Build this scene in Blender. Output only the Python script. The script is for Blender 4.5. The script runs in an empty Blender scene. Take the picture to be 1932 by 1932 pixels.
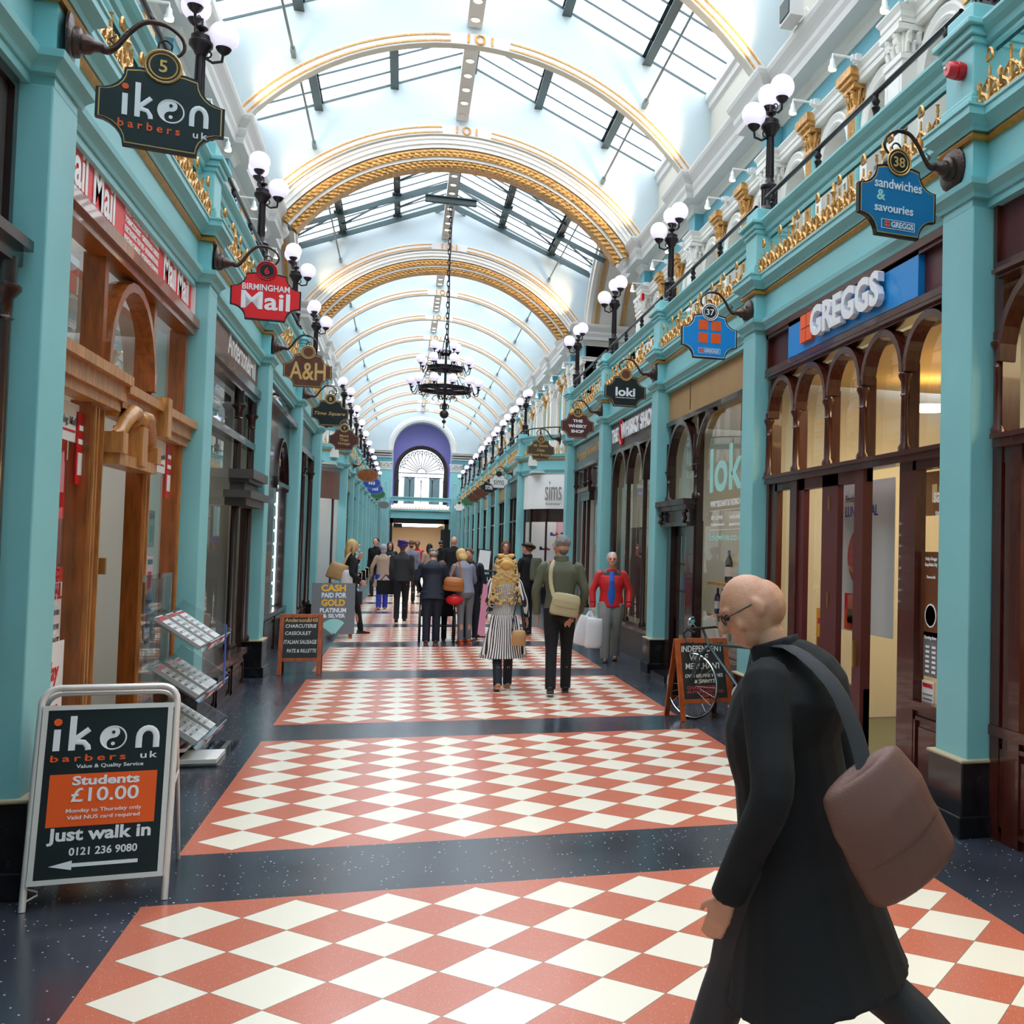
import bpy, math, random
from mathutils import Matrix, Vector
random.seed(7)
PI=math.pi
SC=bpy.context.scene; COL=SC.collection
# ------------------------------------------------------------------ materials
def L(h):
    h=h.lstrip('#'); c=[int(h[i:i+2],16)/255 for i in (0,2,4)]
    return tuple((x/12.92 if x<=.04045 else ((x+.055)/1.055)**2.4) for x in c)+(1,)
MT={}
def mat(name,col,rough=.5,metal=0,bump=0,bscale=60,var=0,vscale=4,emit=0,ecol=None,spec=.5,coat=0,wood=False,sub=0):
    m=bpy.data.materials.new(name); m.use_nodes=True; nt=m.node_tree; N=nt.nodes; K=nt.links
    b=N['Principled BSDF']; c=L(col) if isinstance(col,str) else col
    b.inputs['Base Color'].default_value=c; b.inputs['Roughness'].default_value=rough; b.inputs['Metallic'].default_value=metal
    b.inputs['Specular IOR Level'].default_value=spec; b.inputs['Coat Weight'].default_value=coat
    tc=N.new('ShaderNodeTexCoord')
    if var or wood:
        n=N.new('ShaderNodeTexNoise'); n.inputs['Scale'].default_value=vscale; n.inputs['Detail'].default_value=5
        if wood:
            mp=N.new('ShaderNodeMapping'); mp.inputs['Scale'].default_value=(9,9,1.2); K.new(tc.outputs['Object'],mp.inputs[0]); K.new(mp.outputs[0],n.inputs['Vector']); var=var or .35
        else: K.new(tc.outputs['Object'],n.inputs['Vector'])
        r=N.new('ShaderNodeValToRGB'); r.color_ramp.elements[0].position=.3; r.color_ramp.elements[1].position=.7
        r.color_ramp.elements[0].color=tuple(x*(1-var) for x in c[:3])+(1,); r.color_ramp.elements[1].color=tuple(min(1,x*(1+var)) for x in c[:3])+(1,)
        K.new(n.outputs['Fac'],r.inputs[0]); K.new(r.outputs[0],b.inputs['Base Color'])
    if bump:
        n2=N.new('ShaderNodeTexNoise'); n2.inputs['Scale'].default_value=bscale; n2.inputs['Detail'].default_value=3; K.new(tc.outputs['Object'],n2.inputs['Vector'])
        bp=N.new('ShaderNodeBump'); bp.inputs['Strength'].default_value=bump; bp.inputs['Distance'].default_value=.01; K.new(n2.outputs['Fac'],bp.inputs['Height']); K.new(bp.outputs[0],b.inputs['Normal'])
    if emit:
        b.inputs['Emission Color'].default_value=(L(ecol) if ecol else c); b.inputs['Emission Strength'].default_value=emit
    MT[name]=m; return m
def glassmat(name,tint='#ffffff',refl=1.0,ior=1.5,dirt=0.0):
    m=bpy.data.materials.new(name); m.use_nodes=True; nt=m.node_tree; N=nt.nodes; K=nt.links
    N.remove(N['Principled BSDF']); o=N['Material Output']
    t=N.new('ShaderNodeBsdfTransparent'); t.inputs[0].default_value=L(tint)
    g=N.new('ShaderNodeBsdfGlossy'); g.inputs['Roughness'].default_value=.01; g.inputs[0].default_value=(refl,refl,refl,1)
    f=N.new('ShaderNodeFresnel'); ge=N.new('ShaderNodeNewGeometry'); mr=N.new('ShaderNodeMapRange'); K.new(ge.outputs['Backfacing'],mr.inputs[0]); mr.inputs[3].default_value=ior; mr.inputs[4].default_value=1/ior; K.new(mr.outputs[0],f.inputs[0])
    x=N.new('ShaderNodeMixShader'); K.new(f.outputs[0],x.inputs[0]); K.new(t.outputs[0],x.inputs[1]); K.new(g.outputs[0],x.inputs[2])
    K.new(x.outputs[0],o.inputs[0]); MT[name]=m
mat('teal','#84c3c6',.45,var=.05,vscale=1.3)
mat('white','#e4e0d9',.55,var=.03,vscale=2); mat('vault','#b5c2c6',.8); mat('cream','#cbc6b8',.55)
mat('tealdark','#5fa3b2',.5); mat('stonebeige','#b3a183',.6); mat('palecornice','#cfccc8',.5)
mat('gold','#c0873a',.38,.55,bump=.3,bscale=90,var=.15,vscale=20); mat('goldpaint','#c99350',.45,.2,bump=.5,bscale=45,var=.3,vscale=25)
mat('leafgold','#cf9a58',.35,.45,bump=1.0,bscale=28,var=.35,vscale=14)
mat('iron','#2b2528',.35,.6,bump=.2,bscale=120); mat('bronze','#4a3a36',.35,.7,bump=.4,bscale=60); mat('steelpaint','#3c4c4e',.4,.3)
mat('rodgrey','#6e7b7e',.4,.5); mat('blackstone','#1b1a1d',.15,var=.4,vscale=12); mat('brass','#b99355',.3,.8)
mat('mahogany','#4a1d15',.25,wood=True,coat=.3); mat('darkwood','#2a1411',.25,wood=True,coat=.3); mat('oak','#8a4a1c',.3,wood=True,coat=.3); mat('oaklight','#b47c43',.35,wood=True)
mat('maroon','#552022',.35,var=.08); mat('greyboard','#4b4543',.4); mat('beigeboard','#a98455',.6,var=.06); mat('greenboard','#4f5f5c',.3); mat('brownboard','#6f4d42',.45,var=.1,vscale=8)
mat('black','#121214',.35); mat('signblack','#16171a',.35); mat('signblue','#1572a8',.35); mat('gregblue','#1a8bd8',.3); mat('signred','#e0151f',.4); mat('signbrown','#5c2f1e',.4,var=.2,vscale=9); mat('signmaroon','#53211d',.4); mat('signolive','#4a3a28',.4)
mat('whitepaint','#f2f1ee',.4); mat('paper','#dcdad6',.6); mat('orange','#f05a12',.45); mat('greyplastic','#cfcbc8',.35); mat('alu','#e6dcd6',.3,.25); mat('letterwhite','#e9e9ec',.4); mat('goldletter','#d3a764',.4,.2); mat('lettergrey','#8b8885',.5)
mat('turqletter','#9fd6cf',.5); mat('yellow','#f6b21b',.45); mat('greycard','#6f6f72',.5); mat('chalkboard','#17181a',.6,var=.3,vscale=8); mat('chalk','#d9d9d6',.8); mat('chalkred','#c0404a',.8); mat('frameorange','#a04a1e',.35,wood=True)
mat('red','#e01b1f',.35); mat('redalarm','#c8101c',.25); mat('pink','#e8b9c4',.5); mat('green','#2f6b43',.5); mat('blue','#2a4fa8',.5); mat('purplewall','#8f86c9',.6)
mat('shopcream','#d8c48f',.6); mat('shopyellow','#d89a28',.55); mat('shopdark','#4a443e',.7); mat('shopwhite','#cfd3d0',.6); mat('shopbrown','#6a3a1a',.5); mat('trayyellow','#b98a2a',.4,bump=.6,bscale=30); mat('shopfloor','#5c6455',.4)
mat('rubber','#1a1a1c',.6); mat('chrome','#d8d8dc',.12,1); mat('globe','#f3ecff',.25,emit=.5,ecol='#f1e6ff'); mat('spotwarm','#fff1d8',.4,emit=9,ecol='#ffe2b0'); mat('warmlamp','#ffd890',.4,emit=6,ecol='#ffcf80'); mat('coollamp','#eef6ff',.4,emit=6,ecol='#f4f8ff')
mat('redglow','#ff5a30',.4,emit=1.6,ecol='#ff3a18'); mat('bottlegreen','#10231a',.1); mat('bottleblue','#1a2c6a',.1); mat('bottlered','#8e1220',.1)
glassmat('glass','#ffffff',1.0); glassmat('roofglass','#ffffff',.25); glassmat('darkglass','#9fa8a6',1.0,1.7); glassmat('acrylic','#f3f6f7',1.0,1.35)
def floor_mat():
    m=bpy.data.materials.new('terrazzo'); m.use_nodes=True; nt=m.node_tree; N=nt.nodes; K=nt.links; b=N['Principled BSDF']
    g=N.new('ShaderNodeNewGeometry'); s=N.new('ShaderNodeSeparateXYZ'); K.new(g.outputs['Position'],s.inputs[0])
    def mth(op,a,b_=None,c=None):
        n=N.new('ShaderNodeMath'); n.operation=op
        for i,v in enumerate((a,b_,c)):
            if v is None: continue
            if isinstance(v,(int,float)): n.inputs[i].default_value=v
            else: K.new(v,n.inputs[i])
        return n.outputs[0]
    w=.4025; top=5.29; pit=4.13
    u=mth('DIVIDE',mth('SUBTRACT',s.outputs[0],-1.03),w)
    yy=mth('SUBTRACT',top+.05+pit*20,s.outputs[1]); yy=mth('MODULO',yy,pit)           # distance below the panel's far edge
    inp=mth('MULTIPLY',mth('LESS_THAN',yy,3.32),mth('MULTIPLY',mth('GREATER_THAN',s.outputs[0],-1.075),mth('LESS_THAN',s.outputs[0],2.645)))
    v=mth('DIVIDE',mth('SUBTRACT',yy,.05),w)
    intile=mth('MULTIPLY',mth('MULTIPLY',mth('GREATER_THAN',v,0),mth('LESS_THAN',v,8)),mth('MULTIPLY',mth('GREATER_THAN',u,0),mth('LESS_THAN',u,9)))
    d=mth('ADD',mth('ABSOLUTE',mth('SUBTRACT',mth('FRACT',u),.5)),mth('ABSOLUTE',mth('SUBTRACT',mth('FRACT',mth('ADD',v,10)),.5)))
    cream=mth('MULTIPLY',mth('LESS_THAN',d,.493),intile)
    line=mth('MULTIPLY',mth('LESS_THAN',mth('ABSOLUTE',mth('SUBTRACT',d,.5)),.006),intile)
    def noise(sc,det=2):
        n=N.new('ShaderNodeTexNoise'); n.inputs['Scale'].default_value=sc; n.inputs['Detail'].default_value=det; K.new(g.outputs['Position'],n.inputs['Vector']); return n.outputs['Fac']
    def ramp(f,*st):
        r=N.new('ShaderNodeValToRGB'); e=r.color_ramp.elements
        while len(e)<len(st): e.new(.5)
        for i,(p,c) in enumerate(st): e[i].position=p; e[i].color=L(c)
        K.new(f,r.inputs[0]); return r.outputs[0]
    fine=noise(230); big=noise(1.1,4)
    vo=N.new('ShaderNodeTexVoronoi'); vo.inputs['Scale'].default_value=38; K.new(g.outputs['Position'],vo.inputs['Vector'])
    wn=N.new('ShaderNodeSeparateColor'); K.new(vo.outputs['Color'],wn.inputs[0])
    chip=mth('MULTIPLY',mth('LESS_THAN',vo.outputs['Distance'],.16),mth('GREATER_THAN',wn.outputs[0],.72))
    vo2=N.new('ShaderNodeTexVoronoi'); vo2.inputs['Scale'].default_value=120; K.new(g.outputs['Position'],vo2.inputs['Vector'])
    wn2=N.new('ShaderNodeSeparateColor'); K.new(vo2.outputs['Color'],wn2.inputs[0])
    chip2=mth('MULTIPLY',mth('LESS_THAN',vo2.outputs['Distance'],.3),mth('GREATER_THAN',wn2.outputs[1],.78))
    dark=ramp(big,(.3,'#2b2e36'),(.7,'#3b404b')); red=ramp(fine,(.3,'#b45a42'),(.7,'#d07a60')); crm=ramp(fine,(.3,'#e9dec9'),(.7,'#f4ebda'))
    def mix(f,a,b_):
        n=N.new('ShaderNodeMix'); n.data_type='RGBA'; K.new(f,n.inputs[0])
        for i,x in ((6,a),(7,b_)):
            if isinstance(x,str): n.inputs[i].default_value=L(x)
            else: K.new(x,n.inputs[i])
        return n.outputs[2]
    dk=mix(chip,dark,'#c3c8cf'); rd=mix(chip2,red,'#d9917c'); c=mix(inp,dk,rd); c=mix(cream,c,crm); c=mix(line,c,'#7d7262')
    K.new(c,b.inputs['Base Color']); rr=mth('ADD',mth('MULTIPLY',big,.18),.12); K.new(rr,b.inputs['Roughness']); b.inputs['Specular IOR Level'].default_value=.5
    MT['terrazzo']=m
floor_mat()
def stripe_mat():
    m=bpy.data.materials.new('stripes'); m.use_nodes=True; nt=m.node_tree; N=nt.nodes; K=nt.links; b=N['Principled BSDF']
    tc=N.new('ShaderNodeTexCoord'); w=N.new('ShaderNodeSeparateXYZ'); K.new(tc.outputs['Object'],w.inputs[0])
    def mth(op,a,v):
        n=N.new('ShaderNodeMath'); n.operation=op; K.new(a,n.inputs[0])
        if isinstance(v,(int,float)): n.inputs[1].default_value=v
        else: K.new(v,n.inputs[1])
        return n.outputs[0]
    an=mth('ARCTAN2',w.outputs[0],w.outputs[1])
    s=mth('GREATER_THAN',mth('FRACT',mth('ADD',mth('MULTIPLY',an,46/6.2832),100.25),0),.52)
    x=N.new('ShaderNodeMix'); x.data_type='RGBA'; K.new(s,x.inputs[0]); x.inputs[6].default_value=L('#e9e2dd'); x.inputs[7].default_value=L('#1a1d2c'); K.new(x.outputs[2],b.inputs['Base Color']); b.inputs['Roughness'].default_value=.7
    MT['stripes']=m
stripe_mat()
for n_,c_,r_ in (('skin','#c99072',.5),('skinpink','#d69a86',.5),('skinbrown','#8a5a42',.5),('coatblack','#0b0a0c',.9),('coatblack2','#121115',.9),('navy','#141a2b',.7),('charcoal','#2a292c',.75),('olive','#5a5c48',.75),('khaki','#a39270',.75),('beigecoat','#b79a86',.75),('trouserblue','#2433a0',.7),('greyblazer','#7f8090',.75),('greytrouser','#6f6c70',.75),('lightgrey','#8c8a86',.75),('redjacket','#c81a1e',.6),('tshirt','#1d5bb4',.7),('hairgrey','#75706c',.8),('hairwhite','#b9b4ae',.8),('hairblonde','#c9a468',.7),('hairbrown','#5e3f2a',.7),('hairblack','#191516',.6),('turban','#3a2470',.7),('tanleather','#a8622a',.5),('tanbag','#b98d5c',.5),('brownbag','#6a463c',.55),('canvasbag','#b0a27c',.8),('whiteplastic','#dcd6d6',.35),('pinkscarf','#d58ba6',.8),('shoetan','#b07c5c',.5),('shoeorange','#d8501c',.5),('shoebrown','#7a3f22',.4),('shoeblack','#121113',.4),('strawhat','#d9a65c',.7),('scarfgrey','#a9a3a6',.8)): mat(n_,c_,r_,bump=.15,bscale=150)
# ------------------------------------------------------------------ mesh builder
class MB:
    def __init__(s,T=None): s.v=[];s.f=[];s.T=T;s.uv=None
    def add(s,vs,fs,M=None):
        o=len(s.v)
        for p in vs:
            p=Vector(p)
            if M is not None: p=M@p
            if s.T is not None: p=s.T@p
            s.v.append(p[:])
        s.f+=[tuple(i+o for i in f) for f in fs]; return s
    def box(s,x0,x1,y0,y1,z0,z1,M=None):
        vs=[(x,y,z) for x in (x0,x1) for y in (y0,y1) for z in (z0,z1)]
        return s.add(vs,[(0,1,3,2),(4,6,7,5),(0,4,5,1),(2,3,7,6),(0,2,6,4),(1,5,7,3)],M)
    def quad(s,*p): return s.add(p,[tuple(range(len(p)))])
    def prism(s,pts,z0,z1,M=None):          # outline in x,y ; extruded in z
        n=len(pts); vs=[(a,b,z0) for a,b in pts]+[(a,b,z1) for a,b in pts]
        return s.add(vs,[tuple(range(n))[::-1],tuple(range(n,2*n))]+[(i,(i+1)%n,(i+1)%n+n,i+n) for i in range(n)],M)
    def lathe(s,prof,c=(0,0,0),n=14,M=None):
        vs=[];fs=[]
        for r,z in prof:
            for i in range(n):
                a=2*PI*i/n; vs.append((c[0]+r*math.cos(a),c[1]+r*math.sin(a),c[2]+z))
        m=len(prof)
        for j in range(m-1):
            for i in range(n): fs.append((j*n+i,j*n+(i+1)%n,(j+1)*n+(i+1)%n,(j+1)*n+i))
        fs.append(tuple(range(n))[::-1]); fs.append(tuple((m-1)*n+i for i in range(n)))
        return s.add(vs,fs,M)
    def sphere(s,c,r,n=14,k=8,sc=(1,1,1),M=None):
        pr=[(r*math.sin(PI*j/k)+1e-5,-r*math.cos(PI*j/k)) for j in range(k+1)]
        vs=[];fs=[]
        for rr,z in pr:
            for i in range(n):
                a=2*PI*i/n; vs.append((c[0]+rr*math.cos(a)*sc[0],c[1]+rr*math.sin(a)*sc[1],c[2]+z*sc[2]))
        for j in range(k):
            for i in range(n): fs.append((j*n+i,j*n+(i+1)%n,(j+1)*n+(i+1)%n,(j+1)*n+i))
        return s.add(vs,fs,M)
    def tube(s,path,r,n=6,M=None,closed=False):
        P=[Vector(p) for p in path]; m=len(P); R=r if isinstance(r,(list,tuple)) else [r]*m
        vs=[];fs=[];up=None
        for i,p in enumerate(P):
            a=P[(i-1)%m] if (closed or i>0) else P[i]; b=P[(i+1)%m] if (closed or i<m-1) else P[i]
            t=(b-a).normalized() if (b-a).length>1e-9 else Vector((0,0,1))
            if up is None: up=Vector((0,0,1)) if abs(t.z)<.9 else Vector((1,0,0))
            x=t.cross(up)
            if x.length<1e-4: x=t.cross(Vector((.3,1,.2)))
            x.normalize(); y=x.cross(t); up=y
            for k in range(n):
                an=2*PI*k/n; vs.append(p+(x*math.cos(an)+y*math.sin(an))*R[i])
        for i in range(m if closed else m-1):
            j=(i+1)%m
            for k in range(n): fs.append((i*n+k,i*n+(k+1)%n,j*n+(k+1)%n,j*n+k))
        if not closed: fs+= [tuple(range(n))[::-1],tuple((m-1)*n+k for k in range(n))]
        return s.add(vs,fs,M)
    def bar(s,a,b,w,h=None,M=None):
        a=Vector(a);b=Vector(b);h=h or w;t=(b-a).normalized();u=Vector((0,0,1)) if abs(t.z)<.95 else Vector((0,1,0))
        x=t.cross(u).normalized();y=x.cross(t)
        vs=[p+x*i*w/2+y*j*h/2 for p in (a,b) for i,j in ((-1,-1),(1,-1),(1,1),(-1,1))]
        return s.add(vs,[(3,2,1,0),(4,5,6,7),(0,1,5,4),(1,2,6,5),(2,3,7,6),(3,0,4,7)],M)
    def sweep(s,path,prof,M=None):           # plan path (x,y), profile (out,z); out is to the left of travel
        n=len(path);m=len(prof);vs=[];fs=[]
        def nr(a,b):
            dx,dy=b[0]-a[0],b[1]-a[1];l=math.hypot(dx,dy) or 1;return (-dy/l,dx/l)
        for i,p in enumerate(path):
            ns=[]
            if i>0: ns.append(nr(path[i-1],p))
            if i<n-1: ns.append(nr(p,path[i+1]))
            if len(ns)==1: q=ns[0]
            else:
                d=1+ns[0][0]*ns[1][0]+ns[0][1]*ns[1][1]
                q=((ns[0][0]+ns[1][0])/max(d,.2),(ns[0][1]+ns[1][1])/max(d,.2))
            for o,z in prof: vs.append((p[0]+q[0]*o,p[1]+q[1]*o,z))
        for i in range(n-1):
            for j in range(m-1): fs.append((i*m+j,i*m+j+1,(i+1)*m+j+1,(i+1)*m+j))
        fs.append(tuple(range(m))); fs.append(tuple((n-1)*m+j for j in range(m))[::-1])
        return s.add(vs,fs,M)
    def build(s,name,m,parent=None,smooth=False,kind=None,label=None,cat=None,group=None,loc=None):
        me=bpy.data.meshes.new(name); 
        vs=s.v
        if loc is not None: vs=[(a-loc[0],b-loc[1],c-loc[2]) for a,b,c in vs]
        me.from_pydata(vs,[],s.f); me.materials.append(MT[m]); me.update()
        if smooth:
            me.polygons.foreach_set('use_smooth',[True]*len(me.polygons)); me.set_sharp_from_angle(angle=math.radians(40 if smooth is True else smooth))
        o=bpy.data.objects.new(name,me); COL.objects.link(o)
        if parent is not None: o.parent=parent; 
        if loc is not None: o.location=loc
        tag(o,label,cat,group,kind); return o
def tag(o,label=None,cat=None,group=None,kind=None):
    if label: o['label']=label
    if cat: o['category']=cat
    if group: o['group']=group
    if kind: o['kind']=kind
    return o
def empty(name,label=None,cat=None,group=None,kind=None,loc=(0,0,0),rz=0):
    o=bpy.data.objects.new(name,None); COL.objects.link(o); o.location=loc; o.rotation_euler=(0,0,rz); o.empty_display_size=.1
    return tag(o,label,cat,group,kind)
def dup(o,parent=None):
    c=o.copy(); COL.objects.link(c)
    if parent is not None: c.parent=parent
    for ch in list(KIDS.get(o.name,())) : pass
    return c
KIDS={}
def copytree(o,kids,parent=None):
    c=o.copy(); COL.objects.link(c); c.parent=parent
    for k in kids.get(o,[]): copytree(k,kids,c)
    return c
def kidmap(root):
    d={}
    def rec(o):
        d[o]=[x for x in bpy.data.objects if x.parent==o]
        for k in d[o]: rec(k)
    rec(root); return d
# text: evaluated curve turned into a mesh, fitted to a width and a height, put in a frame (u right, v up, n out)
_DG=None
_TC={}
def textmesh(t,bold=0,ext=.02,shear=0,sp=1):
    k=(t,bold,ext,shear,sp)
    if k in _TC: return _TC[k]
    cu=bpy.data.curves.new('t','FONT'); cu.body=t; cu.size=1; cu.offset=bold; cu.extrude=ext; cu.resolution_u=3; cu.align_x='LEFT'; cu.shear=shear; cu.space_character=sp
    o=bpy.data.objects.new('t',cu); COL.objects.link(o); dg=bpy.context.evaluated_depsgraph_get(); dg.update(); me=o.evaluated_get(dg).to_mesh()
    vs=[tuple(v.co) for v in me.vertices]; fs=[tuple(p.vertices) for p in me.polygons]; o.to_mesh_clear(); bpy.data.objects.remove(o); bpy.data.curves.remove(cu)
    _TC[k]=(vs,fs); return vs,fs
def text(mb,t,F,x,y,w=None,h=None,bold=.012,ext=.004,shear=0,align='C',sp=1,curve=None):
    """t inside frame F centred on (x,y) (or from x when align is L) and made w wide / h tall (cap height of the line)"""
    vs,fs=textmesh(t,bold,1,shear,sp)
    if not vs: return
    x0=min(v[0] for v in vs);x1=max(v[0] for v in vs);y0=min(v[1] for v in vs);y1=max(v[1] for v in vs)
    sx=(w/(x1-x0)) if w else (h/(y1-y0)); sy=(h/(y1-y0)) if h else sx
    ox=x-(0 if align=='L' else (x1-x0)*sx/2)
    mb.add([F@Vector(((v[0]-x0)*sx+ox,(v[1]-(y0+y1)/2)*sy+y,(v[2]+1)*ext/2)) for v in vs],fs)
def frame(o,u,v,n=None):
    u=Vector(u);v=Vector(v);n=Vector(n) if n else u.cross(v)
    return Matrix(((u.x,v.x,n.x,o[0]),(u.y,v.y,n.y,o[1]),(u.z,v.z,n.z,o[2]),(0,0,0,1)))
# ------------------------------------------------------------------ measured layout
XC=.78; XU=.95; PIT=4.13
G=[5.77+PIT*k for k in range(-3,5)]                # pillar centres, near range (index 3 = the first pillars in view)
GF=[32.35+PIT*k for k in range(0,10)]              # beyond the crossing
Y0=-7.5; YE=73.0
def sx(side,x): return x if side>0 else 2*XC-x      # right-hand coordinate mirrored to the left side
def ux(side,x): return x if side>0 else 2*XU-x
ORD={0:'first',1:'second',2:'third',3:'fourth',4:'fifth',5:'sixth',6:'seventh',7:'eighth',8:'ninth',9:'tenth',10:'eleventh',11:'twelfth',12:'thirteenth',13:'fourteenth',14:'fifteenth',15:'sixteenth',16:'seventeenth',17:'eighteenth'}
SN={1:'right',-1:'left'}
# ------------------------------------------------------------------ shell
KS='structure'
MB().box(-9,11,-3.2,YE+20,-.1,0).build('floor','terrazzo',kind=KS)
def path(side,f,base,out,w,ys,ya,yb,pre=(),post=()):
    p=[(f(side,base),ya)]
    for y in ys:
        if ya<y-w/2 and y+w/2<yb: p+=[(f(side,base),y-w/2),(f(side,base-out),y-w/2),(f(side,base-out),y+w/2),(f(side,base),y+w/2)]
    p.append((f(side,base),yb)); p=[(f(side,a),b) for a,b in pre]+p+[(f(side,a),b) for a,b in post]
    return p if side>0 else p[::-1]
NEAR=[g for g in G if g>-2.6]; RIBG=[g for g in G[2:7]]
CURVE=[(6.6,30.0),(5.2,30.05),(4.45,30.35),(3.9,30.8),(3.5,31.4)]
def nf(side,base,out,w,dx=0):            # near and far stretches of a moulding at shop level
    a=path(side,sx,base,out,w,G,-3.1,22.75,post=[(6.6,22.75)])
    b=path(side,sx,base,out,w,GF,32.02,YE,pre=[(x+dx,y) for x,y in CURVE])
    return a,b
def gnf(side,base,out,w):
    ys=[g for g in G]; yf=[32.9+PIT*k for k in range(0,10)]
    a=path(side,ux,base,out,w,ys,-3.1,23.5,post=[(8.6,23.5)]); b=path(side,ux,base,out,w,yf,31.0,YE,pre=[(8.6,31.0)])
    return a,b
def sweep2(name,ab,prof,m,smooth=False):
    for i,p in enumerate(ab): MB().sweep(p,prof).build(name,m,kind=KS,smooth=smooth)
for s in (1,-1):
    n=SN[s]
    # shop-level entablature
    sweep2('trim_capital_'+n,nf(s,3.30,.10,.42),[(-.1,3.80),(.012,3.80),(.02,3.825),(.03,3.84),(.055,3.865),(.06,3.90),(.0,3.91),(-.1,3.91)],'teal')
    sweep2('wall_fascia_'+n,nf(s,3.30,.10,.36),[(-.1,3.75),(0,3.75),(0,4.2),(-.1,4.2)],'teal')
    sweep2('trim_rope_'+n,nf(s,3.30,.10,.38),[(0,4.15),(.022,4.157),(.03,4.175),(.022,4.193),(0,4.2)],'gold')
    sweep2('trim_cornice_'+n,nf(s,3.30,.10,.40),[(-.1,4.2),(.03,4.2),(.04,4.23),(.075,4.26),(.09,4.27),(.09,4.315),(.1,4.32),(.1,4.335),(-.25,4.34),(-.25,4.2)],'teal')
    # gallery floor slab and shop ceiling
    MB().box(*sorted((sx(s,3.42),ux(s,5.2))),-3.1,22.75,4.0,4.3).box(*sorted((sx(s,3.42),ux(s,5.2))),31.2,YE,4.0,4.3).build('slab_gallery_'+n,'white',kind=KS)
    # balcony beam (upper rail of the balustrade)
    bp=[(-.0,4.73),(.03,4.73),(.03,4.76),(.05,4.77),(.06,4.81),(.09,4.84),(.11,4.87),(.11,4.89),(-.03,4.90),(-.03,4.73)]
    sweep2('beam_balcony_'+n,nf(s,3.33,.0,.36,.03),bp,'teal')
    # gallery entablature
    sweep2('trim_architrave_'+n,gnf(s,4.85,.16,.46),[(-.2,7.10),(0,7.10),(0,7.16),(.015,7.17),(.015,7.22),(.03,7.24),(.05,7.27),(.05,7.29),(-.2,7.30)],'white')
    sweep2('wall_frieze_'+n,gnf(s,4.90,.16,.42),[(-.2,7.29),(0,7.29),(0,7.64),(-.2,7.64)],'tealdark')
    sweep2('trim_crown_'+n,gnf(s,4.88,.16,.44),[(-.2,7.62),(0,7.62),(.02,7.65),(.04,7.69),(.08,7.73),(.09,7.76),(-.2,7.77)],'white')
    sweep2('cornice_'+n,gnf(s,4.9,.12,.62),[(-.3,7.75),(.30,7.75),(.31,7.84),(.34,7.90),(.35,7.95),(.335,7.98),(.36,8.02),(.42,8.10),(.44,8.15),(.44,8.19),(-.3,8.20)],'palecornice')
    # attic wall, curb
    for ya,yb in ((-3.1,22.3),(31.2,YE)):
        MB().box(*sorted((ux(s,5.05),ux(s,5.25))),ya,yb,8.15,9.86).build('wall_attic_'+n,'cream',kind=KS)
        MB().sweep([(ux(s,5.05),ya),(ux(s,5.05),yb)][::s],[(0,9.58),(.05,9.62),(.06,9.72),(.11,9.76),(.12,9.86),(0,9.87)]).build('trim_curb_'+n,'palecornice',kind=KS)
    # outer wall of the shops, and walls between them
    MB().box(*sorted((sx(s,7.4),sx(s,7.5))),-3.1,YE,0,4.3).build('wall_shops_'+n,'shopwhite',kind=KS)
# pillars
def pillar(s,y,lab):
    e=empty('pillar',kind=KS,loc=(sx(s,3.3),y,0)); m=lambda a,b:sorted((sx(s,a)-sx(s,3.3),sx(s,b)-sx(s,3.3)))
    sh=MB().box(*m(3.2,3.42),-.19,.19,.42,3.752).build('shaft','teal',e)
    b=MB().box(*m(3.16,3.42),-.21,.21,0,.44).build('plinth','blackstone',e)
    MB().box(*m(3.13,3.42),-.235,.235,0,.13).prism([(0,0)],0,0) if 0 else None
    MB().box(*m(3.135,3.42),-.23,.23,0,.125).build('plinth_step','blackstone',e)
    p=[(x,y_) for x,y_ in ((m(3.2,3.2)[0],0),)]
    q=MB()
    a,bb=m(3.2,3.42)
    q.box(*m(3.15,3.42),-.22,.22,.43,.452)
    q.build('plinth_cap','stonebeige',e)
    MB().box(*m(3.17,3.5),-.20,.20,4.34,4.42).box(*m(3.15,3.52),-.22,.22,4.33,4.36).box(*m(3.18,3.5),-.19,.19,4.42,4.45).build('pedestal_base','teal',e)
    MB().box(*m(3.2,3.54),-.17,.17,4.44,4.78).build('pedestal_die','teal',e)
    MB().box(*m(3.18,3.56),-.19,.19,4.76,4.80).box(*m(3.16,3.58),-.21,.21,4.80,4.85).box(*m(3.13,3.61),-.235,.235,4.85,4.89).box(*m(3.2,3.54),-.165,.165,4.89,5.02).build('pedestal_cap','teal',e)
    for o in kidmap(e)[e]:
        md=o.modifiers.new('b','BEVEL'); md.width=.008; md.segments=2
    return e
for s in (1,-1):
    for y in NEAR[1:]+GF: pillar(s,y,'')
# partition walls between the shops
for s in (1,-1):
    for y in NEAR+GF: MB().box(*sorted((sx(s,3.42),sx(s,7.4))),y-.06,y+.06,0,4.0).build('partition_'+SN[s],'shopwhite',kind=KS)
    MB().box(*sorted((sx(s,3.4),sx(s,7.4))),22.6,22.75,0,4.2).build('partition_'+SN[s],'teal',kind=KS)
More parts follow.
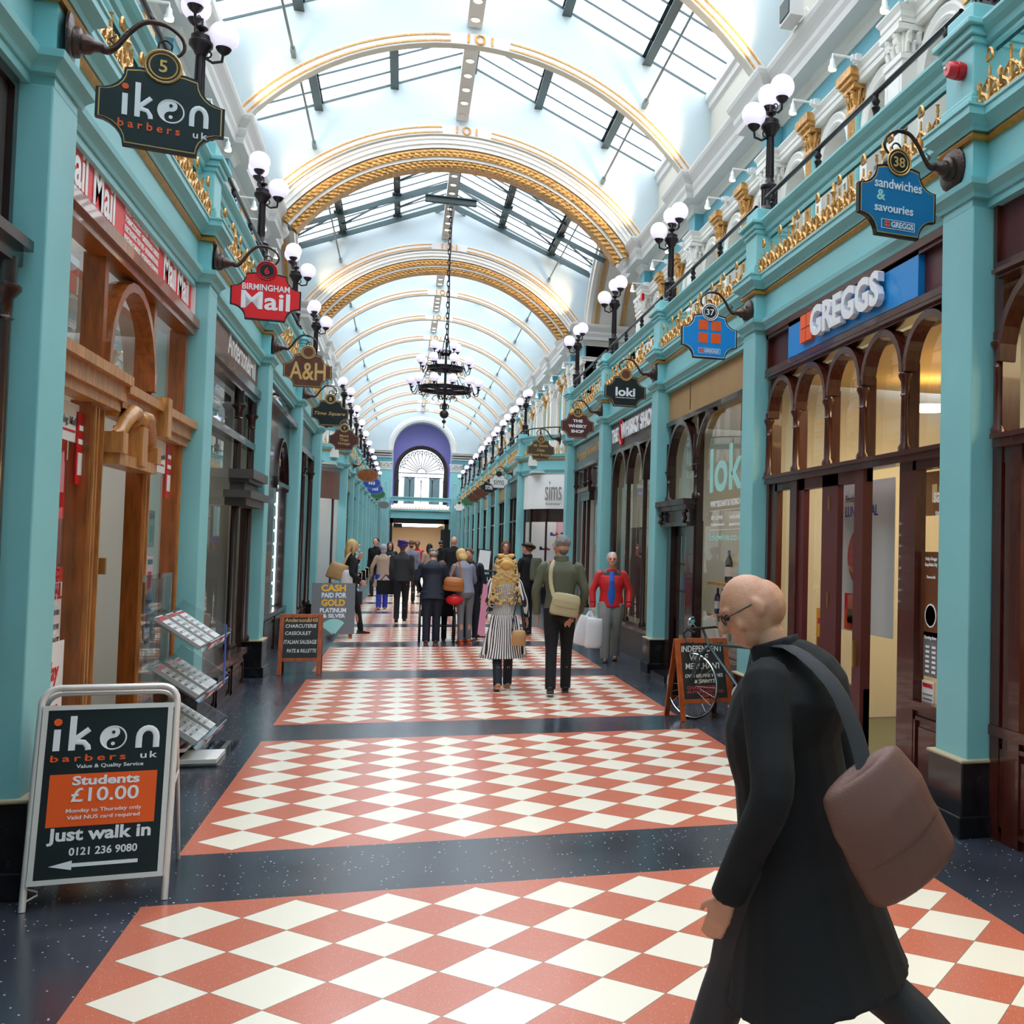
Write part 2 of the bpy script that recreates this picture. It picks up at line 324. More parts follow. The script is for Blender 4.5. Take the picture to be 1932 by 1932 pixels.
# ---------------------------------------------------------------- gallery wall bays
def archwall(mb,F,a0,a1,zs,zt,cens,r,zsp,rev=.25):
    """wall in frame F (a along, b up, c out) with round-headed openings"""
    edges=[a0]+[x for c in cens for x in (c-r,c+r)]+[a1]
    for i in range(0,len(edges),2): mb.add([F@Vector((edges[i],zs,0)),F@Vector((edges[i+1],zs,0)),F@Vector((edges[i+1],zt,0)),F@Vector((edges[i],zt,0))],[(0,1,2,3)])
    N=14
    for c in cens:
        P=[(c-r*math.cos(PI*i/N),zsp+r*math.sin(PI*i/N)) for i in range(N+1)]
        for (x0,z0),(x1,z1) in zip(P,P[1:]):
            mb.add([F@Vector(v) for v in ((x0,z0,0),(x1,z1,0),(x1,zt,0),(x0,zt,0))],[(0,1,2,3)])
            mb.add([F@Vector(v) for v in ((x0,z0,0),(x0,z0,-rev),(x1,z1,-rev),(x1,z1,0))],[(0,1,2,3)])
        for x in (c-r,c+r): mb.add([F@Vector(v) for v in ((x,zs,0),(x,zs,-rev),(x,zsp,-rev),(x,zsp,0))],[(0,1,2,3)])
def archmould(mb,F,c,r,zsp,zs,prof):
    N=16; P=[(c-r,zs,-1,0)]+[(c-r*math.cos(PI*i/N),zsp+r*math.sin(PI*i/N),-math.cos(PI*i/N),math.sin(PI*i/N)) for i in range(N+1)]+[(c+r,zs,1,0)]
    m=len(prof); vs=[F@Vector((a+nx*o,b+nz*o,d)) for a,b,nx,nz in P for o,d in prof]
    mb.add(vs,[(i*m+j,i*m+j+1,(i+1)*m+j+1,(i+1)*m+j) for i in range(len(P)-1) for j in range(m-1)])
def leafcap(mb,x0,x1,y0,y1,z0,z1,out):     # carved leaves of a capital: curled lobes on two faces
    for row,(zz,hh) in enumerate(((z0,.5),(z0+(z1-z0)*.45,.5))):
        for (ax,ay,bx,by,nx,ny) in ((x0,y0,x1,y0,0,-1),(x0,y0,x0,y1,-1,0),(x1,y0,x1,y1,1,0),(x0,y1,x1,y1,0,1)):
            k=3 if row==0 else 2
            for i in range(k):
                t=(i+.5)/k; x=ax+(bx-ax)*t; y=ay+(by-ay)*t; w=math.hypot(bx-ax,by-ay)/k*.55; h=(z1-z0)*hh
                pts=[]
                for j in range(5):
                    u=j/4; o=out*(.15+.9*u**2); pts.append((x+nx*o,y+ny*o,zz+h*math.sin(u*PI*.6)))
                mb.tube(pts,[w*.5,w*.62,w*.6,w*.5,w*.25],5)
def gallery_bay(s,y):
    F=frame((ux(s,4.95),y,0),(0,s*1,0),(0,0,1),(-s,0,0)) if 0 else Matrix(((0,0,-s,ux(s,4.95)),(1,0,0,y),(0,1,0,0),(0,0,0,1)))
    w=MB(); cens=[PIT*(k+.5)/3 for k in range(3)]; archwall(w,F,0,PIT,4.3,7.12,cens,.40,6.52); wall=w.build('wall_gallery_'+SN[s],'white',kind=KS)
    wall.location=(0,0,0)
    mo=MB()
    for c in cens: archmould(mo,F,c,.40,6.52,4.3,[(0,0),(0,.03),(.03,.05),(.06,.035),(.09,.045),(.12,.06),(.15,.05),(.16,0)])
    mo.build('arch_moulding','white',wall,smooth=30)
    bk=MB(); 
    for c in cens: bk.add([F@Vector(v) for v in ((c-.42,4.3,-.25),(c+.42,4.3,-.25),(c+.42,7.0,-.25),(c-.42,7.0,-.25))],[(0,1,2,3)])
    bk.build('niche_back','cream',wall)
    fr=MB()
    for c in cens:
        fr.T=F; fr.box(c-.30,c-.26,4.35,6.3,-.25,-.21); fr.box(c+.26,c+.30,4.35,6.3,-.25,-.21); fr.box(c-.30,c+.30,6.3,6.36,-.25,-.2); fr.box(c-.02,c+.02,4.35,6.3,-.25,-.22)
    fr.build('niche_frame','white',wall)
    pn=MB(); pn.T=F
    for c in cens: pn.box(c-.26,c+.26,4.5,6.3,-.249,-.243)
    pn.build('niche_pane','darkglass',wall)
    # white corinthian pilaster at the start of the bay
    X=lambda a,b:sorted((ux(s,a),ux(s,b)))
    p=MB().box(*X(4.72,4.96),y-.2,y+.2,4.3,6.74).box(*X(4.70,4.96),y-.215,y+.215,6.74,6.80)
    p.box(*X(4.712,4.73),y-.15,y-.13,4.6,6.6).box(*X(4.712,4.73),y+.13,y+.15,4.6,6.6)
    p.box(*X(4.66,4.96),y-.23,y+.23,7.04,7.11).build('pilaster','white',wall)
    cp=MB().box(*X(4.74,4.96),y-.18,y+.18,6.8,7.05); leafcap(cp,X(4.74,4.96)[0],X(4.74,4.96)[1],y-.18,y+.18,6.82,7.03,.07); cp.build('capital','white',wall,smooth=50)
    for k in (1,2):
        yy=y+PIT*k/3
        MB().box(*X(4.85,4.96),yy-.13,yy+.13,4.3,6.82).build('side_pilaster','tealdark' if 0 else 'teal',wall)
        fl=MB()
        for i in range(6): fl.box(*X(4.842,4.86),yy-.105+i*.036,yy-.085+i*.036,4.7,6.72)
        fl.build('flutes','goldpaint',wall)
        g=MB().box(*X(4.86,4.96),yy-.12,yy+.12,6.84,7.06).box(*X(4.83,4.96),yy-.145,yy+.145,6.80,6.85)
        g.box(*X(4.80,4.96),yy-.16,yy+.16,7.05,7.12).box(*X(4.76,4.96),yy-.19,yy+.19,7.12,7.17).box(*X(4.73,4.96),yy-.22,yy+.22,7.17,7.27)
        leafcap(g,X(4.86,4.96)[0],X(4.86,4.96)[1],yy-.12,yy+.12,6.86,7.04,.06); g.build('gold_capital','leafgold',wall,smooth=50)
    return wall
GB={}
for s in (1,-1):
    base=gallery_bay(s,0.0); km=kidmap(base)
    ys=[g for g in G if g>-3]; ys=ys[:-1]+[32.9+PIT*k for k in range(10)]
    for i,y in enumerate(ys):
        if i==0: base.location.y=y
        else:
            c=copytree(base,km); c.location.y=y
    MB().box(*sorted((ux(s,4.95),ux(s,5.2))),22.29,23.5,4.3,7.2).box(*sorted((ux(s,4.95),ux(s,5.2))),31.0,32.9,4.3,7.2).build('wall_gallery_end_'+SN[s],'white',kind=KS)
    X=lambda a,b:sorted((ux(s,a),ux(s,b)))
    for y in (22.45,31.9): 
        q=MB().box(*X(4.72,4.96),y-.3,y+.3,4.3,6.74).box(*X(4.70,4.96),y-.32,y+.32,6.74,6.8).box(*X(4.66,4.96),y-.34,y+.34,7.04,7.11); leafcap(q,*X(4.74,4.96),y-.28,y+.28,6.82,7.03,.07); q.box(*X(4.74,4.96),y-.28,y+.28,6.8,7.05).build('pilaster_crossing','white',kind=KS)
    # transept walls running away from the aisle
    for y,d in ((23.5,-1),(31.0,1)):
        MB().box(*X(4.95,8.6),*sorted((y,y+.2*d)),4.3,8.2).build('wall_transept_'+SN[s],'white',kind=KS)
        for xx in (5.4,7.4):
            q=MB().box(*X(xx,xx+.5),*sorted((y,y-.08*d)),4.3,6.78).box(*X(xx-.03,xx+.53),*sorted((y,y-.1*d)),6.78,6.84); leafcap(q,*X(xx+.02,xx+.48),*sorted((y-.06*d,y)),6.86,7.05,.06); q.build('pilaster_transept','white',kind=KS)
    MB().box(*X(8.6,8.8),23.3,31.2,0,12).build('wall_transept_end_'+SN[s],'white',kind=KS)
    # side arch wall and coffered soffit
    cy=27.25; hs=3.7; R=4.3; zc=8.2-math.sqrt(R*R-hs*hs); N=24
    w=MB(); xa=ux(s,5.0)
    ar=[(cy-hs+2*hs*i/N,) for i in range(N+1)]; ar=[(y[0],zc+math.sqrt(max(0,R*R-(y[0]-cy)**2))) for y in ar]
    for (ya,za),(yb,zb) in zip(ar,ar[1:]): w.add([(xa,ya,za),(xa,yb,zb),(xa,yb,max(zb,9.86)+.3),(xa,ya,max(za,9.86)+.3)],[(0,1,2,3)])
    w.box(*X(5.0,5.2),22.3,23.56,8.15,10.1).box(*X(5.0,5.2),30.94,31.3,8.15,10.1).build('wall_side_arch_'+SN[s],'vault',kind=KS)
    a0=math.asin(hs/R)
    def rings(name,m,x0,x1,r0,r1):
        k=MB()
        q=[(-a0+2*a0*i/N) for i in range(N+1)]
        for a,b in zip(q,q[1:]):
            v=[(ux(s,x),cy+r*math.sin(t),zc+r*math.cos(t)) for t in (a,b) for x,r in ((x0,r0),(x1,r0),(x1,r1),(x0,r1))]
            k.add(v,[(0,1,5,4),(1,2,6,5),(2,3,7,6),(3,0,4,7)])
        k.build(name,m,kind=KS,smooth=20)
    rings('trim_side_arch','white',4.93,5.05,R-.02,R+.3); rings('trim_side_arch_lip','white',4.88,4.95,R+.2,R+.3)
    rings('ceiling_transept','cream',5.0,8.6,R,R+.05)
    for xo in (5.15,6.35,7.5):
        rings('trim_coffer_edge','goldpaint',xo,xo+.08,R-.05,R); rings('trim_coffer_panel','leafgold' if 0 else 'white',xo+.15,xo+.75,R-.02,R); rings('trim_coffer_edge','goldpaint',xo+.8,xo+.88,R-.05,R)
# ---------------------------------------------------------------- vault: diaphragm arches, glazing, purlins
ZR=lambda x:11.66-.434*abs(x-XU)
def diaph(y,big=0,th=.12):
    R=4.59; zc=5.53; hs=3.74; N=36
    m=MB(); q=[XU-hs+2*hs*i/N for i in range(N+1)]; P=[(x,zc+math.sqrt(R*R-(x-XU)**2)) for x in q]
    for (xa,za),(xb,zb) in zip(P,P[1:]):
        for yy in (y,y+th): m.add([(xa,yy,za),(xb,yy,zb),(xb,yy,ZR(xb)),(xa,yy,ZR(xa))],[(0,1,2,3)])
        m.add([(xa,y,za),(xb,y,zb),(xb,y+th,zb),(xa,y+th,za)],[(0,1,2,3)])
    for sg in (-1,1):
        a,b=XU+sg*hs,XU+sg*4.15
        for yy in (y,y+th): m.add([(a,yy,8.19),(b,yy,8.19),(b,yy,ZR(b)),(a,yy,ZR(a))],[(0,1,2,3)])
    w=m.build('ceiling_arch_wall','vault',kind=KS)
    a0=math.asin(hs/R)
    def ring(name,mt,r0,r1,y0,y1,cut=0):
        k=MB(); t=[-a0+2*a0*i/N for i in range(N+1)]
        for a,b in zip(t,t[1:]):
            if cut and abs((a+b)/2)<cut: continue
            v=[(XU+r*math.sin(u),yy,zc+r*math.cos(u)) for u in (a,b) for r,yy in ((r0,y0),(r1,y0),(r1,y1),(r0,y1))]
            k.add(v,[(0,1,5,4),(1,2,6,5),(2,3,7,6),(3,0,4,7)]); 
        t2=t[0]; 
        return k.build(name,mt,w,smooth=20)
    ring('rib_band','palecornice',R-.02,R+.17,y-.07,y+.02); ring('rib_fillet','goldpaint',R+.01,R+.035,y-.085,y-.06,.09); ring('rib_fillet','goldpaint',R+.115,R+.14,y-.085,y-.06,.09)
    ring('rib_soffit','cream',R-.025,R,y-.06,y+th)
    k=MB(); k.tube([(XU+.075*math.cos(a),y-.08,zc+R+.075+.075*math.sin(a)) for a in [2*PI*i/16 for i in range(16)]],.018,6,closed=True)
    for sg in (-1,1): k.box(XU+sg*.2-.015,XU+sg*.2+.015,y-.09,y-.06,zc+R,zc+R+.15)
    k.build('crown_ornament','goldpaint',w)
    if big:
        ring('inner_order','white',R-.28,R,y+.0,y+th+.3); ring('bead','white',R-.10,R-.06,y-.04,y+.02); ring('bead','white',R-.2,R-.17,y-.04,y+.02)
        ring('gold_leaf_band','leafgold',R-.44,R-.30,y+.03,y+.25); ring('inner_fillet','white',R-.50,R-.44,y+.08,y+.4); ring('gold_leaf_band','leafgold',R-.64,R-.50,y+.12,y+.45); 
        lv=MB()
        for rr,yy in ((R-.37,y+.02),(R-.57,y+.1)):
            n=64
            for i in range(n):
                u=-a0+2*a0*(i+.5)/n; 
                for r2,du in ((rr+.03,0),(rr-.03,.02)):
                    lv.sphere((XU+r2*math.sin(u+du),yy,zc+r2*math.cos(u+du)),.045,6,4,(1.3,.5,.7))
        lv.build('leaf_relief','leafgold',w,smooth=50)
    return w
RIBS=[g for g in G if g>-2.6]
RIBS=RIBS[:-1]
FR_=[37.0+PIT*k for k in range(9)]
for y in RIBS: diaph(y)
diaph(22.29,1,.5); diaph(31.2,1,.4)
for y in FR_: diaph(y)
bays=[(a+.3,b) for a,b in zip(RIBS,RIBS[1:]+[22.29])]+[(22.79,31.2)]+[(a+.3,b) for a,b in zip([31.3]+FR_,FR_+[YE])]
ROD=MB
for bi,(ya,yb) in enumerate(bays):
    dome=ya>22.5 and yb<31.5
    gl=MB()
    for sg in (-1,1): gl.add([(XU,ya,11.70),(XU,yb,11.70),(XU+sg*4.3,yb,ZR(XU+4.3)+.04),(XU+sg*4.3,ya,ZR(XU+4.3)+.04)],[(0,1,2,3)])
    gl.build('roof_glazing','roofglass',kind=KS)
    b=MB(); n=max(2,round((yb-ya)/(.59 if not dome else .56))); 
    for i in range(n+1):
        y=ya+(yb-ya)*i/n
        for sg in (-1,1): b.bar((XU,y,11.63),(XU+sg*4.2,y,ZR(XU+4.2)-.03),.022,.035)
    b.build('roof_glazing_bars','steelpaint',kind=KS)
    p=MB()
    for x,z in ((3.84,10.33),(2.40,10.98),(-.5,10.98),(-1.92,10.33)):
        p.box(x-.08,x+.08,ya,yb,z-.09,z-.075).box(x-.08,x+.08,ya,yb,z+.075,z+.09).box(x-.012,x+.012,ya,yb,z-.08,z+.08)
    p.box(XU-.16,XU-.10,ya,yb,11.45,11.65).box(XU+.10,XU+.16,ya,yb,11.45,11.65)
    p.build('beam_purlins','steelpaint',kind=KS)
    for x in (3.8,-1.97):
        r=MB().tube([(x,ya-.1,9.55),(x,yb-.25,9.5)],.022,6); r.box(x-.035,x+.035,yb-.3,yb-.02,9.44,9.53)
        r.build('opening_rod','rodgrey',label='grey window opening rod hanging below the roof glass, %s bay %s the chandelier, %s side'%(ORD[bi] if bi<6 else ORD[bi-6],'before' if bi<6 else 'from',SN[1] if x>0 else SN[-1]),cat='rod',group='roof opening rods')
    st=MB().box(XU-.23,XU+.02,ya+.02,yb-.02,10.42,10.55)
    so=st.build('light_strip','palecornice',label='long white ceiling lighting beam with round spotlights, bay %d along the roof ridge'%(bi+1),cat='light',group='ridge lighting beams')
    n=max(3,int((yb-ya)/.62)); sp=MB(); rg=MB()
    for i in range(n):
        y=ya+(yb-ya)*(i+.5)/n
        (sp if (i*7+bi)%5 else rg).lathe([(.062,0),(.055,.012)],(XU-.105,y,10.405),10)
    for i in range(n):
        y=ya+(yb-ya)*(i+.5)/n; rg.tube([(XU-.105+.075*math.cos(a),y+.075*math.sin(a),10.414) for a in [2*PI*k/12 for k in range(12)]],.01,4,closed=True)
    sp.build('lamp_disc','spotwarm',so); rg.build('lamp_ring','greyplastic',so)
# trusses of the high central bay
t=MB()
for y in (24.6,26.8,29.0,30.9):
    for sg in (-1,1):
        t.bar((XU,y,11.35),(XU+sg*4.15,y,ZR(XU+4.15)-.22),.07,.12)
        xs=[(XU+sg*1.45,10.86),(XU+sg*2.88,10.22),(XU+sg*4.15,9.66)]
        for x,z in xs[:2]:
            t.box(x-.12,x+.12,y-.12,y+.12,z-.02,z+.02)
            for d in (-.9,.9): t.bar((x,y+d,z+.12),(x,y,z-.02),.03)
    for dy in (1.1,):
        for sg in (-1,1):
            t.bar((XU+sg*1.45,y,10.84),(XU+sg*2.88,y+dy,10.2),.04); t.bar((XU+sg*2.88,y,10.2),(XU+sg*4.15,y+dy,9.66),.04); t.bar((XU,y,11.3),(XU+sg*1.45,y+dy,10.84),.04)
t.build('beam_trusses','steelpaint',kind=KS)
# unseen wall added behind the photographer to shut out light from there
MB().box(-4,8,-3.3,-3.1,0,12).build('wall_back_blocker','teal',kind=KS)
# ------------------------------------------------------------------ cresting, handrails
def spiral(cx,cz,r,turn,a0,n=12,sg=1):
    return [(cx+sg*(r*(1-.75*i/n))*math.cos(a0+turn*i/n),cz+(r*(1-.75*i/n))*math.sin(a0+turn*i/n)) for i in range(n+1)]
def crest_mesh(n=16,ln=3.72,tall=(4,8,12)):
    w=ln/n; k=MB(); cr=MB(); P=lambda pts:[(0,a,b) for a,b in pts]
    for i in range(n):
        a=-ln/2+w*(i+.5)
        for sg in (-1,1):
            k.tube(P([(a,.0),(a+sg*.035,.05),(a+sg*.075,.075)]+[(a+sg*.075+x,z) for x,z in spiral(sg*0,.055,.045,4.2,PI/2,8,-sg)]),.014,4)
            k.tube(P([(a+sg*w/2,0),(a+sg*w*.42,.07),(a+sg*w*.2,.12),(a,.15)]),.013,4)
            k.tube(P([(a+sg*.01,.02),(a+sg*.02,.10),(a+sg*.045,.135)]),.009,4)
        k.tube(P([(a,0),(a,.22)]),[.016,.008],5)
        top=.20+(.03 if i%2 else 0)
        if i%2: k.tube(P([(a+.032*math.sin(t)*(1.0),top+.05-.035*math.cos(t)+.012*math.cos(2*t)) for t in [2*PI*q/10 for q in range(10)]]),.010,4,closed=True)
        else: k.lathe([(.006,0),(.014,.02),(.008,.05),(.016,.06)],(0,a,top-.02),6)
        k.tube(P([(a+w/2,0),(a+w/2,.12),(a+w/2-.02,.15)]),.01,4)
        k.lathe([(.014,.11),(.02,.14),(.006,.17)],(0,a+w/2,0),5)
    k.box(-.012,.012,-ln/2,ln/2,0,.02)
    for i in tall:
        a=-ln/2+w*i; k.lathe([(.03,0),(.03,.03),(.014,.05),(.016,.10),(.026,.12),(.014,.15),(.014,.2),(.03,.225),(.012,.25),(.02,.28),(.006,.31)],(0,a,0),8)
    return k
def handrail():
    e=MB().tube([(0,-PIT/2+.16,.245),(0,PIT/2-.16,.245)],.022,8)
    b=MB()
    for a in (-1.72,-.62,.55,1.72): b.lathe([(.035,0),(.035,.04),(.022,.06),(.024,.10),(.036,.13),(.02,.15),(.034,.18),(.018,.21),(.026,.235)],(0,a,0),8)
    return e,b
cm=crest_mesh(); hm,hb=handrail()
c0=r0=None
WHERE={(1,1):'right balcony above the second shop front',}
def nearfar(s,i,far):
    if not far: return '%s balcony, %s bay from the front'%(SN[s],ORD[i])
    return '%s balcony, %s bay beyond the chandelier crossing'%(SN[s],ORD[i])
for s in (1,-1):
    mids=[((a+b)/2,0,i) for i,(a,b) in enumerate(zip(NEAR[1:],NEAR[2:]))]+[((a+b)/2,1,i) for i,(a,b) in enumerate(zip(GF,GF[1:]))]
    for y,far,i in mids:
        if c0 is None:
            c0=cm.build('gold_cresting','leafgold',smooth=50,cat='cresting',group='gold balcony crestings')
            r0=hm.build('handrail','iron',smooth=True,cat='handrail',group='black balcony handrails'); rb=hb.build('balusters','iron',r0,smooth=50); rk={r0:[rb]}
            c,r=c0,r0
        else: c=dup(c0); r=copytree(r0,rk)
        c.location=(sx(s,3.225),y,4.335); r.location=(sx(s,3.30),y,4.885)
        c['label']='gilded scrollwork cresting with hearts on the '+nearfar(s,i,far); r['label']='slim black iron handrail on the '+nearfar(s,i,far)
# curved balcony beyond the crossing: railing and cresting
for s in (1,-1):
    pc=[(6.6,30.0),(5.2,30.05),(4.45,30.35),(3.9,30.8),(3.5,31.4),(3.33,32.1)]
    P=[(sx(s,x),y,5.11) for x,y in pc]; r=MB().tube(P,.02,8); r=r.build('curved_handrail','iron',label='curved black handrail at the %s corner of the crossing'%SN[s],cat='handrail',group='black balcony handrails')
    b=MB()
    for (x0,y0),(x1,y1) in zip(pc[1:],pc[2:]): b.lathe([(.03,0),(.018,.05),(.028,.11),(.016,.13),(.02,.215)],(sx(s,(x0+x1)/2),(y0+y1)/2,4.885),8)
    b.build('balusters','iron',r,smooth=50)
    k=MB()
    for (x0,y0),(x1,y1) in zip(pc,pc[1:]):
        L_=math.hypot(x1-x0,y1-y0); n=int(L_/.16)
        for i in range(n):
            t=(i+.5)/n; x=sx(s,x0+(x1-x0)*t); y=y0+(y1-y0)*t; u=Vector((sx(s,x1)-sx(s,x0),y1-y0,0)).normalized()
            F=frame((x,y,4.335),u,(0,0,1))
            for sg in (-1,1): k.add(*((lambda m:(m.v,m.f))(MB(F).tube([(sg*.07,0,0),(sg*.06,.07,0),(sg*.02,.12,0),(sg*.04,.16,0)],.011,4))))
            k.add(*((lambda m:(m.v,m.f))(MB(F).tube([(0,0,0),(0,.22,0)],.012,4))))
    k.build('curved_cresting','leafgold',label='curved gilded scrollwork cresting at the %s corner of the crossing'%SN[s],cat='cresting',group='gold balcony crestings')
# ------------------------------------------------------------------ lamp posts
def lamppost():
    e=empty('lamp_post',cat='lamp',group='three-globe lamp posts on the balconies')
    MB().lathe([(.10,0),(.10,.03),(.085,.05),(.075,.07),(.075,.23),(.09,.25),(.09,.27),(.05,.30),(.04,.34)],(0,0,0),12).build('base','iron',e,smooth=30)
    q=MB()
    for i in range(10): a=2*PI*i/10; q.box(.072*math.cos(a)-.008,.072*math.cos(a)+.008,.072*math.sin(a)-.008,.072*math.sin(a)+.008,.08,.225)
    for i in range(8): a=2*PI*i/8; q.tube([(.036*math.cos(a),.036*math.sin(a),.36),(.03*math.cos(a),.03*math.sin(a),.74)],.008,4)
    q.build('flutes','iron',e)
    MB().lathe([(.036,.33),(.03,.76),(.045,.77)],(0,0,0),12).build('pole','iron',e,smooth=30)
    MB().lathe([(.04,.75),(.06,.79),(.092,.83),(.092,.86),(.078,.875),(.078,.91),(.03,.92),(.02,.95),(.05,.975),(.05,.985),(.015,1.0),(.012,1.05)],(0,0,0),14).build('bowl','iron',e,smooth=40)
    arm=MB(); cup=MB()
    gl=[(-.17,0,.94),(.07,-.115,1.20),(.03,.13,1.20)]
    for x,y,z in gl:
        d=math.hypot(x,y); ux_,uy=x/d,y/d
        arm.tube([(ux_*.03,uy*.03,z-.2),(ux_*.09,uy*.09,z-.235),(ux_*d*.95,uy*d*.95,z-.215),(ux_*d,uy*d,z-.13)],.012,6)
        arm.tube([(ux_*.05+ux_*.03*math.cos(t),uy*.05+uy*.03*math.cos(t),z-.17+.03*math.sin(t)) for t in [2*PI*i/10 for i in range(10)]],.007,4,closed=True)
        cup.lathe([(.015,-.16),(.045,-.135),(.062,-.105),(.06,-.10)],(x,y,z),12)
    arm.tube([(0,0,.9),(0,0,1.06)],.014,6)
    arm.build('arm','iron',e,smooth=40); cup.build('globe_holder','iron',e,smooth=40)
    for x,y,z in gl: MB().sphere((0,0,0),.116,20,12).build('globe','globe',e,smooth=60).location=(x,y,z)
    return e
lp=lamppost(); lk=kidmap(lp); first=True
for s in (1,-1):
    for far,ys in ((0,NEAR[1:]),(1,GF)):
        for i,y in enumerate(ys):
            o=lp if first else copytree(lp,lk); first=False
            o.location=(sx(s,3.38),y,5.02); o.scale=(1.05,)*3; o.rotation_euler=(0,0,0 if s>0 else PI)
            o['label']='black lamp post with three white globes on the '+('%s balcony, %s from the front'%(SN[s],ORD[i]) if not far else '%s balcony, %s beyond the crossing'%(SN[s],ORD[i]))
# ------------------------------------------------------------------ small spotlights, rib uplights, alarms
def spot():
    e=empty('spotlight',cat='spotlight',group='white spotlights under the gallery cornice')
    MB().box(.14,.22,-.05,.05,-.03,.05).box(.1,.15,-.03,.03,-.02,.04).build('bracket','whitepaint',e)
    MB().tube([(.12,0,.01),(-.13,0,.01),(-.13,0,-.04)],.014,6).build('arm','whitepaint',e)
    MB().lathe([(.02,-.04),(.03,-.06),(.03,-.10),(.05,-.14),(.05,-.17)],(-.13,0,0),12).build('head','whitepaint',e,smooth=40)
    MB().lathe([(.042,-.175),(.04,-.17)],(-.13,0,0),12).build('bulb','spotwarm',e)
    return e
so=spot(); sk=kidmap(so); first=True
for s in (1,-1):
    for i in range(24):
        y=[4.1,6.0,8.25,9.6,10.97,12.25,14.8,16.15,18.86,20.1,22.0,32.3][i] if i<12 else 35.0+(i-12)*2.06
        if y<3: continue
        o=so if first else copytree(so,sk); first=False
        o.location=(ux(s,4.6),y,7.30); o.rotation_euler=(0,0,0 if s>0 else PI)
        o['label']='small white spotlight under the %s gallery cornice, %s from the front'%(SN[s],ORD[i] if i<12 else 'number %d'%(i+1))
for s in (1,-1):
    for i,y in enumerate(RIBS[2:]+[22.29,31.2]+FR_):
        q=MB().box(-.05,.05,-.06,.06,0,.09).box(-.035,.035,-.045,.045,.09,.11)
        q.build('uplight','greyplastic',label='small pale uplight box on the %s cornice at the %s vault rib'%(SN[s],ORD[i]),cat='uplight',group='rib uplights').location=(ux(s,4.62),y-.35,8.2)
        if i<6:
            l=bpy.data.lights.new('rib_uplight_lamp','SPOT'); l.energy=150 if s>0 else 70; l.color=(1,.66,.34); l.spot_size=1.5; l.spot_blend=.9; l.shadow_soft_size=.08
            lo=bpy.data.objects.new('rib_uplight_lamp',l); COL.objects.link(lo); lo.location=(ux(s,4.5),y-.55,8.42)
            d=Vector((ux(s,3.6),y+.05,9.6))-lo.location; lo.rotation_euler=d.to_track_quat('-Z','Y').to_euler()
e=empty('floodlight','square grey floodlight with a dark face on the right cornice above the arches','floodlight',loc=(ux(1,4.5),12.1,8.2))
MB().box(-.22,-.05,-.22,.18,.0,.30).build('housing','greyplastic',e); MB().box(-.235,-.215,-.18,.14,.04,.26).build('lens','steelpaint',e); MB().tube([(0,.1,.2),(.12,.12,.3),(.2,.05,.1),(.1,0,0)],.012,5).build('cable','whitepaint',e); MB().box(-.05,.12,-.03,.03,0,.04).build('bracket','greyplastic',e)
e=empty('fire_alarm','red cylindrical fire alarm sounder on the nearest right teal pillar','alarm',loc=(3.2,5.72,4.63))
M=Matrix.Rotation(-PI/2,4,'Y'); MB().lathe([(.05,0),(.055,.02),(.055,.05),(.048,.055),(.055,.06),(.05,.10),(.04,.115)],(0,0,0),18,M).build('body','redalarm',e,smooth=30); MB().sphere((-.115,.02,.01),.012).build('lamp_lens','whitepaint',e)
MB().box(-.06,0,-.06,.06,-.07,.07).build('wall_alarm','redalarm',label='small red alarm box beside a white capital near the crossing',cat='alarm').location=(4.7,21.9,7.0)
# ------------------------------------------------------------------ chandelier
CY=26.8; CX=.82
e=empty('chandelier','large black iron three-tier chandelier with white globes hanging over the aisle','chandelier',loc=(CX,CY,0))
def ringband(mb,r,z,h,n=40,t=.03):
    mb.lathe([(r,z),(r+.015,z+.01),(r,z+.02),(r,z+h-.02),(r+.02,z+h-.01),(r,z+h),(r-t,z+h),(r-t,z),(r-.001,z)],(0,0,0),n)
